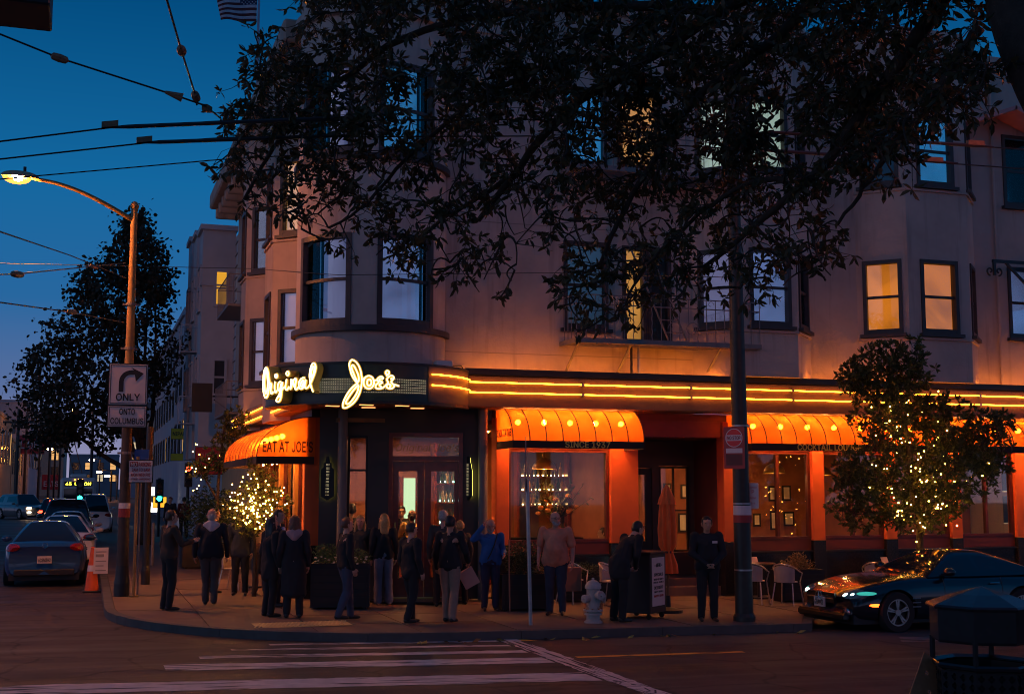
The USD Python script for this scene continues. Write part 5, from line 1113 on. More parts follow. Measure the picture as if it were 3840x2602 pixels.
wire('lower trolley wire crossing the street just beneath the upper one', [(-3.2, 13.7, 5.25), (0.45, 13.7, 6.01), (1.33, 13.7, 6.15), (4.81, 13.7, 6.48), (9.16, 13.7, 6.61), (12, 13.7, 6.67), (15, 13.7, 6.7)], 0.009, 'trolley_wire',
     [((0.42, 13.7, 6.01), (2.7, 13.7, 6.30), 'bar'), ((0.36, 13.7, 6.03), (0.52, 13.7, 6.06), 'clamp'), ((7.4, 13.7, 6.57), (10.9, 13.7, 6.66), 'bar'), ((10.4, 13.7, 6.67), (10.65, 13.7, 6.68), 'clamp')])
wire('thin wire from the left edge into the branches, lowest of the three', [(-3.5, 16, 5.55), (-1.14, 16, 6.03), (1.45, 16, 6.49), (3.74, 16, 6.82)], 0.008)
wire('span wire with a brown insulator sloping down from the upper left edge', [(-2.2, 11.6, 6.75), (-0.39, 12, 6.29), (0.66, 12, 6.04), (0.93, 12.0, 5.97), (1.17, 13, 6.15)], 0.009, 'span_wire', [((-0.47, 12, 6.31), (-0.31, 12, 6.27), 'egg'), ((0.56, 12, 6.065), (0.72, 12, 6.025), 'cone'), ((0.93, 12.05, 5.97), (1.0, 12.3, 6.02), 'clamp')])
wire('span wire with an insulator coming down from the top edge over the lamp', [(0.2, 7.8, 5.65), (0.41, 9.0, 5.82), (0.61, 10.5, 5.97), (0.84, 12, 6.06), (0.86, 12.05, 5.98)], 0.009, 'span_wire', [((0.60, 10.42, 5.962), (0.625, 10.6, 5.98), 'egg'), ((0.82, 11.9, 6.055), (0.86, 12.02, 6.02), 'egg')])
wire('span wire with bright fittings rising through the branches at the right', [(8.2, 12.9, 5.9), (8.59, 12.9, 6.22), (8.91, 12.9, 6.49), (9.21, 12.9, 6.74), (9.44, 12.9, 6.93), (9.96, 12.9, 7.55), (10.8, 12.9, 8.5)], 0.009, 'span_wire', [((8.3, 12.9, 5.98), (8.42, 12.9, 6.08), 'egg'), ((8.5, 12.9, 6.14), (8.66, 12.9, 6.28), 'egg'), ((8.8, 12.9, 6.40), (8.98, 12.9, 6.54), 'clamp'), ((9.12, 12.9, 6.67), (9.28, 12.9, 6.80), 'egg'), ((9.9, 12.9, 7.48), (10.0, 12.9, 7.60), 'egg')])
wire('guy wire from the upper left edge down to the ochre corner pole', [(-1.4, 10, 4.6), (-0.97, 14, 5.01), (-0.42, 22, 6.2), (0.58, 26.3, 6.55)], 0.009, 'guy_wire', [((-0.1, 23.5, 6.3), (0.02, 24, 6.34), 'egg')])
wire('long thin wire from the left edge across the corner facade', [(-6, 26.6, 6.7), (-1.81, 26.5, 6.75), (3.1, 26.4, 6.9), (4.3, 23.1, 6.3), (8.67, 23.35, 6.62), (10.6, 19.4, 6.0)], 0.007)
wire('guy wire with a pale insulator running to the middle of the ochre pole', [(-1.3, 12, 4.2), (-0.84, 15, 4.73), (0.55, 26.2, 6.84)], 0.009, 'guy_wire', [((-0.88, 14.75, 4.69), (-0.80, 15.3, 4.77), 'egg')])
wire('lowest guy wire running to the ochre pole above the turn sign', [(-1.3, 13, 4.45), (-1.01, 15, 4.4), (-0.33, 19, 4.85), (0.58, 26.2, 5.63)], 0.009, 'guy_wire', [((-0.36, 18.8, 4.83), (-0.26, 19.4, 4.9), 'egg')])
tl = thing('overhead_sign_corner', 'dark corner of an overhead sign box at the top left edge', 'sign', (-1.1, 8.0, 5.34))
MB().box((-0.6, 0, -0.03), (0.77, 0.5, 0.5), 0.01).build('box', BLACK, tl); MB().box((-0.5, -0.012, 0.0), (0.70, -0.001, 0.08)).build('lower_strip', look('dull_red_strip', (0.12, 0.04, 0.03), 0.6), tl); MB().cyl((-0.55, 0.25, 0.45), (-3.0, 0.25, 0.6), 0.06, n=8).build('mast_arm', BLACK, tl)

# ---------------------------------------------------------------- vehicles
RUBBER = look('tyre_rubber', (0.015, 0.015, 0.015), 0.85)
ALLOY = look('alloy_rim', (0.55, 0.52, 0.5), 0.28, metal=0.9, var=0.1)
CHROME = look('chrome', (0.7, 0.7, 0.7), 0.12, metal=1.0, var=0.05)
PLATE = look('number_plate', (0.5, 0.46, 0.45), 0.5, var=0.06)
CARGLASS = look('car_glass', (0.01, 0.014, 0.018), 0.05, var=0.1, spec=0.8)
def carpaint(name, col, rough=0.25): return look('car_paint_' + name, col, rough, var=0.06, coat=0.8)
TAIL = look('tail_lens', (0.25, 0.01, 0.01), 0.15, coat=0.5)
def man_from(v, f):
    m = m3.Manifold(m3.Mesh(vert_properties=np.ascontiguousarray(v, np.float32), tri_verts=np.ascontiguousarray(f, np.uint32)))
    return m
SEC = np.array([(0, 0), (.78, 0), (.92, .05), (.98, .2), (1.0, .40), (1.0, .55), (.985, .72), (.955, .86), (.89, .95), (.74, .99), (.42, 1.01), (0, 1.015)])
def wheel(t, c, r, w, side, spokes):
    """side = +1 or -1: which way the outer face looks along y"""
    m = MB().lathe([(r * 0.66, -w / 2), (r * 0.93, -w / 2), (r, -w / 3), (r, w / 3), (r * 0.93, w / 2), (r * 0.66, w / 2), (r * 0.64, 0), (r * 0.66, -w / 2)], (0, 0, 0), 36, 'y')
    v, f = m.mesh(); wp = obj('wheel', (v + V(*c), f), RUBBER, t, smooth=40)
    y = side * w * 0.40
    rm = MB().lathe([(r * 0.58, y * 0.7), (r * 0.665, y), (r * 0.665, y * 1.08), (r * 0.60, y * 1.08), (r * 0.58, y * 0.7)], (0, 0, 0), 36, 'y')
    # lathe on y flips the sign of the axis: mirror back
    for k in range(spokes):
        a = 2 * PI * k / spokes + 0.3
        for s in (-1, 1):
            p0 = V(0.10 * r * math.cos(a), 0, 0.10 * r * math.sin(a)); p1 = V(r * 0.61 * math.cos(a + s * 0.13), 0, r * 0.61 * math.sin(a + s * 0.13))
            d = unit(p1 - p0); rm.obox((p0 + p1) / 2 + V(0, -side * 0 + 0, 0), d, np.cross(d, V(0, 1, 0)), V(0, 1, 0), np.linalg.norm(p1 - p0), r * 0.085, 0.02)
    v, f = rm.mesh(); v = v.copy()
    hub = MB().cyl((0, -0.012, 0), (0, 0.012, 0), r * 0.16, n=18).mesh()
    n0 = len(v); lath = 36 * 5
    v[:lath, 1] *= -1
    v[lath:, 1] += y * 0.95
    obj('rim', (np.vstack([v, hub[0] + V(0, y * 0.98, 0)]) + V(*c), np.vstack([f, hub[1] + n0])), ALLOY, wp)
    MB().cyl(V(*c) + V(0, y * 0.2, 0), V(*c) + V(0, y * 0.3, 0), r * 0.6, n=24).build('brake_disc', look('brake_disc', (0.05, 0.05, 0.05), 0.5, metal=0.6), wp)
def car(name, label, cat, loc, rz, L, W, H, paint, kind='sedan', wb=None, r=0.33, spokes=5, plate='', group=None, clear=0.19, nose=0.0):
    t = thing(name, label, cat, loc, rz, group)
    hx = L / 2
    if kind == 'roadster':   # long bonnet, short cabin set back
        prof = [(-1, .60), (-.93, .665), (-.7, .69), (-.4, .70), (-.05, .70), (.2, .71), (.4, .70), (.65, .655), (.85, .575), (.95, .50), (1, .42)]
        gh = dict(x0=.285, x1=-.05, x2=-.33, x3=-.80, zb=.70)
    elif kind == 'suv':
        prof = [(-1, .55), (-.97, .60), (-.6, .61), (.3, .61), (.42, .60), (.7, .575), (.9, .53), (1, .44)]
        gh = dict(x0=.44, x1=.16, x2=-.80, x3=-.965, zb=.595)
    else:
        prof = [(-1, .60), (-.96, .69), (-.85, .71), (-.6, .70), (-.3, .655), (.2, .64), (.45, .635), (.65, .61), (.85, .55), (.96, .47), (1, .40)]
        gh = dict(x0=.46, x1=.10, x2=-.42, x3=-.80, zb=.64)
    px, pz = np.array(prof).T
    xs = np.linspace(-1, 1, 49); xs = np.sign(xs) * (1 - (1 - np.abs(xs)) ** 1.15)
    zd = np.interp(xs, px, pz) * H
    k_ = np.ones(5) / 5; zd = np.convolve(np.pad(zd, 2, mode='edge'), k_, 'valid')
    hw = W / 2 * (1 - 0.10 * np.abs(xs) ** 5 - 0.05 * np.abs(xs) ** 16)
    zl = clear + 0.10 * np.abs(xs) ** 10 + 0.0 * xs
    ring = np.vstack([SEC, SEC[-2:0:-1] * V(-1, 1)])
    n = len(ring)
    P = np.stack([np.stack([np.full(n, x * hx) + nose * (0 if abs(x) < .9 else 0), ring[:, 0] * w, z0 + ring[:, 1] * (z1 - z0)], -1) for x, w, z0, z1 in zip(xs, hw, zl, zd)])
    # round the ends in plan
    bulge = 0.16 * (1 - (ring[:, 0]) ** 2)
    for i, x in enumerate(xs):
        P[i, :, 0] += np.sign(x) * (abs(x) ** 6) * (bulge - 0.16) * 1.0
    m = len(xs); idx = np.arange(m * n).reshape(m, n)
    q = np.stack([idx[:-1], idx[1:], np.roll(idx[1:], -1, 1), np.roll(idx[:-1], -1, 1)], -1).reshape(-1, 4)
    v = P.reshape(-1, 3); f = np.vstack([q[:, [0, 1, 2]], q[:, [0, 2, 3]]])
    for i in (0, m - 1):
        c = len(v); v = np.vstack([v, P[i].mean(0) + V((1 if i else -1) * 0.02, 0, 0)]); a = idx[i]; b = np.roll(a, -1)
        f = np.vstack([f, np.stack([np.full(n, c), b, a] if i else [np.full(n, c), a, b], -1)])
    body = man_from(v, f)
    if body.is_empty() or body.volume() < 0: body = man_from(v, f[:, ::-1])
    assert body.volume() > 1, (body.status(), body.volume())
    wb = wb or L * 0.58
    wx = (wb / 2 + L * 0.005, -wb / 2 + L * 0.005)
    for x in wx:
        for s in (-1, 1):
            cyl = m3.Manifold.cylinder(0.5, r * 1.13, r * 1.13, 40).rotate((90, 0, 0)).translate((x, s * (W / 2 - 0.12) + 0.25, r))
            body = body - cyl
    bm_ = body.to_mesh()
    bp = obj('body', (bm_.vert_properties[:, :3], bm_.tri_verts), paint, t, smooth=32)
    # cabin
    x0, x1, x2, x3 = [gh[k] * hx for k in ('x0', 'x1', 'x2', 'x3')]
    stn = np.concatenate([np.linspace(x0, x1, 7)[:-1], np.linspace(x1, x2, 9)[:-1], np.linspace(x2, x3, 7)])
    def zr(x):
        if x > x1: q_ = (x0 - x) / (x0 - x1); return q_ ** 0.86
        if x < x2: q_ = (x - x3) / (x2 - x3); return max(q_, 0) ** (0.8 if kind != 'suv' else 0.6)
        c = (x - (x1 + x2) / 2) / ((x1 - x2) / 2); return 1 + 0.025 * (1 - c * c)
    zb = gh['zb'] * H - 0.02
    G = []
    for x in stn:
        h = max(zr(x), 0.004) * (H - zb) * 0.985
        bw = W / 2 * 0.90 * (1 - 0.06 * abs(x / hx) ** 2); slope = (0.22 if kind != 'suv' else 0.12) * W
        def hwid(hh): return bw - slope * (hh / (H - zb)) ** 1.2
        half = [(bw, 0), (hwid(h * .25), h * .25), (hwid(h * .8), h * .8), (hwid(h * .93) - .01, h * .93), (hwid(h) - .05, h * 0.985), (hwid(h) * .82, h), (hwid(h) * .45, h * 1.012), (0, h * 1.018)]
        row = half + [(-a, b) for a, b in half[-2::-1]]
        G.append([(x, a, zb + b) for a, b in row])
    G = np.array(G); ns, nv = G.shape[:2]
    parts = {'roof': [], 'windscreen': [], 'rear_window': [], 'side_window': [], 'side_window2': []}
    pil = {6 + 4, 6 + 5 if kind == 'suv' else -1}
    for i in range(ns - 1):
        for j in range(nv - 1):
            seg = 'w' if i < 6 else ('r' if i >= 6 + 8 else 'm')
            top = 4 <= j <= nv - 6; side = j in (1, nv - 3)
            if top and seg == 'w': k = 'windscreen'
            elif top and seg == 'r': k = 'rear_window'
            elif side and not (i in pil or i < 1 or i >= ns - 3 or (i in (5,) and False)): k = 'side_window' if j == 1 else 'side_window2'
            else: k = 'roof'
            parts[k].append((i, j))
    idx = np.arange(ns * nv).reshape(ns, nv); Vv = G.reshape(-1, 3)
    for k, cells in parts.items():
        if not cells: continue
        fq = np.array([[idx[i, j], idx[i, j + 1], idx[i + 1, j + 1], idx[i + 1, j]] for i, j in cells])
        used = np.unique(fq); mp = np.zeros(ns * nv, int); mp[used] = np.arange(len(used))
        obj('side_window' if k == 'side_window2' else k, (Vv[used], mp[fq][:, ::-1]), paint if k == 'roof' else CARGLASS, t, smooth=40)
    for x in wx:
        for s in (-1, 1): wheel(t, (x, s * (W / 2 - 0.115), r), r, 0.22, s, spokes)
    MB().box((-hx * 0.93, -W * 0.42, clear - 0.04), (hx * 0.93, W * 0.42, clear + 0.12)).build('underbody', BLACK, t)
    for s in (-1, 1):   # mirrors and handles
        mp_ = trimesh.creation.icosphere(2, 1.0).vertices * V(0.09, 0.12, 0.075); fi = trimesh.creation.icosphere(2, 1.0).faces
        MB().add(mp_ + V(x0 - 0.32, s * (W / 2 + 0.08), zb + 0.09), fi).box((x0 - 0.36, s * (W / 2 - 0.1), zb + 0.02), (x0 - 0.28, s * (W / 2 + 0.06), zb + 0.06)).build('mirror', paint, t, smooth=40)
        for hxp in ((x1 - 0.55,) if kind == 'roadster' else (x1 - 0.35, x2 - 0.05)):
            MB().box((hxp - 0.1, s * (W / 2 * 0.985), zb - 0.13), (hxp + 0.1, s * (W / 2 * 0.985 + 0.03), zb - 0.105), 0.008).build('door_handle', paint if kind != 'roadster' else CHROME, t)
        for dx in ((x0 - 0.28, x1 - 0.72) if kind == 'roadster' else (x0 - 0.28, (x1 + x2) / 2 + 0.02, x2 - 0.18)):
            zz = np.linspace(clear + 0.1, zb - 0.02, 8); MB().tube(np.column_stack([np.full(8, dx), s * (W / 2) * np.interp((zz - clear) / (zb - clear), [0, .2, .5, .8, 1], [.975, .99, 1.002, .985, .92]), zz]), 0.006, 4).build('door_seam', BLACK, t)
    zp = H * 0.50 if kind != 'roadster' else H * 0.44
    if plate:
        fr = 1 if kind == 'roadster' else -1
        Mq = frame((fr * (hx + 0.012), (0.0), zp - 0.1), V(0, fr, 0), V(fr, 0, 0))
        pl_ = mbx(Mq, ((-0.155, -0.08, -0.03), (0.155, 0.08, 0.004))).build('number_plate', PLATE, t)
        vv, ff = text(plate, 0.075, True, 0.26); MB().add(Mq(vv + V(0, -0.045, 0.006)), ff).build('plate_number', SIGNK, pl_)
    return t, dict(body=body, hx=hx, zb=zb, H=H, W=W, L=L, wx=wx, r=r)
def blob(c, rx, ry, rz_, sub=2):
    m = trimesh.creation.icosphere(sub, 1.0); return MB().add(m.vertices * V(rx, ry, rz_) + V(*c), m.faces)
def lens(t, q, c, rad, mat, name, grow=1.012):
    """lamp glass that follows the bodywork: the body, a touch larger, cut by an ellipsoid"""
    e = m3.Manifold.sphere(1.0, 32).scale(rad).translate(c)
    k = q['body'].translate((0, 0, -0.6)).scale((grow, grow + 0.004, grow)).translate((0, 0, 0.6)) ^ e
    return MB().man(k).build(name, mat, t, smooth=40)
HEADL = glow('headlamp_glow', (0.62, 1.0, 0.95), 14.0)
# dark roadster parked in the right hand bay, facing left
ZR = gz(14.0)
sl, q = car('roadster', 'glossy dark blue black two seat coupe with lit lamps, parked at the right kerb', 'car', (14.28, 19.18, ZR), PI, 4.5, 1.84, 1.32, carpaint('midnight', (0.004, 0.006, 0.009), 0.2), 'roadster', 2.56, 0.34, 5, '6369913')
hx, W_ = q['hx'], q['W']
for s in (-1, 1):
    hl = lens(sl, q, (hx - 0.36, s * 0.66, 0.635), (0.34, 0.20, 0.095), look('headlamp_lens', (0.10, 0.20, 0.20), 0.08, spec=0.8), 'headlight')
    lens(sl, q, (hx - 0.22, s * 0.585, 0.625), (0.14, 0.045, 0.036), HEADL, 'lamp_core', 1.016); lens(sl, q, (hx - 0.28, s * 0.70, 0.635), (0.12, 0.05, 0.034), HEADL, 'lamp_core', 1.016)
    lens(sl, q, (hx - 0.42, s * 0.80, 0.66), (0.2, 0.10, 0.035), glow('headlamp_teal', (0.05, 0.5, 0.42), 0.9), 'lamp_reflector', 1.016)
    lens(sl, q, (hx - 0.52, s * (W_ / 2 - 0.02), 0.47), (0.12, 0.09, 0.028), glow('side_marker_glow', (1.0, 0.075, 0.008), 9.0), 'side_marker', 1.014)
    fo = MB().lathe([(0.001, 0.02), (0.075, 0.0), (0.085, -0.03)], (hx - 0.10, s * 0.62, 0.34), 18, 'x'); fo.build('fog_lamp', CHROME, sl)
Mg = frame((hx - 0.02, 0, 0.56), V(0, 1, 0), V(1, 0, 0))
gr = mbx(Mg, ((-0.42, -0.085, -0.05), (0.42, 0.085, 0.0))).build('grille', look('grille_black', (0.006, 0.006, 0.006), 0.3), sl)
mbx(Mg, ((-0.40, -0.014, 0.001), (0.40, 0.014, 0.02))).build('grille_bar', CHROME, gr)
an = np.linspace(0, 2 * PI, 37)[:-1]
em = MB().tube(Mg(np.column_stack([0.105 * np.cos(an), 0.105 * np.sin(an), np.full(36, 0.035)])), 0.009, 6, closed=True)
for k in range(3):
    a = PI / 2 + k * 2 * PI / 3; em.tube(Mg(V(0, 0, 0.035)[None] + np.array([[0, 0, 0], [0.1 * math.cos(a), 0.1 * math.sin(a), 0]])), [0.014, 0.004], 5)
em.build('emblem', CHROME, sl)
MB().box((hx - 0.12, -0.75, 0.20), (hx + 0.0, 0.75, 0.34), 0.04).build('lower_intake', look('grille_black', (0.006, 0.006, 0.006), 0.3), sl)
for k in range(3): MB().box((0.86, -W_ / 2 - 0.004, 0.42 + k * 0.07), (1.02, -W_ / 2 * 0.97, 0.44 + k * 0.07)).box((0.86, W_ / 2 * 0.97, 0.42 + k * 0.07), (1.02, W_ / 2 + 0.004, 0.44 + k * 0.07)).build('side_vent', CHROME, sl)
# parked line on the left street, seen from behind (facing away)
def tail_lamps(t, q, lit=None, z=0.62, w=0.2, h=0.1):
    for s in (-1, 1):
        lens(t, q, (-q['hx'] + 0.20, s * (q['W'] / 2 - 0.16), q['H'] * z), (0.30, w * 1.15, h * 0.9), lit or TAIL, 'tail_lamp')
def rear_trim(t, q):
    MB().box((-q['hx'] + 0.02, -q['W'] * 0.36, 0.26), (-q['hx'] + 0.16, q['W'] * 0.36, 0.40), 0.02).build('bumper_trim', BLACK, t)
yaw90 = PI / 2
c1, q1 = car('parked_car', 'dark blue sedan parked nearest the corner on the left street, seen from behind', 'car', (-0.88, 33.0, gz(-0.9)), yaw90, 4.6, 1.80, 1.44, carpaint('blue', (0.015, 0.05, 0.13)), 'sedan', plate='6CSM3H2', group='cars parked along the left street')
tail_lamps(c1, q1); rear_trim(c1, q1)
a = np.linspace(0, 2 * PI, 25)[:-1]; MB().tube(np.column_stack([np.full(24, -q1['hx'] - 0.005), 0.055 * np.cos(a), 0.94 + 0.055 * np.sin(a)]), 0.008, 5, closed=True).build('emblem', CHROME, c1)
c2, q2 = car('parked_car', 'white sedan parked in front of the blue sedan on the left street', 'car', (-0.62, 38.9, gz(-0.6)), yaw90, 4.7, 1.82, 1.45, carpaint('white', (0.8, 0.74, 0.70)), 'sedan', plate='7XKD218', group='cars parked along the left street')
tail_lamps(c2, q2); rear_trim(c2, q2)
c3, q3 = car('parked_car', 'silver sedan mostly hidden between the white sedan and the black car', 'car', (-0.60, 44.6, gz(-0.6)), yaw90, 4.6, 1.80, 1.46, carpaint('silver', (0.4, 0.37, 0.35)), 'sedan', plate='5TRW091', group='cars parked along the left street')
tail_lamps(c3, q3)
c4, q4 = car('parked_car', 'black sport utility car with roof rails parked beyond the silver sedan', 'car', (-0.70, 51.5, gz(-0.7)), yaw90, 4.8, 1.92, 1.80, carpaint('black', (0.012, 0.011, 0.012)), 'suv', plate='6PLM440', group='cars parked along the left street', r=0.37)
tail_lamps(c4, q4, z=0.52, w=0.14, h=0.14)
for s in (-1, 1): MB().tube([(0.7, s * 0.62, 1.79), (0.6, s * 0.62, 1.85), (-1.5, s * 0.62, 1.85), (-1.6, s * 0.62, 1.79)], 0.02, 6).build('roof_rail', STEEL, c4)
c5, q5 = car('pickup_truck', 'white pickup with its rear cab window showing, far along the parked line', 'truck', (0.2, 66, gz(0.2)), yaw90, 5.2, 1.95, 1.90, carpaint('white', (0.8, 0.74, 0.70)), 'suv', r=0.38)
tail_lamps(c5, q5, z=0.5)
LITTAIL = glow('brake_glow', (1.0, 0.03, 0.012), 14.0)
c6, q6 = car('braking_car', 'dark car with glowing red brake lights waiting in the left street lane', 'car', (-1.75, 78, gz(-1.8)), yaw90, 4.6, 1.85, 1.6, carpaint('black', (0.012, 0.011, 0.012)), 'suv', r=0.35)
tail_lamps(c6, q6, LITTAIL, z=0.55, w=0.13, h=0.10); MB().box((-q6['hx'] + 0.22, -0.3, 1.44), (-q6['hx'] + 0.3, 0.3, 1.50)).build('high_brake_lamp', LITTAIL, c6); MB().box((-q6['hx'] - 0.02, -0.25, 0.72), (-q6['hx'] + 0.05, 0.25, 0.84)).build('number_plate', PLATE, c6)
c7, q7 = car('oncoming_car', 'dark car coming up the left street with bright headlights, at the left edge', 'car', (-4.3, 95, gz(-4)), -PI / 2 + 0.5, 4.8, 1.9, 1.7, carpaint('grey', (0.12, 0.11, 0.11)), 'suv', r=0.36)
for s in (-1, 1): blob((q7['hx'] - 0.08, s * 0.68, 0.78), 0.10, 0.17, 0.09).build('headlight', glow('headlamp_warm', (1.0, 0.62, 0.3), 22.0), c7); blob((q7['hx'] - 0.05, s * 0.66, 0.5), 0.08, 0.14, 0.06).build('fog_lamp', glow('headlamp_pale', (1.0, 0.85, 0.6), 12.0), c7)
# trolley bus
bus = thing('trolley_bus', 'trolley bus with a yellow lit destination board and two roof poles, far down the street', 'bus', (-0.7, 100, gz(-1)))
WB = carpaint('bus_white', (0.5, 0.46, 0.45), 0.4)
MB().box((-1.28, 0, 0.45), (1.28, 12, 2.95), 0.16).build('body', WB, bus); MB().box((-1.0, -0.03, 1.35), (1.0, 0.02, 2.15), 0.01).build('rear_window', CARGLASS, bus)
MB().box((-1.29, -0.02, 0.5), (1.29, 0.04, 0.95), 0.01).build('red_skirt', carpaint('bus_red', (0.35, 0.02, 0.02), 0.4), bus)
db = MB().box((-1.0, -0.05, 2.32), (1.0, 0.0, 2.66)); dbp = db.build('destination_board', BLACK, bus)
vv, ff = text('45  UNION', 0.22, True, 1.8); MB().add(np.column_stack([vv[:, 0], -0.055 - vv[:, 2], vv[:, 1] + 2.38]), ff).build('destination_text', glow('led_yellow', (0.9, 0.75, 0.05), 5.0), dbp)
for s in (-1, 1):
    MB().box((s * 1.02 - 0.12, -0.04, 1.0), (s * 1.02 + 0.12, 0.0, 1.28), 0.02).build('tail_lamp', LITTAIL, bus)
    MB().tube([(s * 0.3, 3.0, 3.0), (s * 0.3 - 0.9, -2.2, 6.4)], 0.035, 6).build('trolley_pole', RUST, bus)
    for y in (2.4, 9.4): MB().lathe([(0.25, -0.14), (0.48, -0.14), (0.5, 0.14), (0.25, 0.14)], (s * 1.15, y, 0.5), 20, 'x').build('wheel', RUBBER, bus)
    for k in range(6): MB().box((s * 1.285 - 0.01, 0.6 + k * 1.9, 1.35), (s * 1.285 + 0.01, 2.2 + k * 1.9, 2.2), 0.004).build('side_window', CARGLASS, bus)
MB().box((-0.6, 1.2, 2.96), (0.6, 3.6, 3.25), 0.08).build('roof_box', WB, bus)
for x in (-0.25, 0, 0.25): MB().sph((x, -0.02, 2.8), 0.05, 1).build('marker_lamp', glow('marker_orange', (1, 0.3, 0.03), 10.0), bus)

# ---------------------------------------------------------------- street furniture
HW = look('hydrant_white', (0.36, 0.36, 0.345), 0.45, var=0.25, scale=9, bump=0.15)
hy = thing('fire_hydrant', 'white fire hydrant with two nozzles and chains at the kerb', 'hydrant', (8.0, 19.62, gz(8) + 0.132), math.radians(18))
MB().lathe([(0.001, 0), (0.155, 0), (0.155, 0.02), (0.115, 0.05), (0.11, 0.13), (0.15, 0.135), (0.15, 0.165), (0.112, 0.17), (0.108, 0.52), (0.112, 0.55), (0.135, 0.56), (0.135, 0.60), (0.115, 0.64), (0.07, 0.685), (0.02, 0.70), (0.001, 0.70)], n=28).build('barrel', HW, hy, smooth=35)
MB().lathe([(0.001, 0), (0.165, 0), (0.165, 0.03), (0.12, 0.03)], (0, 0, 0.195), 28).build('flange', HW, hy)
for k in range(8): a = k * PI / 4; MB().cyl((0.145 * math.cos(a), 0.145 * math.sin(a), 0.225), (0.145 * math.cos(a), 0.145 * math.sin(a), 0.245), 0.014, n=6).build('bolt', RUST, hy)
for d, r_, z in (((0, -1, 0), 0.062, 0.46), ((1, 0, 0), 0.078, 0.40), ((-1, 0, 0), 0.055, 0.40)):
    d = V(*d); MB().tube([d * 0.07 + V(0, 0, z), d * 0.17 + V(0, 0, z)], [r_, r_], 16).tube([d * 0.165 + V(0, 0, z), d * 0.205 + V(0, 0, z)], [r_ * 1.25, r_ * 1.2], 16).tube([d * 0.20 + V(0, 0, z), d * 0.245 + V(0, 0, z)], [0.025, 0.018], 5).build('nozzle', HW, hy, smooth=40)
    for k in range(7):
        t_ = k / 6; p = d * (0.19 - 0.07 * t_) + V(0.05 * math.sin(t_ * PI) * (1 if d[0] == 0 else 0), -0.05 * math.sin(t_ * PI) * (1 if d[0] else 0), z - 0.06 - 0.16 * t_)
        a = np.linspace(0, 2 * PI, 9)[:-1]; ax = V(0, 0, 1) * 0.018; bx__ = (V(1, 0, 0) if k % 2 else V(0, 1, 0)) * 0.010
        MB().tube(p + np.cos(a)[:, None] * ax + np.sin(a)[:, None] * bx__, 0.004, 4, closed=True).build('chain_link', RUST, hy)
MB().cyl((0, 0, 0.69), (0, 0, 0.735), 0.022, n=5).build('top_nut', HW, hy)

cone = thing('traffic_cone', 'tall orange traffic cone with a paper notice beside the ochre pole', 'cone', (0.15, 29.2, gz(0.2)))
CO = look('cone_orange', (0.7, 0.10, 0.02), 0.6)
MB().box((-0.19, -0.19, 0), (0.19, 0.19, 0.04), 0.01).build('base', BLACK, cone); MB().lathe([(0.15, 0.04), (0.045, 0.95), (0.035, 0.97), (0.001, 0.98)], n=24).build('cone_body', CO, cone, smooth=50)
MB().lathe([(0.108, 0.45), (0.092, 0.58)], n=24).build('white_collar', SIGNW, cone)
nt = MB().box((0.02, -0.13, 0.40), (0.32, -0.12, 0.96)).build('notice', SIGNW, cone)
for k in range(5): MB().box((0.06, -0.134, 0.86 - 0.1 * k), (0.28 - 0.05 * (k % 2), -0.131, 0.88 - 0.1 * k + (0.04 if k == 1 else 0))).build('print_line', look('print_grey', (0.25, 0.22, 0.22), 0.6), nt)
for i, (x, y) in enumerate(((0.85, 33.5), (0.9, 37.2))):
    t = thing('parking_meter', ['parking meter behind the dark pole by the left kerb', 'second parking meter further along the left kerb'][i], 'parking meter', (x, y, gz(x) + 0.13))
    MB().cyl((0, 0, 0), (0, 0, 1.1), 0.03, n=8).build('post', IRON, t); MB().box((-0.09, -0.06, 1.1), (0.09, 0.06, 1.32), 0.03).build('meter_head', IRON, t); MB().sph((0, 0, 1.33), 0.085, 2, (1, 0.7, 1)).build('dome', look('meter_yellow', (0.4, 0.3, 0.05), 0.4), t); MB().box((-0.05, -0.07, 1.18), (0.05, -0.061, 1.25)).build('display', SIGNW, t)
bo = thing('bollard', 'slim pale bollard on the left pavement behind the corner pole', 'bollard', (1.75, 36.5, gz(1.75) + 0.13)); MB().cyl((0, 0, 0), (0, 0, 1.15), 0.04, n=10).sph((0, 0, 1.15), 0.042, 1).build('post', IRON, bo)

# cart with menu poster
cz = gz(9.2) + 0.132
ct = thing('menu_cart', 'dark rolling cart with a white menu poster on its side', 'cart', (9.18, 20.25, cz), math.radians(-50))
DK = look('cart_dark', (0.028, 0.022, 0.02), 0.6)
MB().box((-0.30, -0.32, 0.10), (0.30, 0.32, 1.10), 0.012).build('cabinet', DK, ct); MB().box((-0.32, -0.34, 1.102), (0.32, 0.34, 1.14), 0.008).build('top', DK, ct)
for x in (-0.24, 0.24):
    for y in (-0.26, 0.26): MB().lathe([(0.001, -0.015), (0.045, -0.015), (0.045, 0.015), (0.001, 0.015)], (x, y, 0.046), 14, 'y').box((x - 0.02, y - 0.025, 0.05), (x + 0.02, y + 0.025, 0.1)).build('caster', RUBBER, ct)
Mc = frame((0.301, 0, 0.62), V(0, 1, 0), V(1, 0, 0))
po = mbx(Mc, ((-0.25, -0.40, 0), (0.25, 0.42, 0.006))).build('menu_poster', SIGNW, ct)
GREYT = look('print_dark', (0.05, 0.05, 0.06), 0.6)
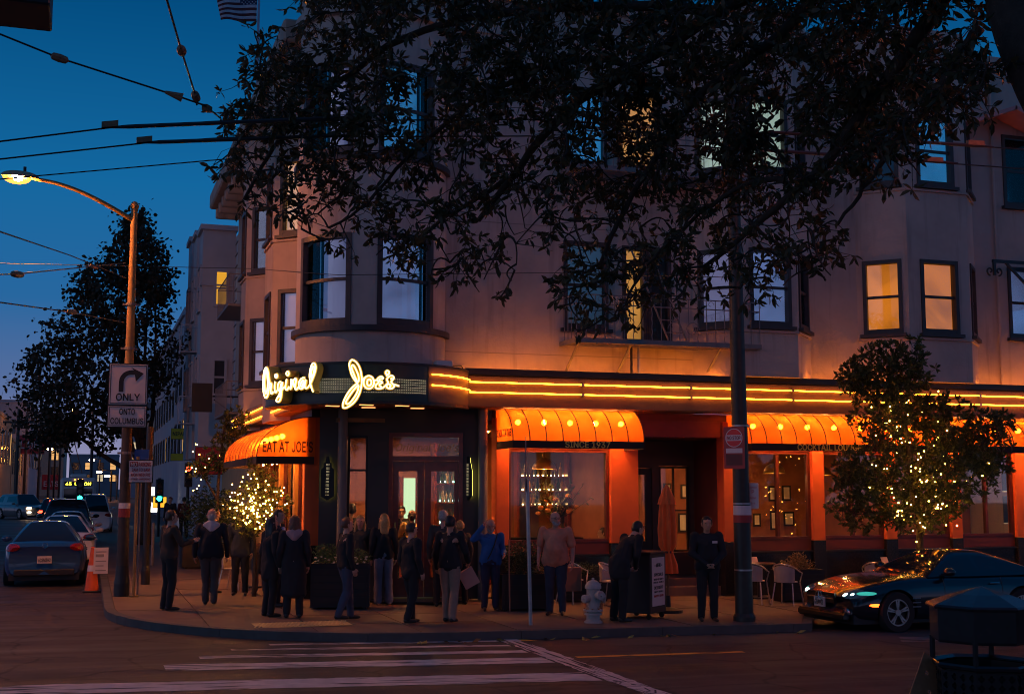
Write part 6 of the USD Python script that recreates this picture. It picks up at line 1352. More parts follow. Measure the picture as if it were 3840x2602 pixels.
for s, z, h, w, m in (('~ MENU ~', 0.29, 0.06, 0.3, GREYT), ('SPECIALS', 0.13, 0.05, 0.36, GREYT), ('SOUP OF DAY 9', 0.05, 0.03, 0.38, GREYT), ('PASTA 18   STEAK 32', 0.0, 0.026, 0.40, GREYT), ('DESSERT', -0.09, 0.05, 0.36, GREYT), ('CAKE 9   COFFEE 4', -0.16, 0.026, 0.36, GREYT), ('HAPPY HOUR', -0.23, 0.036, 0.38, SIGNRED)):
    vv, ff = text(s, h, True, w); MB().add(Mc(vv + V(0, z - h / 2, 0.007)), ff).build('print_line', m, po)
# closed umbrella
um = thing('closed_umbrella', 'closed orange market umbrella standing behind the dark cart', 'umbrella', (10.05, 21.05, gz(10) + 0.132))
UO = look('umbrella_orange', (0.92, 0.15, 0.025), 0.8, var=0.15, scale=6)
MB().cyl((0, 0, 0), (0, 0, 2.28), 0.022, n=10).build('pole', look('pole_wood', (0.2, 0.1, 0.05), 0.6), um); MB().lathe([(0.001, 0), (0.27, 0), (0.27, 0.05), (0.05, 0.1), (0.04, 0.3)], n=20).build('base', BLACK, um)
th = np.linspace(0, 2 * PI, 49)[:-1]
def fold(zs, rs, amp, k=8, ph=0.0):
    G = np.stack([np.stack([(r_ + amp * r_ * np.cos(k * th + ph + z)) * np.cos(th), (r_ + amp * r_ * np.cos(k * th + ph + z)) * np.sin(th), np.full(48, z)], -1) for z, r_ in zip(zs, rs)])
    return np.concatenate([G, G[:, :1]], 1)
MB().grid(fold([2.2, 1.95, 1.5, 1.2, 1.08, 1.0, 0.84, 0.70], [0.03, 0.115, 0.15, 0.14, 0.085, 0.11, 0.16, 0.17], 0.22)).build('folded_canopy', UO, um, smooth=True)
MB().grid(fold([2.30, 2.22, 2.05, 1.94], [0.012, 0.06, 0.13, 0.155], 0.12, 8, 0.6)).build('top_flap', UO, um, smooth=True); MB().lathe([(0.087, 1.06), (0.09, 1.10)], n=16).build('tie_strap', MAROON, um)

# planters
SOILC = look('soil', (0.03, 0.02, 0.015), 0.95)
LEAFM = [look('shrub_leaf_%s' % n, c, 0.55, var=0.35, scale=14) for n, c in (('green', (0.07, 0.13, 0.03)), ('dark', (0.03, 0.06, 0.02)), ('yellow', (0.20, 0.20, 0.04)), ('amber', (0.28, 0.17, 0.05)))]
def leaf_cloud(n, c, rad, size, seed, flat=0.35, long=2.2):
    """n small folded leaves scattered through an ellipsoid"""
    r = np.random.RandomState(seed); mb = MB()
    d = r.normal(size=(n, 3)); d /= np.linalg.norm(d, axis=1)[:, None]; p = d * (r.rand(n, 1) ** 0.45) * np.asarray(rad) + np.asarray(c)
    a = r.normal(size=(n, 3)); a[:, 2] = np.abs(a[:, 2]) * flat + 0.1; a /= np.linalg.norm(a, axis=1)[:, None]
    b = np.cross(a, r.normal(size=(n, 3))); b /= np.linalg.norm(b, axis=1)[:, None]; nn = np.cross(a, b)
    s = (size * r.uniform(0.7, 1.35, (n, 1)))
    v = np.stack([p, p + a * s * long * 0.45 + b * s * 0.42 + nn * s * 0.12, p + a * s * long, p + a * s * long * 0.45 - b * s * 0.42 + nn * s * 0.12], 1).reshape(-1, 3)
    i = np.arange(n)[:, None] * 4
    return mb.add(v, np.vstack([i + [0, 1, 2], i + [0, 2, 3]]))
def planter(label, x, y, rz, w, d, h, plants, seed, flowers=None):
    t = thing('planter', label, 'planter', (x, y, gz(x) + 0.132), rz)
    o = m3.Manifold.cube((w, d, h), False).translate((-w / 2, -d / 2, 0.04)) - m3.Manifold.cube((w - 0.06, d - 0.06, 0.12), False).translate((-w / 2 + 0.03, -d / 2 + 0.03, h - 0.05))
    MB().man(o).build('box', BLACK, t); MB().box((-w / 2 + 0.031, -d / 2 + 0.031, h - 0.06), (w / 2 - 0.031, d / 2 - 0.031, h - 0.03)).build('soil', SOILC, t)
    for k in range(5): MB().box((-w / 2 + 0.04, -d / 2 - 0.008, 0.12 + k * (h - 0.15) / 5), (w / 2 - 0.04, -d / 2 - 0.001, 0.11 + (k + 0.85) * (h - 0.15) / 5)).build('panel_board', look('planter_board', (0.022, 0.018, 0.016), 0.5, var=0.3), t)
    for s in (-1, 1): MB().box((s * w * 0.42 - 0.03, -d * 0.4, 0), (s * w * 0.42 + 0.03, d * 0.4, 0.039)).build('foot', BLACK, t)
    for n, c, rad, size, m in plants:
        seed += 1; leaf_cloud(n, c, rad, size, seed).build('foliage', LEAFM[m], t, kind='stuff')
    if flowers:
        r = np.random.RandomState(seed + 9); fm = MB()
        for k in range(flowers): fm.sph((r.uniform(-w / 2, w / 2) * 0.9, r.uniform(-d / 2, 0) * 1.0, h + r.uniform(0.0, 0.16)), r.uniform(0.016, 0.03), 1, (1, 1, 0.6))
        fm.build('white_flowers', look('white_petal', (0.75, 0.68, 0.5), 0.6), t, kind='stuff')
planter('black planter with yellow lit shrubs and white flowers left of the corner doors', 4.42, 22.98, math.radians(-14), 1.05, 0.5, 0.78, [(900, (-0.25, 0, 0.95), (0.28, 0.2, 0.22), 0.022, 0), (900, (0.1, -0.05, 0.85), (0.45, 0.24, 0.10), 0.02, 2), (500, (0.3, 0, 0.92), (0.25, 0.2, 0.15), 0.02, 0)], 40, 46)
planter('black planter with a dark clipped shrub behind the thin sign post', 7.62, 22.05, math.radians(-6), 0.92, 0.55, 0.62, [(2600, (0, 0, 0.92), (0.42, 0.28, 0.34), 0.022, 1), (500, (0.3, -0.1, 0.72), (0.25, 0.2, 0.1), 0.02, 3)], 50)
planter('black planter with red lit feathery plants just right of the tall pole', 13.75, 22.75, 0.0, 0.95, 0.5, 0.6, [(700, (0, 0, 0.72), (0.42, 0.22, 0.16), 0.022, 3), (350, (0.05, 0, 0.82), (0.2, 0.16, 0.16), 0.026, 3)], 60)
planter('black planter with a spiky plant behind the bonnet of the dark coupe', 17.0, 22.9, 0.0, 0.95, 0.5, 0.6, [(600, (0, 0, 0.75), (0.3, 0.22, 0.22), 0.03, 3)], 70)
planter('low black planter against the wall under the first awning', 9.35, 23.55, 0.0, 1.1, 0.4, 0.45, [(700, (0, 0, 0.6), (0.5, 0.18, 0.16), 0.022, 1)], 75)
planter('tall planter with a dark hedge at the end of the left awning', 3.2, 35.5, 0.0, 1.5, 1.0, 0.6, [(2600, (0, 0, 1.35), (0.8, 0.55, 0.85), 0.05, 1)], 80)

# bistro chairs and tables
ALU = look('aluminium_tube', (0.6, 0.58, 0.57), 0.3, metal=0.9, var=0.08)
def chair():
    t = thing('bistro_chair', 'chair', 'chair', (0, 0, -50), 0, 'aluminium bistro chairs on the pavement')
    MB().lathe([(0.001, 0.44), (0.20, 0.44), (0.205, 0.45), (0.20, 0.46), (0.001, 0.46)], n=20).build('seat', look('seat_slats', (0.4, 0.33, 0.3), 0.5), t)
    for s in (-1, 1):
        MB().tube([(s * 0.19, -0.18, 0.43), (s * 0.23, -0.24, 0.0)], 0.012, 6).build('leg', ALU, t); MB().tube([(s * 0.18, 0.17, 0.43), (s * 0.23, 0.25, 0.0)], 0.012, 6).build('leg', ALU, t)
        MB().tube([(s * 0.19, -0.18, 0.44), (s * 0.25, -0.16, 0.62), (s * 0.26, 0.02, 0.66)], 0.012, 6).build('arm_support', ALU, t)
    a = np.linspace(-0.15, PI + 0.15, 20); MB().tube(np.column_stack([0.26 * np.cos(a), 0.02 + 0.24 * np.sin(a), 0.66 + 0.14 * np.sin(np.clip(a, 0, PI))]), 0.014, 6).build('back_rail', ALU, t)
    a = np.linspace(0.5, PI - 0.5, 12)
    MB().grid(np.stack([np.column_stack([0.245 * np.cos(a), 0.02 + 0.225 * np.sin(a), 0.45 + 0 * a]), np.column_stack([0.25 * np.cos(a), 0.02 + 0.235 * np.sin(a), 0.64 + 0.13 * np.sin(a)])], 1)).build('back_weave', look('seat_slats', (0.4, 0.33, 0.3), 0.5), t)
    return t
CH = [(9.0, 23.1, 0.4, 'bistro chair behind the man in the orange shirt'), (9.62, 22.6, 0.8, 'bistro chair just left of the hunched person at the cart'), (12.55, 22.35, 2.3, 'bistro chair half hidden by the tall dark pole'), (13.05, 21.95, 2.2, 'bistro chair beside the red lit planter, right of the tall pole'), (15.35, 22.35, 2.6, 'left of two bistro chairs showing above the dark coupe bonnet'), (15.85, 22.3, 2.5, 'right of two bistro chairs showing above the dark coupe bonnet'), (3.0, 27.6, 1.0, 'bistro chair behind the people on the left pavement')]
c0 = chair()
for i, (x, y, rz, lab) in enumerate(CH):
    if i == 0:
        xf = UsdGeom.Xformable(c0); xf.GetOrderedXformOps()[0].Set(Gf.Vec3d(x, y, float(gz(x)) + 0.133)); xf.GetOrderedXformOps()[1].Set(math.degrees(rz)); c0.SetCustomDataByKey('label', lab)
    else: dup(c0, (x, y, float(gz(x)) + 0.133), rz, lab)
for i, (x, y, lab) in enumerate(((10.1, 23.3, 'small dark pavement table left of the side door'), (13.3, 23.5, 'small dark pavement table behind the red lit planter'), (16.2, 23.1, 'small dark pavement table beyond the dark coupe'), (3.5, 28.2, 'small dark pavement table under the left awning'))):
    t = thing('bistro_table', lab, 'table', (x, y, gz(x) + 0.132)); MB().lathe([(0.001, 0.70), (0.34, 0.70), (0.35, 0.715), (0.34, 0.73), (0.001, 0.73)], n=24).build('table_top', look('table_dark', (0.05, 0.03, 0.025), 0.4), t); MB().cyl((0, 0, 0.03), (0, 0, 0.70), 0.03, n=8).build('column', BLACK, t); MB().cyl((0, 0, 0), (0, 0, 0.03), 0.22, n=16).build('foot', BLACK, t)
    m_ = thing('menu_card', 'pale menu card standing on the %s' % lab.replace('small dark ', ''), 'menu', (x - 0.1, y, gz(x) + 0.864)); MB().obox((0, 0, 0.06), (1, 0, 0), (0, 0.5, 0.87), (0, -0.87, 0.5), 0.16, 0.13, 0.006).build('card', look('menu_card', (0.6, 0.4, 0.35), 0.6), m_)

# litter bin in the foreground
bn = thing('litter_bin', 'black hooded iron litter bin with a pierced lattice body in the near right corner', 'litter bin', (6.42, 8.0, 0.2 + gz(6.4)), math.radians(20))
BI = look('bin_black', (0.012, 0.012, 0.013), 0.22, var=0.4, scale=12, coat=0.3)
n_ = 8; RB = 0.36
def octa(r, z): a = np.arange(n_) * PI / 4 + PI / 8; return np.column_stack([r * np.cos(a), r * np.sin(a), np.full(n_, z)])
def oct_shell(rows):
    G = np.stack([octa(r, z) for r, z in rows]); return MB().grid(np.concatenate([G, G[:, :1]], 1))
oct_shell([(0.001, 1.40), (0.06, 1.385), (0.20, 1.345), (0.40, 1.275), (0.415, 1.26), (0.41, 1.245), (0.39, 1.24)]).build('lid', BI, bn)
oct_shell([(0.385, 1.24), (0.385, 1.02), (0.375, 1.00), (0.365, 1.00)]).build('hood_skirt', BI, bn)
for k in (0, 2, 4, 6):
    a = k * PI / 4 + PI / 8; MB().cyl((0.37 * math.cos(a), 0.37 * math.sin(a), 0.85), (0.37 * math.cos(a), 0.37 * math.sin(a), 1.02), 0.022, n=6).build('post', BI, bn)
oct_shell([(0.35, 0.835), (0.385, 0.855), (0.40, 0.84), (0.395, 0.82), (0.37, 0.81)]).build('rim', BI, bn)
oct_shell([(0.33, 0.0), (0.33, 0.82)]).build('liner', look('bin_liner', (0.008, 0.008, 0.008), 0.6), bn)
for k in range(8):
    a0, a1 = octa(RB + 0.01, 0)[k], octa(RB + 0.01, 0)[(k + 1) % 8]; u = unit(a1 - a0); nn = unit(V(u[1], -u[0], 0)); w = np.linalg.norm(a1 - a0)
    p = sg.box(0, 0.05, w, 0.80)
    for i in range(4):
        for j in range(11):
            cx, cz2 = w * (i + 0.5) / 4, 0.10 + j * 0.066
            p = p.difference(unary_union([sg.Point(cx + dx, cz2 + dz).buffer(0.012, 4) for dx, dz in ((0.013, 0), (-0.013, 0), (0, 0.015), (0, -0.015))]))
    MB().poly(p, -0.012, 0, frame(a0, u, nn)).build('lattice_panel', BI, bn)
rp = thing('rusty_plate', 'rust brown perforated metal plate leaning at the foot of the litter bin', 'plate', (5.75, 8.1, 0.2 + gz(5.8)))
pp = sg.box(-0.16, 0, 0.16, 1.0)
for x, z in ((-0.08, 0.85), (0.06, 0.9), (0.0, 0.72), (0.09, 0.62), (-0.07, 0.55), (0.05, 0.4)): pp = pp.difference(sg.Point(x, z).buffer(0.018))
MB().poly(pp, 0, 0.01, lambda v: np.column_stack([v[:, 0] * 0.8 + v[:, 1] * 0.42, v[:, 2] + v[:, 1] * 0.1, v[:, 1] * 0.72 - v[:, 0] * 0.55 + 0.09])).build('plate', RUST, rp)

# fallen leaves in the gutter
r = np.random.RandomState(12)
LF = look('fallen_leaf', (0.35, 0.27, 0.06), 0.7, var=0.4, scale=20); LF2 = look('fallen_leaf_brown', (0.22, 0.10, 0.03), 0.7, var=0.4, scale=20)
for k in range(26):
    x = r.uniform(4.6, 11.4); y = 18.62 - abs(r.normal(0, 0.12)); s = r.uniform(0.05, 0.10); a = r.uniform(0, 2 * PI); u = V(math.cos(a), math.sin(a), 0); w = V(-u[1], u[0], 0)
    P = np.array([-u * s, w * s * 0.5 + V(0, 0, r.uniform(0.0, 0.05)), u * s + V(0, 0, r.uniform(0.01, 0.05)), -w * s * 0.5 + V(0, 0, 0.004)]) + V(0, 0, 0.012)
    t = thing('fallen_leaf', 'dry leaf fallen in the gutter by the kerb', 'leaf', (x, y, float(gz(x))), 0, 'dry leaves in the gutter'); MB().add(P, [[0, 1, 2, 3]]).build('blade', LF if k % 2 else LF2, t)

# ---------------------------------------------------------------- people
SKIN = {n: look('skin_' + n, c, 0.55, var=0.08) for n, c in (('light', (0.52, 0.30, 0.21)), ('tan', (0.40, 0.22, 0.14)), ('ruddy', (0.50, 0.24, 0.17)))}
HAIR = {n: look('hair_' + n, c, 0.45, var=0.35, scale=30) for n, c in (('black', (0.012, 0.009, 0.008)), ('brown', (0.05, 0.025, 0.013)), ('auburn', (0.13, 0.04, 0.015)), ('blonde', (0.48, 0.27, 0.09)), ('grey', (0.33, 0.30, 0.28)))}
def cloth(name, col, var=0.25): return look('cloth_' + name, col, 0.85, var=var, scale=5, bump=0.25, bscale=35)
SHOE = look('shoe_dark', (0.02, 0.018, 0.017), 0.5); EYE = look('eye_dark', (0.02, 0.015, 0.012), 0.3); LIP = look('lip', (0.32, 0.10, 0.08), 0.5)
def ball(p, r): return m3.Manifold.sphere(r, 14).translate(tuple(float(q) for q in p))
def hull(*pr): return m3.Manifold.batch_hull([ball(p, r) for p, r in pr])
def union(l): return m3.Manifold.batch_boolean(l, m3.OpType.Add)
def soft(m, el=0.03, it=8, seed=0, wr=0.0, wscale=(9, 9, 4)):
    q = m.refine_to_length(el).to_mesh(); t = trimesh.Trimesh(q.vert_properties[:, :3], q.tri_verts, process=True)
    trimesh.smoothing.filter_taubin(t, lamb=0.55, nu=0.53, iterations=it)
    v = np.array(t.vertices)
    if wr: v = v + t.vertex_normals * ((meshkit.fbm(v * V(*wscale) + seed * 7.3, 3, seed) - 0.5) * 2 * wr)[:, None]
    return v, np.array(t.faces)
def make_hand(side, curl):
    """hand hanging along -z, palm towards the body, thumb to the front (+y); wrist at the origin"""
    L = [hull(((0, 0.0, 0.0), 0.024), ((0, 0.030, -0.075), 0.014), ((0, -0.030, -0.070), 0.013), ((0, 0.02, -0.03), 0.018))]
    for k, (y, ln) in enumerate(((0.030, 0.072), (0.010, 0.080), (-0.011, 0.074), (-0.030, 0.058))):
        p = V(0, y, -0.078 + 0.004 * abs(k - 1)); a = 0.0
        for j, f in enumerate((0.45, 0.31, 0.24)):
            a += curl * (0.5, 0.9, 0.7)[j]; d = V(-side * math.sin(a), 0, -math.cos(a)); q = p + d * ln * f
            L.append(hull((p, 0.0088 - 0.0006 * j), (q, 0.0083 - 0.0006 * j))); p = q
    p = V(0, 0.022, -0.022)
    for ln, d in ((0.038, V(-side * 0.3, 0.75, -0.6)), (0.03, V(-side * 0.5, 0.45, -0.75)), (0.024, V(-side * 0.6, 0.2, -0.8))):
        q = p + unit(d) * ln; L.append(hull((p, 0.011), (q, 0.0095))); p = q
    v, f = soft(union(L), 0.008, 4)
    return v, f
HANDS = {(s, c): make_hand(s, c) for s in (-1, 1) for c in (0.35, 0.95)}
def rot_to(d):
    """rotation that takes -z to the direction d, keeping the thumb side to the front"""
    z = -unit(d); y = V(0, 1, 0) - z * z[1]
    if np.linalg.norm(y) < 0.2: y = V(0, 0, 1) - z * z[2]
    y = unit(y); return np.column_stack([np.cross(y, z), y, z])
def person(label, x, y, rz, h=1.72, skin='light', hair=('short', 'brown'), top=(0.02, 0.02, 0.025), topname='black', legs=(0.02, 0.02, 0.025), legname='black', coat=0.0, lean=0.0, el=None, wl=None, er=None, wr=None,
           stride=0.0, girth=1.0, head_yaw=0.0, head_tip=0.0, sleeves='long', hood=None, beard=None, glasses=False, seated=False, z=None, open_shirt=None, curl=0.35, shoes=None, flare=0.0, group=None):
    zz = float(gz(x)) + 0.134 if z is None else z
    t = thing('person', label, 'person', (x, y, zz), rz)
    s = h / 1.75; seed = int(abs(x * 131 + y * 17)) % 97
    g = girth; wsh = 0.185 * (0.5 + 0.5 * g)
    J = dict(pel=V(0, 0, .95), wst=V(0, 0.005, 1.08), chs=V(0, 0, 1.27), nek=V(0, -.005, 1.45), hed=V(0, .02, 1.615), sl=V(-wsh, 0, 1.42), sr=V(wsh, 0, 1.42),
             el=V(-wsh - .055 * g, -.03, 1.13), er=V(wsh + .055 * g, -.03, 1.13), wl=V(-wsh - .06 * g, .05, .89), wr=V(wsh + .06 * g, .05, .89),
             hl=V(-.09, 0, .92), hr=V(.09, 0, .92), kl=V(-.10, .02, .50), kr=V(.10, .02, .50), al=V(-.11, -.03, .085), ar=V(.11, -.03, .085))
    for k, v in (('el', el), ('wl', wl), ('er', er), ('wr', wr)):
        if v is not None: J[k] = V(*v)
    if stride:
        J['kl'] += V(.02, stride * .45, 0); J['al'] += V(.03, stride, 0); J['kr'] += V(-.02, -stride * .1, 0); J['ar'] += V(-.03, -stride * .8, stride * 0.12)
    if seated:
        dz = V(0, 0, -.44)
        for k in ('pel', 'wst', 'chs', 'nek', 'hed', 'sl', 'sr', 'el', 'er', 'wl', 'wr', 'hl', 'hr'): J[k] = J[k] + dz
        J['kl'] = V(-.12, .42, .50); J['kr'] = V(.12, .42, .50); J['al'] = V(-.12, .40, .085); J['ar'] = V(.12, .40, .085)
    R = np.array([[1, 0, 0], [0, math.cos(-lean), -math.sin(-lean)], [0, math.sin(-lean), math.cos(-lean)]])
    for k in ('wst', 'chs', 'nek', 'hed', 'sl', 'sr', 'el', 'er', 'wl', 'wr'): J[k] = R @ (J[k] - J['pel']) + J['pel']
    J = {k: v * s for k, v in J.items()}
    def B(a, ra, b, rb): return hull((J[a] if isinstance(a, str) else a, ra * s), (J[b] if isinstance(b, str) else b, rb * s))
    hc = J['hed']; ca, sa = math.cos(head_yaw), math.sin(head_yaw); tp = head_tip + lean * 0.55
    Rh = np.array([[ca, -sa, 0], [sa, ca, 0], [0, 0, 1]]) @ np.array([[1, 0, 0], [0, math.cos(-tp), -math.sin(-tp)], [0, math.sin(-tp), math.cos(-tp)]])
    def H(px, py, pz): return hc + Rh @ (V(px, py, pz) * s)
    head = hull((H(0, -.015, .045), .083 * s), (H(0, -.01, -.01), .078 * s), (H(0, .03, -.07), .048 * s), (H(0, .045, .02), .058 * s))
    face = [hull((H(0, .088, .012), .010 * s), (H(0, .108, -.026), .015 * s)), hull((H(.0, .082, -.062), .018 * s), (H(0, .078, -.085), .016 * s))]
    for q in (-1, 1): face += [hull((H(q * .083, -.012, .012), .017 * s), (H(q * .080, -.008, -.028), .012 * s)), hull((H(q * .02, .092, .036), .009 * s), (H(q * .05, .082, .033), .009 * s))]
    parts = [head, B('hed', .05, 'nek', .054), B('nek', .056, 'chs', .10), hull((J['sl'] + R @ V(0, 0, -.02) * s, .052 * s), (J['sr'] + R @ V(0, 0, -.02) * s, .052 * s), (J['chs'], .115 * s)), hull((J['chs'], .125 * s * g), (J['wst'], .115 * s * g), (J['pel'], .12 * s * g))] + face
    for a in 'lr':
        parts += [B('s' + a, .055, 'e' + a, .043), B('e' + a, .042, 'w' + a, .028), B('h' + a, .09, 'k' + a, .058), B('k' + a, .056, 'a' + a, .04)]
    parts.append(hull((J['hl'], .1 * s * g), (J['hr'], .1 * s * g), (J['pel'], .11 * s * g)))
    v, f = soft(union(parts), 0.022, 6)
    for a, sd in (('l', -1), ('r', 1)):
        hv, hf = HANDS[(sd, curl)]; d = unit(J['w' + a] - J['e' + a]); hv = (hv * s) @ rot_to(d).T + J['w' + a]
        f = np.vstack([f, hf + len(v)]); v = np.vstack([v, hv])
    body = obj('body', (v, f), SKIN[skin], t, smooth=True)
    # face marks
    for q in (-1, 1): MB().sph(H(q * .033, .0855, .018), .0115 * s, 1, (1, 0.6, 0.7)).build('eye', EYE, body)
    MB().tube([H(-.024, .094, -.056), H(0, .102, -.054), H(.024, .094, -.056)], [.003 * s, .006 * s, .003 * s], 6).build('lips', LIP, body)
    if glasses:
        gm = MB()
        for q in (-1, 1):
            a = np.linspace(0, 2 * PI, 13)[:-1]; gm.tube(np.array([H(q * .035 + .026 * math.cos(w), .108, .018 + .02 * math.sin(w)) for w in a]), .003, 4, closed=True); gm.cyl(H(q * .061, .105, .02), H(q * .085, -.01, .02), .003, n=4)
        gm.build('glasses', BLACK, t)
    # hair
    kind, hcol = hair
    cap = hull((H(0, -.018, .05), .094 * s), (H(0, -.03, .0), .088 * s))
    cut = m3.Manifold.cube((.4, .3, .3), True).transform(np.column_stack([Rh, H(0, .175, -.075)])[:3])
    cut2 = m3.Manifold.cube((.4, .5, .3), True).transform(np.column_stack([Rh, H(0, .05, -.20)])[:3])
    hm = None
    if kind == 'short': hm = [cap - cut - cut2]
    if kind == 'fringe': hm = [hull((H(0, -.04, -.01), .078 * s), (H(0, -.05, -.04), .07 * s)) - m3.Manifold.cube((.4, .3, .3), True).transform(np.column_stack([Rh, H(0, .15, 0)])[:3])]
    if kind == 'long': hm = [cap - cut, hull((H(-.075, -.03, -.02), .035 * s), (H(.075, -.03, -.02), .035 * s), (H(0, -.07, 0), .06 * s), (H(-.085, -.05, -.20), .035 * s), (H(.085, -.05, -.20), .035 * s), (H(0, -.085, -.30), .04 * s)), hull((H(-.085, .0, 0), .022 * s), (H(-.105, .02, -.2), .022 * s)), hull((H(.085, .0, 0), .022 * s), (H(.105, .02, -.2), .022 * s))]
    if kind == 'bun': hm = [cap - cut - cut2, ball(H(0, -.105, .075), .042 * s)]
    if hm:
        hv, hf = soft(union(hm), 0.02, 5, seed, 0.014, (24, 24, 9)); obj('hair', (hv, hf), HAIR[hcol], t, smooth=True)
    if beard: hv, hf = soft(hull((H(0, .07, -.085), .034 * s), (H(-.045, .04, -.06), .03 * s), (H(.045, .04, -.06), .03 * s)), 0.02, 4, seed, .004); obj('beard', (hv, hf), HAIR[beard], t, smooth=True)
    # trousers
    tr = [hull((J['hl'], .112 * s * g), (J['hr'], .112 * s * g), (J['pel'] + V(0, 0, .05), .118 * s * g))]
    for a in 'lr': tr += [B('h' + a, .108 * (.5 + .5 * g), 'k' + a, .076), B('k' + a, .075, 'a' + a, .062 + flare)]
    v, f = soft(union(tr), 0.026, 6, seed, 0.014, (10, 10, 7)); obj('trousers', (v, f), cloth(legname, legs), t, smooth=True)
    for a, sd in (('l', -1), ('r', 1)):
        p = J['a' + a]; v, f = soft(hull((p + V(0, -.03, -.035) * s, .042 * s), (p + V(sd * .012, .13, -.05) * s, .032 * s), (p + V(sd * .02, .17, -.055) * s, .026 * s)), 0.02, 3); v[:, 2] = np.maximum(v[:, 2], 0.002 + (p[2] - .085 * s)); obj('shoe', (v, f), shoes or SHOE, t, smooth=True)
    # top
    tg = 1.0 + (g - 1) * 1.0; bulk = 1.10 if coat else 1.0
    up = [hull((J['sl'] + R @ V(0, 0, -.02) * s, .062 * s), (J['sr'] + R @ V(0, 0, -.02) * s, .062 * s), (J['chs'] + V(0, .01, 0), .128 * s * tg * bulk)), hull((J['nek'] + R @ V(0, 0, -.015) * s, .058 * s), (J['sl'] + R @ V(0.03, 0, -.03) * s, .05 * s), (J['sr'] + R @ V(-0.03, 0, -.03) * s, .05 * s)), hull((J['chs'] + V(0, .0, 0), .135 * s * tg * bulk), (J['wst'], .128 * s * tg * bulk), (J['hl'] + V(0, 0, .02), .122 * s * tg), (J['hr'] + V(0, 0, .02), .122 * s * tg)), hull((J['nek'] + R @ V(0, 0, -.03) * s, .06 * s), (J['chs'], .11 * s))]
    if g > 1.15: up.append(hull((J['wst'] + R @ V(0, .09, .03) * s, .17 * s), (J['pel'] + R @ V(0, .05, .0) * s, .15 * s), (J['chs'] + R @ V(0, .05, 0) * s, .14 * s)))
    if coat:
        n = 7; dz_ = coat
        up.append(hull((J['pel'] + V(-.09, 0, 0) * s, .125 * s), (J['pel'] + V(.09, 0, 0) * s, .125 * s), (J['pel'] + V(-.13, .02, -dz_) * s, .09 * s), (J['pel'] + V(.13, .02, -dz_) * s, .09 * s), (J['pel'] + V(0, -.07, -dz_) * s, .09 * s)))
    for a in 'lr':
        if sleeves == 'long': up += [B('s' + a, .072 * bulk, 'e' + a, .058 * bulk), B('e' + a, .056 * bulk, 'w' + a, .042)]
        else: up += [B('s' + a, .078, J['s' + a] * .25 + J['e' + a] * .75, .072)]
    v, f = soft(union(up), 0.026, 6, seed + 1, 0.018, (9, 9, 6)); obj('coat' if coat else 'top', (v, f), cloth(topname, top), t, smooth=True)
    if hood is not None: v, f = soft(hull((J['nek'] + R @ V(-.10, -.03, .0) * s, .055 * s), (J['nek'] + R @ V(.10, -.03, .0) * s, .055 * s), (J['nek'] + R @ V(0, -.09, -.09) * s, .06 * s), (J['nek'] + R @ V(0, -.05, .05) * s, .055 * s)), 0.025, 5, seed, .01); obj('hood', (v, f), hood, t, smooth=True)
    if open_shirt is not None: v, f = soft(hull((J['chs'] + V(0, .105, .12) * s, .035 * s), (J['chs'] + V(0, .125, -.12) * s, .045 * s), (J['chs'] + V(-.03, .10, .13) * s, .03 * s), (J['chs'] + V(.03, .10, .13) * s, .03 * s)), 0.025, 4); obj('shirt_front', (v, f), open_shirt, t, smooth=True)
    return t, J
D2R = math.radians
NAVY = (0.015, 0.02, 0.04); JEAN = (0.05, 0.065, 0.11); BLK = (0.014, 0.013, 0.015); WHITEC = cloth('pale_grey', (0.42, 0.40, 0.45))
person('person in a dark brown jacket at the far left of the crowd, looking right', 1.4, 23.18, D2R(-70), 1.75, 'light', ('short', 'brown'), (0.05, 0.03, 0.02), 'brown', BLK, 'black', er=(.26, .12, 1.15), wr=(.2, .33, 1.2))
person('person seen from behind in a dark padded jacket with a pale hood', 2.2, 24.1, D2R(-8), 1.76, 'ruddy', ('fringe', 'grey'), (0.012, 0.014, 0.022), 'midnight', (0.06, 0.055, 0.055), 'charcoal', girth=1.3, hood=WHITEC, stride=0.10)
person('person in black with tied up auburn hair holding an open menu, lit orange', 2.5, 26.8, D2R(-78), 1.72, 'light', ('bun', 'auburn'), BLK, 'black', BLK, 'black', sleeves='short', el=(-.22, .08, 1.18), wl=(-.08, .32, 1.24), er=(.22, .08, 1.18), wr=(.08, .32, 1.24), head_tip=0.25, curl=0.95)
mc = thing('menu', 'open menu held by the person with tied up hair', 'menu', (2.86, 26.86, 1.50)); MB().obox((0, 0, 0), (0.3, 1, 0), (0.6, 0, 0.8), (0.8, -0.2, -0.6), 0.3, 0.22, 0.008).build('cover', look('menu_cover', (0.35, 0.16, 0.06), 0.5), mc)
person('person with long dark hair and dark jacket facing the street beside the cream cardigan', 2.98, 26.2, D2R(168), 1.68, 'tan', ('long', 'black'), (0.03, 0.035, 0.05), 'slate', BLK, 'black', coat=0.10)
person('person with glasses in a cream cardigan and jeans under the lit tree', 3.42, 26.5, D2R(160), 1.66, 'light', ('long', 'brown'), (0.50, 0.38, 0.30), 'cream', (0.09, 0.10, 0.13), 'pale_denim', glasses=True, er=(.24, .06, 1.12), wr=(.05, .25, 1.05), el=(-.24, .06, 1.12), wl=(-.05, .25, 1.08))
person('person with long dark hair in a black coat, side on, beside the hooded coat', 2.97, 21.7, D2R(-72), 1.68, 'light', ('long', 'black'), BLK, 'black', BLK, 'black', coat=0.25)
person('person in a dark suit with a pale blue shirt front behind the two black coats', 3.34, 23.5, D2R(-115), 1.77, 'ruddy', ('short', 'brown'), NAVY, 'navy', NAVY, 'navy', open_shirt=cloth('pale_blue', (0.35, 0.42, 0.65)), coat=0.05, head_yaw=-0.3)
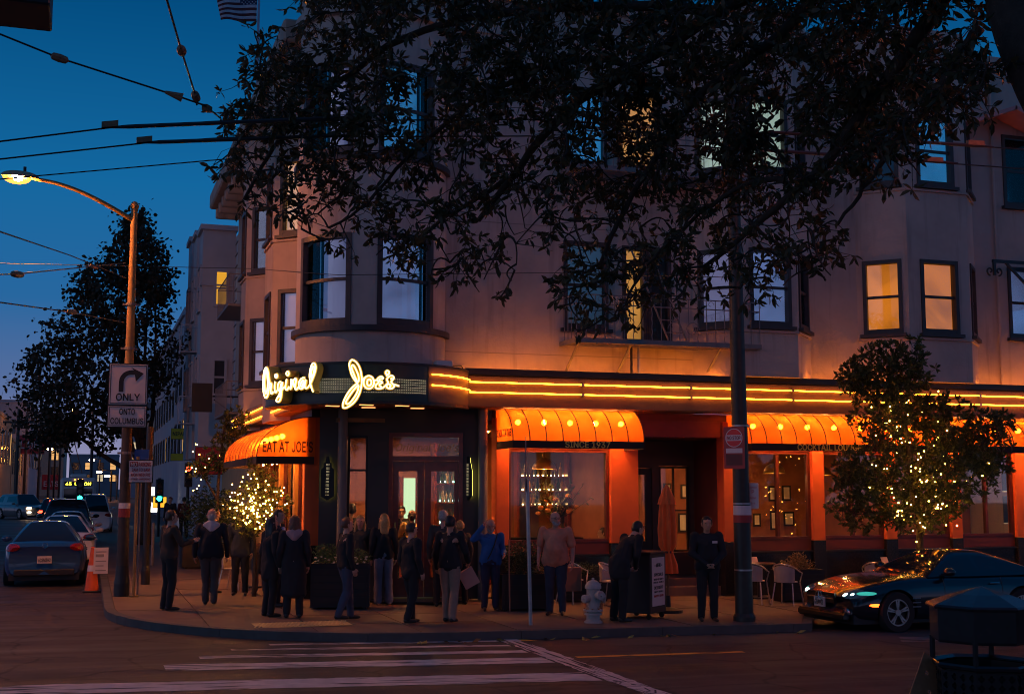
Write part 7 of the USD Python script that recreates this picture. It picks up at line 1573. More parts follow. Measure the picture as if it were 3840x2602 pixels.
person('person seen from behind in a long dark coat with a pale pink hood', 3.32, 21.4, D2R(-12), 1.70, 'light', ('long', 'auburn'), (0.018, 0.015, 0.018), 'soot', BLK, 'black', coat=0.52, hood=cloth('pale_pink', (0.45, 0.25, 0.25)))
person('person striding right in a dark jacket and blue jeans in front of the left planter', 4.1, 20.9, D2R(-80), 1.68, 'light', ('short', 'auburn'), (0.016, 0.016, 0.02), 'black', JEAN, 'denim', stride=0.16)
person('person with long blonde hair and an olive jacket facing the street behind the left planter', 4.93, 23.75, D2R(158), 1.66, 'ruddy', ('long', 'blonde'), (0.05, 0.04, 0.03), 'olive', BLK, 'black', coat=0.08)
person('person seen from behind with long blonde hair, black top and pale jeans by the doors', 5.33, 23.5, D2R(-4), 1.70, 'light', ('long', 'blonde'), BLK, 'black', (0.20, 0.19, 0.24), 'pale_jeans', flare=0.018, shoes=look('shoe_white', (0.5, 0.42, 0.38), 0.6), head_yaw=0.5)
person('slim person in black walking right in front of the glass doors', 5.02, 20.15, D2R(-65), 1.62, 'light', ('short', 'brown'), (0.014, 0.014, 0.016), 'black', BLK, 'black', stride=0.13, coat=0.12)
person('bald person in a tan shirt standing just inside the left door', 6.5, 26.0, D2R(-20), 1.72, 'tan', ('fringe', 'brown'), (0.55, 0.33, 0.12), 'tan', BLK, 'black', z=0.157, el=(-.27, .05, 1.2), wl=(-.2, .25, 1.1))
person('person in a black jacket and khaki trousers walking past the doors with a paper bag', 5.68, 20.15, D2R(-35), 1.74, 'tan', ('short', 'black'), BLK, 'black', (0.30, 0.20, 0.15), 'khaki', stride=0.08, er=(.27, .05, 1.14), wr=(.25, .22, .98), curl=0.95)
pb = thing('paper_bag', 'pale pink paper bag carried by the person in khaki trousers', 'bag', (6.02, 20.2, 0.86)); MB().obox((0, 0, 0), (0.9, -0.2, 0.5), (-0.5, 0, 0.86), (0.2, 1, 0), 0.26, 0.30, 0.10).build('bag_body', look('paper_pink', (0.5, 0.27, 0.22), 0.8), pb); MB().tube([(-0.12, 0, 0.14), (-0.1, 0, 0.24), (0.02, 0, 0.24), (0.02, 0, 0.18)], 0.005, 5).build('handle', MAROON, pb)
person('grey haired person in a dark tweed jacket going in at the right door', 6.32, 22.9, D2R(-15), 1.78, 'ruddy', ('short', 'grey'), (0.05, 0.04, 0.035), 'tweed', (0.03, 0.03, 0.035), 'black')
person('smaller fair haired person at the right door behind the grey haired one', 6.74, 23.2, D2R(10), 1.58, 'light', ('short', 'blonde'), (0.06, 0.05, 0.04), 'grey_brown', BLK, 'black')
_, J = person('person in a bright blue sweater with a hand to the brow and a walking cane', 6.95, 21.95, D2R(172), 1.64, 'ruddy', ('fringe', 'grey'), (0.02, 0.10, 0.30), 'bright_blue', (0.02, 0.025, 0.06), 'dark_denim', girth=1.12, er=(.36, .08, 1.36), wr=(.17, .16, 1.62), el=(-.25, .0, 1.13), wl=(-.22, .24, 1.06), beard='grey', head_tip=0.3)
cn = thing('walking_cane', 'long wooden cane held by the person in the bright blue sweater', 'cane', (7.22, 21.7, gz(7.2) + 0.134)); MB().tube([(0.02, 0, 0), (0, 0, 1.0), (0.01, 0, 1.28)], 0.014, 8).build('shaft', look('cane_wood', (0.35, 0.17, 0.1), 0.5), cn)
st = thing('camera_strap', 'dark strap across the chest of the person in the bright blue sweater', 'strap', (6.95, 21.95, gz(6.95) + 0.134), D2R(172)); MB().tube([(-.12, .06, 1.38), (-.05, .17, 1.2), (.03, .20, 1.02), (.08, .18, .93)], 0.014, 5).build('strap', BLACK, st)
person('heavy bald person in an untucked orange pink shirt right of the thin post', 7.84, 20.95, D2R(150), 1.80, 'ruddy', ('none', 'grey'), (0.62, 0.22, 0.13), 'salmon', (0.035, 0.045, 0.075), 'blue_jean', girth=1.32, sleeves='short', glasses=True, head_yaw=0.55, beard='grey', shoes=SHOE)
pg = thing('paper_carrier', 'brown paper carrier bag held low beside the heavy person in the orange pink shirt', 'bag', (8.22, 21.25, gz(8.2) + 0.52)); MB().box((-0.2, -0.07, 0), (0.2, 0.07, 0.42), 0.01).build('bag_body', look('paper_brown', (0.42, 0.2, 0.12), 0.8), pg); MB().tube([(-0.08, 0, 0.42), (-0.07, 0, 0.53), (0.07, 0, 0.53), (0.08, 0, 0.42)], 0.006, 5).build('handle', MAROON, pg)
person('hunched person in black leaning over the dark menu cart', 8.48, 19.65, D2R(-75), 1.80, 'light', ('short', 'black'), BLK, 'black', BLK, 'black', lean=0.62, el=(-.22, .10, 1.16), wl=(-.08, .28, 1.05), er=(.22, .10, 1.16), wr=(.08, .28, 1.05), coat=0.2, curl=0.95)
_, J = person('person in a dark uniform jacket with a white chest badge left of the tall pole', 10.0, 19.4, D2R(165), 1.76, 'tan', ('short', 'black'), (0.012, 0.013, 0.016), 'uniform', BLK, 'black', girth=1.15, el=(-.27, .04, 1.14), wl=(-.06, .22, .96), er=(.27, .04, 1.14), wr=(.06, .22, .96), coat=0.05)
bd = thing('chest_badge', 'small white badge on the dark uniform jacket', 'badge', (10.0, 19.4, gz(10) + 0.134), D2R(165)); MB().obox((-.10, .165, 1.33), (1, 0, 0), (0, 0.15, 1), (0, 1, -0.15), .085, .035, .02).build('badge', SIGNW, bd)
person('tall waiter in black seen from behind through the narrow corner window', 5.33, 26.6, D2R(-10), 1.84, 'tan', ('short', 'black'), BLK, 'black', BLK, 'black', z=0.157)
person('person in dark clothes on the left pavement, left of the far pair', 3.3, 55, D2R(150), 1.76, 'light', ('short', 'brown'), BLK, 'black', BLK, 'black', coat=0.15)
person('person in a dark red top far down the left pavement, right of the pair', 3.9, 55.5, D2R(5), 1.76, 'tan', ('short', 'black'), (0.12, 0.02, 0.02), 'dark_red', BLK, 'black')
person('bartender in dark clothes behind the left door glass', 6.85, 28.4, D2R(165), 1.76, 'tan', ('short', 'black'), BLK, 'black', BLK, 'black', z=0.157)
def seat_chair(label, x, y, rz):
    t = thing('dining_chair', label, 'chair', (x, y, 0.157), rz)
    MB().box((-.22, -.22, .40), (.22, .22, .45), .02).build('seat', MAROON, t); MB().box((-.22, -.24, .45), (.22, -.20, .95), .015).build('backrest', WOODRED, t)
    for a in (-.19, .19):
        for b in (-.19, .19): MB().box((a - .02, b - .02, 0), (a + .02, b + .02, .40)).build('leg', WOODRED, t)
seat_chair('dining chair of the diner in a white shirt', 10.75, 25.75, D2R(75)); person('diner in a white shirt seated at the right edge of the first window', 10.75, 25.75, D2R(75), 1.76, 'light', ('short', 'brown'), (0.6, 0.5, 0.36), 'white_shirt', BLK, 'black', seated=True, z=0.157, er=(.25, .06, 1.14), wr=(.16, .3, 1.08), el=(-.25, .06, 1.14), wl=(-.16, .3, 1.08))
seat_chair('dining chair of the diner in dark red', 8.45, 26.1, D2R(-160)); person('diner in dark red seated at the left of the first window', 8.45, 26.1, D2R(-160), 1.74, 'light', ('short', 'grey'), (0.25, 0.03, 0.03), 'diner_red', BLK, 'black', seated=True, z=0.157)

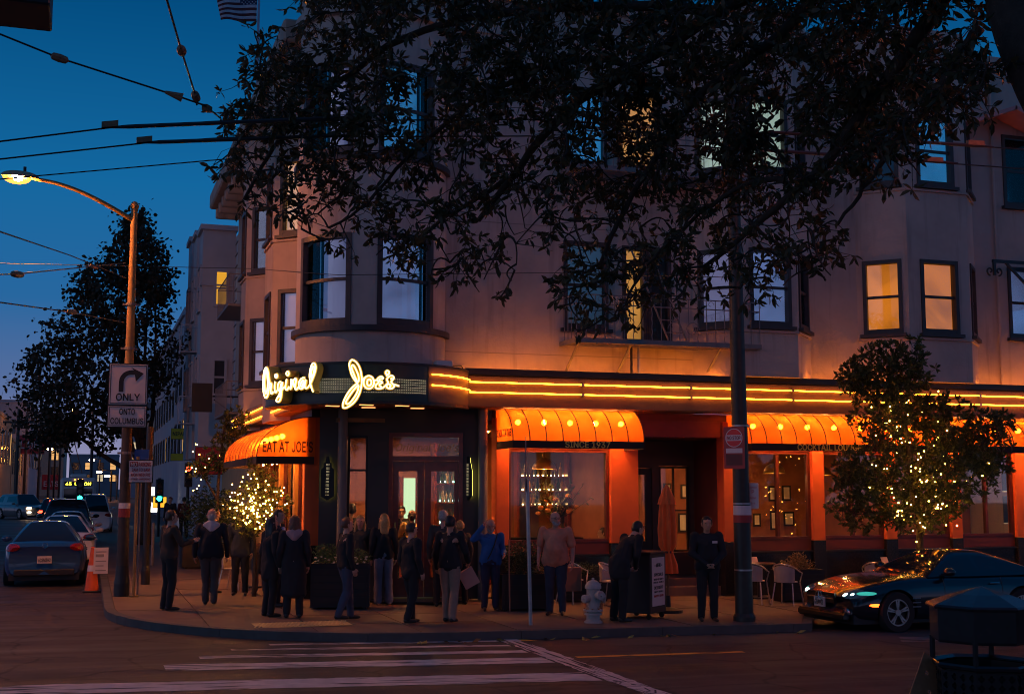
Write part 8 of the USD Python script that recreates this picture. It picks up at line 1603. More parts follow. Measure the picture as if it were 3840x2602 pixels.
# ---------------------------------------------------------------- trees
ANCHORS=[(2.24,13.82,8.44,0.6),(2.68,14.06,8.52,0.6),(2.51,12.41,7.84,0.6),(2.83,12.37,7.85,0.6),(3.42,13.84,8.51,0.6),(3.39,12.90,8.13,0.6),(4.13,13.59,8.58,0.6),(3.83,12.03,7.97,0.6),(4.18,12.49,8.21,0.6),(4.11,11.76,7.82,0.6),(4.42,11.93,7.90,0.6),(4.76,12.32,8.19,0.6),(4.24,10.66,7.32,0.6),(4.45,10.44,7.28,0.6),(5.14,11.59,7.95,0.6),(4.92,10.57,7.38,0.6),(5.95,12.06,8.14,0.6),(5.55,11.04,7.78,0.6),(6.27,11.50,7.98,0.6),(5.36,9.78,7.12,0.6),(6.54,11.44,8.04,0.6),(6.17,10.46,7.51,0.6),(5.76,9.49,7.17,0.6),(5.93,9.10,6.91,0.6),(6.47,9.86,7.30,0.6),(6.56,9.29,7.10,0.6),(6.14,8.06,6.54,0.6),(6.98,8.87,6.96,0.6),(2.32,13.58,8.13,1.0),(2.27,12.97,7.99,0.6),(2.56,13.03,7.89,1.0),(2.89,13.73,8.23,1.0),(2.86,12.81,7.86,1.0),(3.09,12.98,8.07,1.0),(3.15,12.39,7.75,1.0),(3.52,12.95,8.03,1.0),(3.29,12.16,7.70,1.0),(3.95,13.31,8.28,1.0),(3.76,12.08,7.68,1.0),(4.28,13.11,8.18,1.0),(4.42,13.13,8.18,1.0),(4.72,13.17,8.21,1.0),(4.16,11.20,7.44,1.0),(4.62,11.77,7.65,1.0),(4.98,12.25,7.93,1.0),(4.89,11.86,7.75,1.0),(5.15,11.75,7.82,1.0),(5.41,11.84,7.84,1.0),(5.13,11.17,7.64,1.0),(5.62,11.52,7.83,1.0),(5.51,10.92,7.61,0.6),(5.19,10.10,7.22,0.6),(5.38,10.10,7.23,1.0),(5.69,10.45,7.35,1.0),(5.70,9.93,7.12,1.0),(6.03,10.08,7.34,0.6),(5.67,9.41,6.94,1.0),(5.68,8.98,6.78,1.0),(6.44,9.97,7.33,0.6),(7.09,10.76,7.65,1.0),(7.02,10.20,7.44,1.0),(6.08,8.64,6.69,1.0),(7.37,10.22,7.47,1.0),(6.49,8.66,6.71,1.0),(6.11,7.96,6.48,0.6),(6.18,7.93,6.38,1.0),(6.58,8.22,6.50,1.0),(6.44,7.89,6.46,1.0),(2.20,14.02,8.19,0.6),(2.44,14.31,8.30,1.0),(2.57,13.50,8.06,1.0),(2.76,14.10,8.11,1.0),(2.60,12.42,7.58,1.0),(3.14,13.31,8.00,1.0),(3.21,13.26,7.91,1.0),(3.52,13.47,8.15,1.0),(3.33,12.40,7.61,1.0),(3.57,12.59,7.72,1.0),(3.83,12.78,7.78,1.0),(3.82,12.37,7.73,1.0),(4.20,12.36,7.64,1.0),(4.10,12.09,7.54,1.0),(4.51,12.37,7.72,1.0),(4.43,11.68,7.40,1.0),(5.07,12.50,7.93,1.0),(5.07,12.09,7.65,1.0),(5.35,12.10,7.82,1.0),(5.25,11.21,7.48,1.0),(5.17,10.81,7.24,1.0),(5.77,11.84,7.70,1.0),(5.90,11.74,7.76,1.0),(5.20,9.75,6.80,1.0),(6.49,11.82,7.70,1.0),(6.43,11.33,7.71,1.0),(6.62,11.52,7.68,1.0),(5.91,9.80,7.01,1.0),(6.44,10.30,7.28,1.0),(6.50,10.26,7.27,1.0),(6.21,9.65,7.00,1.0),(6.57,9.91,7.16,1.0),(6.05,8.70,6.47,1.0),(6.79,9.59,7.02,1.0),(6.50,8.93,6.61,1.0),(6.17,8.35,6.38,1.0),(7.42,9.63,7.07,1.0),(6.39,8.10,6.32,1.0),(7.21,8.92,6.81,1.0),(6.35,7.66,6.23,0.6),(2.07,13.32,7.62,0.6),(2.38,14.21,8.10,1.0),(2.50,14.76,8.30,1.0),(2.42,12.47,7.40,1.0),(2.99,14.06,7.97,1.0),(2.75,12.91,7.52,1.0),(3.07,13.41,7.81,1.0),(2.97,12.11,7.30,1.0),(3.64,13.56,7.87,1.0),(3.54,12.80,7.53,1.0),(3.88,13.19,7.78,1.0),(3.49,11.40,7.15,1.0),(4.24,13.35,8.01,1.0),(3.75,11.10,6.94,1.0),(4.40,12.46,7.50,1.0),(4.09,11.11,7.04,1.0),(4.42,11.66,7.36,1.0),(4.60,11.19,7.18,1.0),(4.69,10.97,7.11,1.0),(5.57,12.39,7.81,1.0),(5.45,11.76,7.36,1.0),(5.92,12.16,7.67,1.0),(5.24,10.64,6.97,1.0),(5.29,10.16,6.79,1.0),(5.41,10.24,6.97,1.0),(6.42,11.81,7.62,1.0),(5.96,10.53,7.09,1.0),(6.37,10.95,7.22,1.0),(6.40,10.70,7.23,1.0),(6.24,9.87,6.82,1.0),(5.80,8.90,6.51,1.0),(5.83,8.76,6.39,1.0),(6.57,9.68,6.72,1.0),(5.96,8.58,6.39,1.0),(7.36,10.16,7.10,1.0),(6.00,8.27,6.25,1.0),(6.35,8.43,6.39,1.0),(6.04,7.81,6.08,1.0),(6.63,8.22,6.27,1.0),(6.49,7.77,6.15,0.6),(2.20,14.90,7.95,0.6),(2.28,14.60,7.91,0.6),(2.23,13.19,7.47,1.0),(2.60,14.37,7.79,1.0),(2.45,12.37,7.19,1.0),(2.77,13.12,7.52,1.0),(2.79,12.06,7.10,1.0),(3.04,12.26,7.24,1.0),(3.05,11.96,7.07,1.0),(3.65,13.41,7.68,1.0),(3.78,13.05,7.44,1.0),(3.82,12.39,7.27,1.0),(4.38,13.49,7.72,1.0),(3.97,11.75,7.04,1.0),(4.01,11.30,6.94,1.0),(4.14,11.59,7.11,1.0),(4.68,12.04,7.21,1.0),(5.26,12.48,7.53,1.0),(4.90,10.79,6.82,1.0),(5.05,10.97,6.95,1.0),(5.65,12.05,7.37,1.0),(5.56,11.14,7.13,1.0),(5.52,10.92,6.92,1.0),(5.35,9.96,6.54,1.0),(5.80,10.70,6.84,1.0),(6.32,11.24,7.19,1.0),(6.76,11.44,7.30,1.0),(6.61,10.99,7.21,1.0),(6.91,11.22,7.34,1.0),(6.29,9.63,6.52,1.0),(6.06,9.10,6.41,1.0),(6.97,10.07,6.86,1.0),(6.27,8.89,6.35,1.0),(7.28,9.84,6.72,1.0),(6.18,8.22,6.08,1.0),(7.33,8.75,6.46,0.6),(1.63,13.31,7.14,0.6),(1.71,12.80,7.03,0.6),(2.02,13.83,7.41,0.6),(2.48,14.92,7.84,1.0),(2.56,14.07,7.43,1.0),(2.75,14.22,7.60,1.0),(2.80,13.85,7.46,1.0),(2.68,12.21,6.95,1.0),(3.03,13.40,7.39,1.0),(3.22,11.79,6.77,1.0),(4.07,13.74,7.55,1.0),(4.18,13.32,7.42,1.0),(3.82,11.71,6.84,1.0),(3.96,11.71,6.79,1.0),(4.30,11.89,6.97,1.0),(4.10,11.39,6.80,1.0),(4.99,12.91,7.32,1.0),(4.38,10.90,6.67,1.0),(5.11,12.18,7.16,1.0),(4.71,10.95,6.62,1.0),(5.24,11.77,7.09,1.0),(5.48,11.58,7.08,1.0),(4.96,10.18,6.51,1.0),(5.98,11.96,7.12,1.0),(5.61,10.78,6.76,1.0),(5.55,10.42,6.54,1.0),(6.45,11.82,7.18,1.0),(5.50,9.80,6.48,1.0),(5.72,9.75,6.38,1.0),(6.37,10.69,6.78,1.0),(5.72,9.15,6.15,1.0),(7.02,11.00,6.92,1.0),(6.66,10.19,6.59,1.0),(6.87,10.02,6.68,1.0),(6.17,8.50,6.09,1.0),(7.16,9.49,6.55,1.0),(7.28,9.37,6.39,1.0),(7.56,9.50,6.45,1.0),(6.07,7.38,5.68,0.6),(1.60,13.16,6.94,0.6),(1.96,14.47,7.42,1.0),(2.22,15.04,7.49,1.0),(2.23,14.41,7.33,1.0),(2.34,13.63,7.23,1.0),(2.73,14.61,7.46,1.0),(2.70,13.43,7.17,1.0),(2.97,13.46,7.10,1.0),(3.21,14.06,7.43,1.0),(3.40,12.24,6.89,1.0),(3.95,13.94,7.44,1.0),(4.17,13.63,7.38,1.0),(4.16,13.27,7.27,1.0),(3.95,12.10,6.76,1.0),(4.18,12.20,6.93,1.0),(4.04,11.08,6.49,1.0),(4.49,11.91,6.72,1.0),(4.51,11.35,6.71,1.0),(4.94,11.70,6.76,1.0),(5.20,12.33,7.06,1.0),(5.54,12.44,7.09,1.0),(4.79,10.29,6.29,1.0),(5.23,11.13,6.58,1.0),(6.06,12.03,6.96,1.0),(5.93,11.62,6.78,1.0),(6.17,11.46,6.93,1.0),(6.50,11.91,6.94,1.0),(5.69,10.18,6.39,1.0),(6.33,10.87,6.72,1.0),(6.11,10.31,6.53,1.0),(6.79,11.14,6.84,1.0),(5.74,8.90,6.00,1.0),(6.64,10.03,6.34,1.0),(7.11,10.69,6.76,1.0),(6.52,9.00,6.03,1.0),(6.79,8.98,6.16,1.0),(6.12,7.85,5.62,1.0),(6.59,8.45,5.88,1.0),(6.38,7.69,5.55,0.6),(1.47,14.28,7.14,0.6),(1.72,14.90,7.40,0.6),(1.80,14.42,7.14,1.0),(2.01,13.95,7.11,1.0),(1.98,13.55,6.90,1.0),(2.18,13.69,6.99,1.0),(2.44,13.30,6.76,1.0),(2.85,14.61,7.26,1.0),(2.78,12.85,6.64,1.0),(2.67,12.28,6.46,1.0),(3.13,13.24,6.85,1.0),(3.14,12.57,6.60,1.0),(3.22,12.03,6.46,1.0),(3.62,12.98,6.88,1.0),(3.39,11.65,6.44,1.0),(3.57,11.76,6.51,1.0),(3.96,11.85,6.60,1.0),(4.07,11.74,6.48,1.0),(4.32,11.91,6.58,1.0),(4.31,11.51,6.53,1.0),(5.07,12.84,7.00,1.0),(4.31,10.83,6.33,1.0),(4.47,10.54,6.18,1.0),(4.98,11.65,6.53,1.0),(5.34,11.61,6.72,1.0),(5.38,11.66,6.60,1.0),(5.97,12.23,6.95,1.0),(5.73,11.57,6.74,1.0),(5.60,10.94,6.52,1.0),(6.12,11.35,6.54,1.0),(6.31,11.58,6.69,1.0),(5.72,10.15,6.15,1.0),(6.47,11.06,6.67,1.0),(6.21,10.23,6.20,1.0),(5.98,9.68,6.13,1.0),(5.87,9.00,5.90,1.0),(6.37,9.68,6.20,1.0),(6.11,8.95,5.83,1.0),(6.90,9.99,6.27,1.0),(7.34,10.25,6.39,1.0),(6.72,9.22,6.05,1.0),(6.86,9.07,5.90,1.0),(7.26,9.32,6.11,1.0),(6.16,7.67,5.48,1.0),(7.48,9.24,6.12,1.0),(7.08,8.53,5.80,0.6),(1.51,14.69,7.07,0.6),(1.61,13.02,6.46,1.0),(2.00,14.37,6.96,1.0),(2.04,13.70,6.79,1.0),(1.99,12.76,6.52,1.0),(2.58,14.62,7.09,1.0),(2.31,12.86,6.54,1.0),(3.00,14.42,6.98,1.0),(2.82,13.15,6.73,1.0),(3.01,13.43,6.86,1.0),(3.16,13.17,6.77,1.0),(3.68,13.54,6.94,1.0),(3.31,11.81,6.28,1.0),(3.86,12.44,6.52,1.0),(4.29,13.71,6.95,1.0),(4.13,12.46,6.63,1.0),(4.46,12.56,6.66,1.0),(4.77,12.86,6.79,1.0),(4.17,10.99,6.19,1.0),(4.72,11.74,6.41,1.0),(4.91,11.75,6.42,1.0),(4.71,11.15,6.18,1.0),(5.22,11.81,6.43,1.0),(5.40,11.94,6.60,1.0),(5.96,12.42,6.83,1.0),(5.00,10.30,6.06,1.0),(6.04,11.90,6.57,1.0),(5.25,10.11,5.93,1.0),(5.72,10.50,6.18,1.0),(5.48,9.93,5.90,1.0),(6.26,10.72,6.29,1.0),(6.71,11.22,6.45,1.0),(6.10,9.81,6.00,1.0),(6.30,9.84,6.06,1.0),(5.92,9.15,5.66,1.0),(6.88,10.25,6.13,1.0),(6.29,9.32,5.75,1.0),(6.59,9.24,5.81,1.0),(6.49,8.87,5.68,1.0),(7.10,9.49,5.96,1.0),(6.24,8.15,5.42,1.0),(7.28,9.30,6.02,1.0),(6.06,7.49,5.20,1.0),(6.18,7.51,5.27,0.6),(1.24,13.85,6.42,0.6),(1.41,14.12,6.56,1.0),(1.52,13.73,6.55,1.0),(1.65,14.50,6.69,1.0),(1.93,13.89,6.57,1.0),(1.99,13.68,6.46,1.0),(2.24,13.70,6.49,1.0),(2.34,13.08,6.47,1.0),(2.43,12.44,6.27,1.0),(2.46,12.57,6.19,1.0),(3.07,14.12,6.76,1.0),(2.80,12.07,6.12,1.0),(3.81,13.73,6.66,1.0),(4.00,13.67,6.82,1.0),(3.62,11.53,6.11,1.0),(3.88,12.23,6.37,1.0),(3.70,11.27,6.04,1.0),(4.49,12.86,6.57,1.0),(4.83,13.26,6.75,1.0),(4.41,11.33,6.03,1.0),(4.64,11.72,6.22,1.0),(5.06,12.50,6.48,1.0),(5.23,12.09,6.29,1.0),(5.63,12.49,6.45,1.0),(5.50,11.76,6.32,1.0),(5.68,11.79,6.25,1.0),(5.34,10.80,6.07,1.0),(5.95,11.72,6.30,1.0),(6.15,11.77,6.36,1.0),(6.02,11.08,6.24,1.0),(5.75,10.25,5.95,1.0),(5.98,10.48,6.04,1.0),(6.25,10.57,6.13,1.0),(6.12,9.78,5.73,1.0),(5.94,9.23,5.68,1.0),(6.57,10.23,6.05,1.0),(7.03,10.38,6.05,1.0),(6.79,9.86,5.80,1.0),(6.59,9.29,5.75,1.0),(6.32,8.70,5.44,1.0),(6.08,8.20,5.27,1.0),(7.06,9.20,5.76,1.0),(7.20,9.13,5.78,1.0),(7.43,9.25,5.79,1.0),(7.15,8.60,5.58,0.6),(1.43,14.83,6.49,0.6),(1.44,14.36,6.45,0.6),(1.64,13.67,6.36,1.0),(1.94,14.56,6.66,1.0),(1.86,12.99,6.16,1.0),(2.12,13.38,6.15,1.0),(2.52,14.93,6.75,1.0),(2.36,12.95,6.18,1.0),(2.57,12.48,6.05,1.0),(3.07,13.80,6.49,1.0),(2.81,12.19,5.91,1.0),(3.04,12.60,6.16,1.0),(3.75,13.78,6.51,1.0),(3.82,13.17,6.36,1.0),(3.82,12.48,6.18,1.0),(4.23,13.53,6.50,1.0),(4.21,12.72,6.29,1.0),(4.28,12.18,6.18,1.0),(4.15,11.23,5.93,1.0),(4.25,11.03,5.72,1.0),(4.47,11.51,5.92,1.0),(4.86,11.70,6.13,1.0),(5.15,12.21,6.24,1.0),(5.50,12.39,6.21,1.0),(4.95,10.71,5.70,1.0),(5.54,11.63,6.12,1.0),(5.34,10.98,5.81,1.0),(6.23,12.07,6.17,1.0),(6.37,12.13,6.22,1.0),(6.14,11.43,6.03,1.0),(5.61,10.01,5.68,1.0),(6.00,10.39,5.70,1.0),(6.12,10.34,5.75,1.0),(6.03,9.77,5.62,1.0),(6.57,10.55,5.82,1.0),(6.57,10.18,5.77,1.0),(6.97,10.41,5.80,1.0),(6.78,9.92,5.75,1.0),(5.99,8.57,5.20,1.0),(6.78,9.35,5.60,1.0),(7.52,10.24,5.93,1.0),(6.73,8.74,5.44,1.0),(6.30,8.15,5.25,1.0),(1.54,15.19,6.39,0.5),(1.44,13.82,6.18,0.6),(1.70,14.89,6.48,1.0),(1.83,13.63,6.20,1.0),(2.23,14.56,6.29,0.8),(2.31,14.02,6.14,0.8),(2.29,13.24,6.01,0.8),(2.47,13.61,6.19,1.0),(2.54,12.94,6.06,1.0),(2.88,13.41,6.02,0.8),(3.19,13.48,6.12,0.8),(3.09,12.74,5.99,1.0),(3.61,13.76,6.20,0.8),(3.66,12.25,5.99,1.0),(4.09,13.01,6.19,1.0),(4.36,13.01,6.20,1.0),(4.63,12.05,5.87,0.8),(4.98,12.38,6.01,0.8),(4.78,11.83,5.94,1.0),(5.26,12.28,6.12,1.0),(5.15,11.68,5.87,1.0),(5.40,11.57,5.90,1.0),(5.22,10.92,5.65,0.8),(5.62,11.50,5.87,1.0),(5.63,10.97,5.80,1.0),(5.32,10.08,5.52,1.0),(5.97,10.81,5.81,1.0),(5.72,10.26,5.63,1.0),(6.63,11.59,6.00,1.0),(6.44,10.96,5.82,1.0),(6.17,9.37,5.36,1.0),(6.05,9.05,5.26,1.0),(6.62,9.59,5.41,0.8),(7.41,10.49,5.70,0.8),(6.76,9.29,5.46,0.6),(7.08,9.47,5.49,0.6),(1.15,13.49,5.77,0.5),(1.45,14.46,6.13,0.5),(1.66,15.08,6.18,0.8),(1.73,14.14,5.91,0.8),(1.88,13.70,5.80,0.8),(1.98,12.95,5.64,0.8),(2.34,13.97,5.98,0.8),(2.34,12.85,5.66,0.8),(2.70,14.17,6.07,0.8),(3.04,14.30,6.09,0.8),(3.07,14.51,6.23,0.8),(3.08,12.83,5.74,0.8),(3.41,13.56,6.00,0.8),(3.59,13.58,5.94,0.8),(3.66,12.86,5.85,0.8),(3.44,11.70,5.53,0.8),(3.97,12.64,5.86,0.8),(4.28,13.69,6.18,0.8),(4.40,13.25,6.06,0.8),(4.35,12.56,5.80,0.8),(4.40,11.77,5.65,0.8),(4.14,10.95,5.44,0.8),(4.53,11.59,5.68,0.8),(4.81,11.48,5.52,0.8),(5.13,12.07,5.82,0.8),(5.19,11.66,5.76,0.8),(5.57,12.17,5.92,0.8),(5.67,12.03,5.83,0.8),(5.37,10.82,5.42,0.8),(6.22,11.95,5.94,0.8),(5.51,10.45,5.50,0.8),(6.31,11.36,5.65,0.8),(5.85,10.27,5.48,0.8),(6.69,11.54,5.69,0.8),(6.29,10.64,5.42,0.8),(6.35,10.04,5.37,0.8),(6.45,9.96,5.28,0.8),(6.19,9.29,5.13,0.8),(6.25,9.09,5.20,0.8),(6.78,9.44,5.24,0.8),(6.80,9.31,5.20,0.8),(6.03,8.12,4.93,0.5),(1.40,15.61,6.23,0.5),(1.66,14.96,6.04,0.8),(1.80,15.50,6.03,0.8),(1.93,13.95,5.88,0.8),(2.06,13.26,5.60,0.8),(2.23,14.01,5.91,0.8),(2.55,14.85,6.05,0.8),(2.83,14.34,5.94,0.8),(2.89,14.54,5.88,0.8),(2.83,12.95,5.53,0.8),(3.44,14.31,6.02,0.8),(3.47,13.73,5.75,0.8),(3.44,13.52,5.84,0.8),(3.34,11.78,5.34,0.8),(3.48,12.06,5.48,0.8),(3.75,12.46,5.56,0.8),(4.34,13.73,5.93,0.8),(4.57,13.53,5.83,0.8),(3.93,11.48,5.28,0.8),(4.66,12.91,5.69,0.8),(4.85,12.64,5.70,0.8),(4.49,11.34,5.43,0.8),(5.28,12.99,5.92,0.8),(5.02,11.48,5.47,0.8),(5.14,11.65,5.43,0.8),(5.72,12.56,5.66,0.8),(5.07,10.80,5.29,0.8),(5.36,10.78,5.33,0.8),(5.67,11.18,5.40,0.8),(5.79,10.97,5.34,0.8),(6.37,11.50,5.56,0.8),(6.23,10.91,5.38,0.8),(5.79,9.89,5.09,0.8),(5.60,9.41,5.06,0.8),(6.02,9.72,5.14,0.8),(6.61,10.61,5.45,0.8),(6.74,10.40,5.33,0.8),(6.20,9.15,4.95,0.5),(6.82,9.76,5.24,0.5),(7.33,10.33,5.39,0.5),(6.20,8.52,4.80,0.5),(6.99,9.30,5.12,0.5),(1.73,14.69,5.61,0.3),(1.92,14.21,5.52,0.3),(1.96,13.82,5.55,0.5),(2.09,13.01,5.36,0.8),(2.56,14.46,5.73,0.8),(2.57,13.96,5.60,0.8),(2.73,14.28,5.79,0.8),(2.99,14.33,5.82,0.8),(3.01,13.10,5.41,0.8),(2.95,12.63,5.30,0.8),(3.23,12.59,5.33,0.8),(3.60,13.84,5.65,0.8),(3.49,12.26,5.22,0.6),(3.92,12.98,5.52,0.8),(3.97,12.83,5.54,0.8),(4.23,12.83,5.41,0.8),(4.24,11.76,5.28,0.8),(4.17,11.08,5.13,0.8),(4.82,12.58,5.51,0.8),(5.17,12.69,5.54,0.8),(5.20,12.45,5.52,0.8),(5.54,12.60,5.56,0.8),(5.55,12.50,5.51,0.8),(5.77,12.12,5.52,0.8),(5.32,10.95,5.08,0.8),(6.23,12.33,5.50,0.8),(5.29,10.27,5.03,0.8),(6.34,11.75,5.50,0.8),(6.51,11.93,5.53,0.8),(5.92,10.39,5.03,0.8),(6.81,11.70,5.47,0.8),(6.78,11.33,5.27,0.8),(6.72,10.72,5.26,0.8),(5.98,8.33,4.70,0.5),(1.85,15.38,5.78,0.5),(1.91,13.15,5.23,0.3),(2.22,13.94,5.34,0.3),(2.49,15.06,5.67,0.6),(2.73,15.03,5.72,0.6),(2.62,12.84,5.26,0.6),(2.88,13.46,5.36,0.6),(3.10,13.64,5.44,0.6),(3.15,13.47,5.42,0.6),(3.10,12.33,5.04,0.6),(3.46,12.63,5.25,0.6),(3.90,14.20,5.60,0.6),(4.13,14.04,5.46,0.6),(3.94,12.53,5.28,0.6),(3.92,12.25,5.21,0.6),(4.17,11.35,5.06,0.6),(4.70,12.17,5.29,0.6),(4.58,11.48,4.99,0.6),(5.46,12.84,5.29,0.6),(5.04,11.73,5.04,0.6),(5.34,11.66,5.14,0.6),(5.72,11.89,5.13,0.6),(5.35,10.72,5.03,0.8),(5.84,11.33,5.13,0.6),(6.28,11.98,5.27,0.6),(6.30,11.26,5.08,0.6),(6.50,11.41,5.06,0.6),(6.78,11.60,5.22,0.6),(6.04,10.00,4.82,0.6),(7.01,11.24,5.17,0.6),(7.16,11.04,5.03,0.3),(2.09,13.42,5.13,0.3),(2.25,13.79,5.17,0.3),(2.45,13.24,5.04,0.3),(2.45,12.90,5.00,0.3),(2.86,14.02,5.34,0.6),(3.10,13.70,5.11,0.6),(3.14,13.53,5.16,0.6),(3.23,13.29,5.12,0.6),(3.61,14.01,5.30,0.6),(3.45,12.35,5.00,0.6),(3.64,12.39,4.97,0.6),(4.00,12.35,4.92,0.6),(4.37,12.95,5.12,0.3),(4.68,13.48,5.32,0.3),(4.57,12.10,4.99,0.3),(5.18,13.17,5.30,0.3),(5.09,12.56,5.18,0.6),(5.33,12.47,5.17,0.6),(5.50,12.09,5.10,0.6),(5.43,11.81,4.88,0.6),(5.11,10.53,4.69,0.6),(5.19,10.52,4.68,0.6),(6.16,12.24,5.01,0.6),(6.11,11.50,5.06,0.6),(6.31,11.38,4.90,0.6),(6.62,11.81,5.03,0.6),(5.72,9.86,4.70,0.6),(6.91,11.41,4.96,0.6),(6.57,10.82,4.94,0.6),(6.06,9.61,4.61,0.6),(6.88,10.49,4.77,0.3),(2.72,13.80,5.04,0.3),(2.82,12.95,4.80,0.3),(2.99,13.13,4.86,0.3),(3.39,14.04,5.10,0.6),(3.20,12.76,4.77,0.6),(3.20,12.23,4.77,0.6),(3.67,12.76,4.76,0.6),(4.03,13.79,4.98,0.6),(3.89,11.94,4.80,0.6),(3.96,11.68,4.76,0.3),(4.97,12.75,4.99,0.3),(4.75,11.89,4.69,0.6),(5.22,12.37,4.83,0.6),(4.80,10.93,4.63,0.6),(4.75,10.60,4.45,0.6),(5.28,11.43,4.76,0.6),(5.11,10.44,4.59,0.6),(5.82,11.89,4.87,0.6),(5.77,11.21,4.68,0.6),(5.31,10.02,4.48,0.6),(5.56,9.96,4.43,0.6),(6.55,11.22,4.71,0.6),(5.87,9.88,4.42,0.6),(6.79,11.10,4.70,0.6),(6.79,10.72,4.70,0.6),(7.25,11.13,4.80,0.3),(7.17,10.78,4.63,0.3),(3.07,12.78,4.64,0.3),(3.21,12.58,4.52,0.3),(3.58,12.82,4.60,0.3),(3.76,13.39,4.85,0.6),(4.01,13.06,4.77,0.6),(4.21,13.47,4.78,0.6),(4.31,12.76,4.69,0.3),(4.19,12.34,4.68,0.3),(4.77,12.33,4.62,0.3),(4.94,12.42,4.61,0.6),(5.36,13.12,4.85,0.6),(5.45,12.55,4.81,0.6),(5.41,12.18,4.70,0.6),(5.35,11.80,4.55,0.6),(5.91,12.42,4.83,0.6),(5.41,10.84,4.40,0.6),(5.79,11.33,4.63,0.6),(5.55,10.67,4.43,0.6),(5.57,10.47,4.41,0.3),(5.55,10.08,4.36,0.6),(5.55,9.83,4.21,0.6),(5.79,9.66,4.29,0.6),(5.74,9.44,4.23,0.6),(6.16,9.80,4.40,0.6),(6.07,9.36,4.18,0.3),(3.45,13.09,4.60,0.3),(4.29,14.00,4.63,0.3),(3.70,11.92,4.42,0.6),(4.08,12.17,4.47,0.3),(4.21,11.17,4.23,0.3),(4.82,12.28,4.46,0.6),(5.21,12.81,4.50,0.6),(4.62,10.77,4.26,0.6),(5.30,12.11,4.56,0.6),(5.65,12.46,4.48,0.6),(5.28,11.12,4.28,0.6),(5.27,10.74,4.23,0.6),(5.78,11.32,4.37,0.3),(5.74,11.17,4.28,0.3),(6.01,10.85,4.29,0.3),(6.68,11.81,4.43,0.3),(6.16,10.64,4.37,0.6),(6.09,10.19,4.22,0.3),(4.12,12.84,4.37,0.3),(4.45,11.76,4.17,0.3),(4.64,11.97,4.31,0.6),(4.91,11.94,4.26,0.6),(4.89,11.80,4.17,0.6),(4.94,11.36,4.10,0.3),(5.48,12.32,4.28,0.6),(5.78,12.54,4.39,0.6),(5.14,10.58,4.07,0.3),(5.60,9.89,4.06,0.3),(4.50,11.52,3.96,0.3),(5.00,12.40,4.08,0.3),(4.80,11.44,4.02,0.3),(5.31,12.36,4.18,0.3),(4.83,10.89,3.97,0.3),(5.76,12.68,4.16,0.3)]
LIMBS=[([(6.69,8.14,7.00),(6.33,9.52,7.14),(5.78,10.68,7.00),(5.21,11.55,6.63),(4.76,12.16,6.30),(4.38,12.77,5.79),(4.04,13.17,5.21)],0.1,0.028),([(6.34,9.53,7.02),(6.13,9.95,6.73),(5.92,10.26,6.51),(5.59,10.72,6.23),(5.33,11.18,5.76),(5.09,11.54,5.18),(4.90,11.78,4.62)],0.065,0.02),([(6.69,8.14,7.00),(6.50,8.39,6.28),(6.38,8.92,5.80),(6.19,9.45,5.38),(6.04,9.96,5.12),(5.90,10.46,4.88),(5.52,10.84,4.50)],0.085,0.02),([(5.78,10.68,7.00),(4.65,11.86,7.34),(3.55,13.07,7.45),(2.71,13.82,7.10),(2.04,14.33,6.45),(1.65,14.75,5.78)],0.06,0.018),([(4.38,12.77,5.79),(3.62,13.29,5.40),(3.12,13.71,5.05)],0.03,0.012),([(6.67,8.05,6.03),(6.60,8.32,5.74),(6.52,8.70,5.40),(6.43,9.09,5.11),(6.25,9.51,4.71)],0.05,0.015),([(5.21,11.55,6.63),(4.49,12.09,6.78),(3.76,12.90,6.46),(3.16,13.50,5.82),(2.56,13.97,5.27)],0.04,0.014),([(5.90,10.46,4.88),(6.20,10.18,4.55),(6.39,10.04,4.33)],0.02,0.01),([(6.04,9.96,5.12),(5.69,10.50,5.13),(5.28,11.11,4.71),(5.05,11.46,4.17)],0.03,0.011)]
STEM=[(7.34,7.08,4.23),(7.04,7.32,4.89),(6.82,7.53,5.48),(6.73,7.70,6.13),(6.80,7.83,6.62),(6.69,8.14,7.00)]
LITBLOBS=[(15.14, 21.63, 4.61, 0.71),(15.4, 21.12, 4.75, 0.57),(14.55, 21.6, 4.46, 0.44),(16.24, 22.09, 3.99, 0.73),(15.1, 21.63, 3.72, 0.62),(16.73, 21.68, 3.61, 0.68),(16.98, 21.0, 3.27, 0.62),(16.46, 20.99, 2.7, 0.79),(14.84, 21.53, 2.61, 0.7),(14.65, 21.81, 2.04, 0.66),(16.34, 22.22, 2.76, 0.87),(16.2, 21.72, 2.04, 0.67),(17.38, 20.88, 3.59, 0.32),(15.27, 21.53, 1.83, 0.44),(14.77, 22.35, 2.75, 0.36),(17.29, 21.08, 2.84, 0.4)]
LITBR=[[(16.13,21.92,0.97),(16.14,21.93,1.50),(15.99,21.79,1.95),(15.87,21.80,2.57),(15.86,21.83,3.20),(15.68,21.70,3.73),(15.32,21.75,4.36)],[(16.13,21.93,1.50),(16.29,21.77,1.86),(16.48,21.58,2.22),(16.81,21.57,2.48),(17.16,21.38,2.93)],[(16.12,21.93,1.59),(15.74,21.89,1.82),(15.42,22.03,1.86)],[(16.03,21.85,1.95),(15.63,21.86,2.22),(15.28,22.11,2.31)],[(15.85,21.76,2.57),(16.14,21.65,3.02),(16.53,21.58,3.47)],[(16.23,21.70,1.86),(16.65,21.68,1.99),(16.93,21.54,2.17)],[(15.80,21.75,3.20),(15.51,21.92,3.47),(15.17,21.87,3.73)],[(15.96,21.87,2.39),(16.28,21.72,2.57),(16.53,21.47,2.93)]]
BARK = look('bark', (0.05, 0.035, 0.025), 0.9, var=0.4, scale=14, bump=0.6, bscale=50)
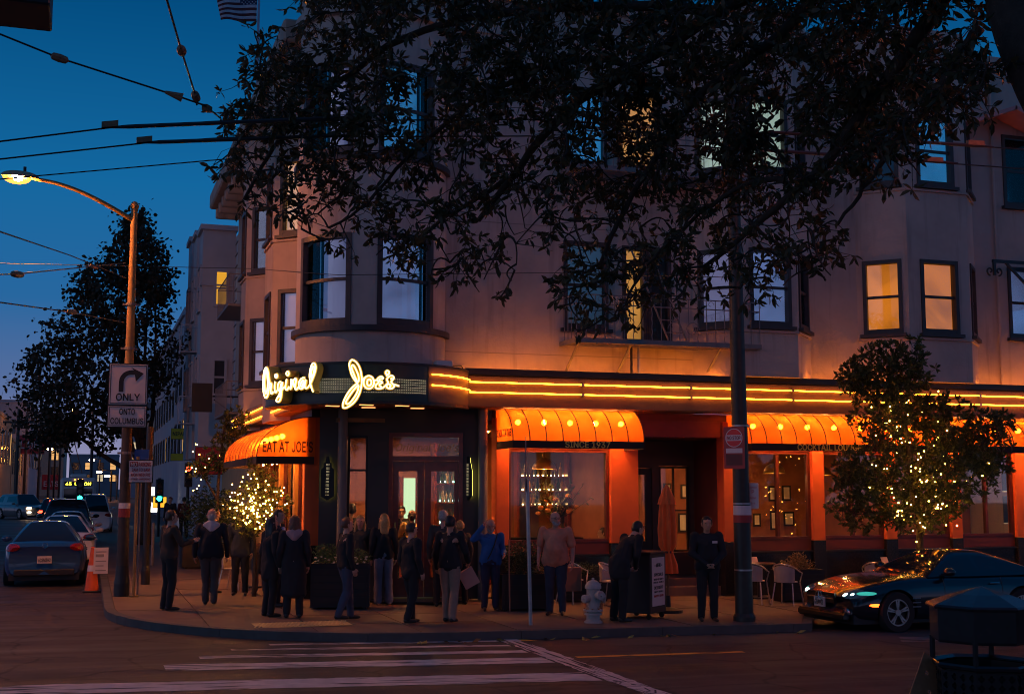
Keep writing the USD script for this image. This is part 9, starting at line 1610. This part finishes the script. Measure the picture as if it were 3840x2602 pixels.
LEAFD = thin_look('leaf_dark_gloss', (0.105, 0.072, 0.026), 0.25, 0.5, (0.034, 0.034, 0.014), 3.0)
LEAFP = thin_look('leaf_plane', (0.035, 0.03, 0.015), 0.25, 0.6, (0.02, 0.022, 0.012), 2.0)
LEAFL = thin_look('leaf_lit_tree', (0.10, 0.115, 0.03), 0.3, 0.45, (0.045, 0.06, 0.02), 5.0)
def spline(P, n):
    from scipy.interpolate import CubicSpline
    P = np.asarray(P, float); return CubicSpline(np.arange(len(P)), P)(np.linspace(0, len(P) - 1, n))
def leaves(p, a, size, r, wide=0.36, fold=0.10):
    """pointed folded leaves: base points p, directions a"""
    n = len(p); a = a / np.linalg.norm(a, axis=1)[:, None]
    b = np.cross(a, r.normal(size=(n, 3))); b /= np.linalg.norm(b, axis=1)[:, None]; nn = np.cross(a, b); s = size[:, None]
    v = np.stack([p, p + a * s * .33 + b * s * wide * .42 + nn * s * fold, p + a * s * .68 + b * s * wide * .44 + nn * s * fold, p + a * s, p + a * s * .68 - b * s * wide * .44 + nn * s * fold, p + a * s * .33 - b * s * wide * .42 + nn * s * fold], 1)
    f = np.array([[0, 1, 5], [1, 2, 4], [1, 4, 5], [2, 3, 4]])
    return v, f
def join(v, f):
    n, k = v.shape[:2]; return v.reshape(-1, 3), (f[None] + (np.arange(n) * k)[:, None, None]).reshape(-1, 3)

# the overhanging tree in the foreground
R7 = np.random.RandomState(7)
ot = thing('overhanging_tree', 'big dark broadleaf tree in the foreground whose branches hang across the upper facade', 'tree')
tk = MB().tube(spline([(7.35, 7.3, 0.1), (7.3, 7.25, 1.6), (7.1, 7.25, 3.0)] + STEM, 24), np.interp(np.linspace(0, 1, 24), [0, .1, .5, 1], [.42, .33, .26, .19]), 14)
tk.build('trunk', BARK, ot, smooth=True)
lp, pts = [], []
for P, r0, r1 in LIMBS:
    S = spline(P, 26); S += np.cumsum(R7.normal(0, 0.012, S.shape), 0); MB().tube(S, np.linspace(r0, r1, 26), 8).build('limb', BARK, ot, smooth=True)
    for q in S[4:]: lp.append(q)
lp = np.array(lp); nodes = list(lp); AN = np.array([a[:3] for a in ANCHORS]); order = np.argsort([np.min(np.linalg.norm(lp - a, axis=1)) for a in AN])
tw = MB(); ll, la, ls = [], [], []
for i in order:
    a, den = AN[i], ANCHORS[i][3]
    N = np.array(nodes); d = np.linalg.norm(N - a, axis=1) + 0.35 * np.maximum(0, a[2] - N[:, 2]); b = N[np.argmin(d)]
    m = (a + b) / 2 + R7.normal(0, 0.06, 3) + V(0, 0, 0.05); S = spline([b, m, a], 7); L_ = np.linalg.norm(a - b)
    tw.tube(S, np.linspace(0.010 + 0.006 * min(L_, 1), 0.006, 7), 5); nodes += [S[3], S[5], a]
    for k in range(max(1, int(R7.poisson(9.5 * den if den > .9 else 7.0 * den)))):
        base = S[R7.randint(2, 7)]; dirn = unit(R7.normal(size=3) + V(0, 0, -0.35)); e = base + dirn * R7.uniform(0.08, 0.34)
        tw.tube([base, (base + e) / 2 + R7.normal(0, .02, 3), e], [.005, .0035, .002], 4)
        for q in range(R7.randint(5, 10)):
            ll.append(e - dirn * R7.uniform(0, 0.07)); la.append(dirn * 0.55 + R7.normal(size=3) * 0.75 + V(0, 0, -0.35)); ls.append(R7.uniform(0.055, 0.135))
tw.build('twigs', BARK, ot, kind='stuff')
lv, lf = leaves(np.array(ll), np.array(la), np.array(ls), R7)
near = np.argsort(np.linalg.norm(lv[:, 0] - V(*CAM_POS), axis=1)); pick = near[:260]
for i in pick: obj('leaf', (lv[i], lf), LEAFD, ot)
obj('foliage', join(np.delete(lv, pick, 0), lf), LEAFD, ot, kind='stuff')

# the plane tree down the left street
R8 = np.random.RandomState(9)
def plane_tree(label, loc, rz=0.0, group=None):
    t = thing('plane_tree', label, 'tree', loc, rz, group)
    MB().tube(spline([(0, 0, 0), (0.02, 0, 1.2), (-0.1, 0.05, 2.4), (-0.2, 0, 3.4)], 14), np.interp(np.linspace(0, 1, 14), [0, .1, 1], [.34, .24, .19]), 12).build('trunk', BARK, t, smooth=True)
    cz = [3.6, 4.4, 5.6, 7, 9, 11, 12.3]; cx = [-3.2, -2.6, -2.1, -1.5, -1.0, -0.7, -0.6]; cr = [0.5, 2.2, 3.3, 3.2, 2.4, 1.3, 0.3]
    nodes = [V(-.2, 0, 3.4)]; limbs = MB(); twg = MB(); ends = []
    for k in range(11):
        z1 = R8.uniform(5.5, 11.8); c = np.interp(z1, cz, cx); rr = np.interp(z1, cz, cr) * R8.uniform(.3, .85); a = R8.uniform(0, 2 * PI)
        e = V(c + rr * math.cos(a), rr * math.sin(a) * 0.9, z1); s0 = V(-.15, 0, R8.uniform(2.3, 4.2)); m = (s0 * .55 + e * .45) + V(R8.normal(0, .3), R8.normal(0, .3), -0.3)
        S = spline([s0, m, e], 14); S[1:] += np.cumsum(R8.normal(0, .03, (13, 3)), 0); MB().tube(S, np.linspace(R8.uniform(.09, .14), .02, 14), 7).build('limb', BARK, t, smooth=True); nodes += list(S[3:])
    for k in range(620):
        z = R8.uniform(3.9, 12.5); c = np.interp(z, cz, cx); rr = np.interp(z, cz, cr); a = R8.uniform(0, 2 * PI); q = math.sqrt(R8.rand()) * rr
        p = V(c + q * math.cos(a), q * math.sin(a) * .9, z + R8.normal(0, .25)); N = np.array(nodes); d = np.linalg.norm(N - p, axis=1) + .4 * np.maximum(0, N[:, 2] - p[2]); b = N[np.argmin(d)]
        S = spline([b, (p + b) / 2 + R8.normal(0, .1, 3), p], 6); twg.tube(S, np.linspace(.02, .007, 6), 4); nodes.append(p); nodes.append(S[3]); ends += [S[2], S[3], S[4], p, p]
    twg.build('twigs', BARK, t, kind='stuff')
    E_ = np.array(ends); dens = np.where(E_[:, 0] > 0.6, 0.4, 1.0) * np.where(E_[:, 2] > 10.5, 0.55, 1.0); idx = R8.choice(len(E_), 14000, p=dens / dens.sum())
    p = E_[idx] + R8.normal(0, .20, (14000, 3)); v, f = leaves(p, R8.normal(size=(14000, 3)) + V(0, 0, -.5), R8.uniform(.11, .23, 14000), R8, 0.75, .06)
    obj('foliage', join(v, f), LEAFP, t, kind='stuff')
    return t
pt = plane_tree('half bare plane tree on the left pavement behind the ochre pole', (2.05, 50.0, gz(2) + 0.13))
for i, (x, y, s) in enumerate(((-10, -9, 1.1), (-4, -14, 1.25), (2, -10, 1.15), (8, -14, 1.3), (14, -10, 1.2), (20, -14, 1.3), (27, -9, 1.2))):
    dup(pt, (x, y, 0.0), 0.9 * i, 'dark tree in the park across the street, behind the viewer', 'park trees across the street', s)

# street trees wound with fairy lights
FAIRY = glow('fairy_light', (1.0, 0.40, 0.055), 46.0)
def string(name, label, pts, cable):
    t = thing(name, label, 'fairy lights'); cb = MB()
    for c in cable: cb.tube(c, 0.004, 4)
    cb.build('cable', BLACK, t)
    for p in pts: MB().sph(p, 0.0155, 1).build('bulb', FAIRY, t)
    return t
R9 = np.random.RandomState(21)
def lit_tree(label, branches, blobs, radii, n_leaf, size, ground):
    t = thing('street_tree', label, 'tree'); S0 = []
    for i, b in enumerate(branches):
        P = ([ground] if i == 0 else []) + list(b); S = spline(P, 22); r0 = radii if i == 0 else radii * .5
        MB().tube(S, np.linspace(r0, r0 * .3, 22), 8).build('trunk' if i == 0 else 'limb', BARK, t, smooth=True); S0 += list(S[6:] if i == 0 else S)
    N = list(S0); tws = MB(); pl, al, sl_ = [], [], []; tot = sum(b[3] ** 2 for b in blobs)
    for x, y, z, r in blobs:
        c = V(x, y, z); k = int(n_leaf / 8 * r * r / tot)
        for _ in range(k):
            d = R9.normal(size=3); p = c + unit(d) * r * R9.rand() ** .45 * V(1, .9, 1); A = np.array(N); b = A[np.argmin(np.linalg.norm(A - p, axis=1))]
            tws.tube([b, (b + p) / 2 + R9.normal(0, .03, 3), p], [.007, .005, .003], 4); N.append((b + p) / 2)
            out = unit(p - c) * .5 + V(0, 0, .25)
            for q in range(8): pl.append(p); al.append(out + R9.normal(size=3) * .7); sl_.append(R9.uniform(.7, 1.3) * size)
    tws.build('twigs', BARK, t, kind='stuff'); v, f = leaves(np.array(pl), np.array(al), np.array(sl_), R9, .36)
    big = np.argsort(np.linalg.norm(v[:, 0] - V(*CAM_POS), axis=1))[:120]
    for i in big: obj('leaf', (v[i], f), LEAFL, t)
    obj('foliage', join(np.delete(v, big, 0), f), LEAFL, t, kind='stuff')
    return t, np.array(S0), tws
t1, S1, _ = lit_tree('dark street tree wound with fairy lights in front of the right hand awnings', LITBR, LITBLOBS, 0.085, 15500, 0.125, (16.1, 21.95, gz(16) + 0.1))
bp = []; cb = []
for b in LITBR:
    S = spline(b, 40); th_ = np.arange(40) * 1.1; cb.append(S + np.column_stack([np.cos(th_), np.sin(th_), 0 * th_]) * .07)
    for q in range(0, 40, 3):
        if R9.rand() < .8: bp.append(cb[-1][q] + R9.normal(0, .05, 3) + V(-.03, -.10, 0))
for _ in range(62):
    x, y, z, r = LITBLOBS[R9.choice([4, 7, 8, 10, 11, 13, 3, 10, 11])]; p = V(x, y - .25 * r, z) + R9.normal(0, .45 * r, 3); bp.append(p)
string('fairy_lights', 'warm fairy lights wound through the street tree by the dark coupe', bp, cb)
g2 = V(3.22, 25.85, gz(3.2) + 0.13)
B2 = [[(3.22, 25.85, 1.1), (3.2, 25.8, 1.6), (3.25, 25.8, 2.2), (3.2, 25.8, 2.7)], [(3.2, 25.8, 1.4), (3.5, 25.75, 1.8), (3.65, 25.7, 2.2)], [(3.2, 25.8, 1.4), (2.95, 25.8, 1.8), (2.75, 25.75, 2.2)]]
t2, S2, _ = lit_tree('small bushy tree dense with fairy lights under the left awning', B2, [(3.2, 25.8, 2.15, .55), (2.85, 25.8, 1.95, .42), (3.55, 25.8, 2.0, .42), (3.25, 25.75, 2.6, .35), (3.2, 25.8, 1.65, .36)], 0.045, 2600, 0.085, g2)
bp = []
for _ in range(125):
    d = unit(R9.normal(size=3)); d[1] = -abs(d[1]) * 0.9; q = R9.rand() ** .5; bp.append(V(3.2, 25.75, 2.0) + d * V(.68, .55, .66) * q * (1 - .25 * max(0, -d[2])))
string('fairy_lights', 'dense warm fairy lights in the small tree under the left awning', bp, [np.array(b) + .03 for b in B2])
g3 = V(3.05, 32.0, gz(3) + 0.13)
B3 = [[(3.05, 32, 1.2), (3.05, 32, 2.2), (3.1, 32, 3.2), (3.2, 32, 4.0)], [(3.05, 32, 2.0), (2.7, 32, 2.6), (2.4, 31.9, 3.0)]]
t3, S3, _ = lit_tree('leafy street tree rising behind the far end of the left awning', B3, [(3.35, 32, 3.7, .45), (3.1, 32, 3.1, .4), (2.7, 32, 2.8, .35), (3.5, 32, 4.0, .35)], 0.06, 1700, 0.11, g3)
string('fairy_lights', 'few fairy lights in the street tree behind the left awning', [V(2.75, 31.5, 2.9) + R9.normal(0, .35, 3) for _ in range(16)], [np.array(B3[0]) + .03])
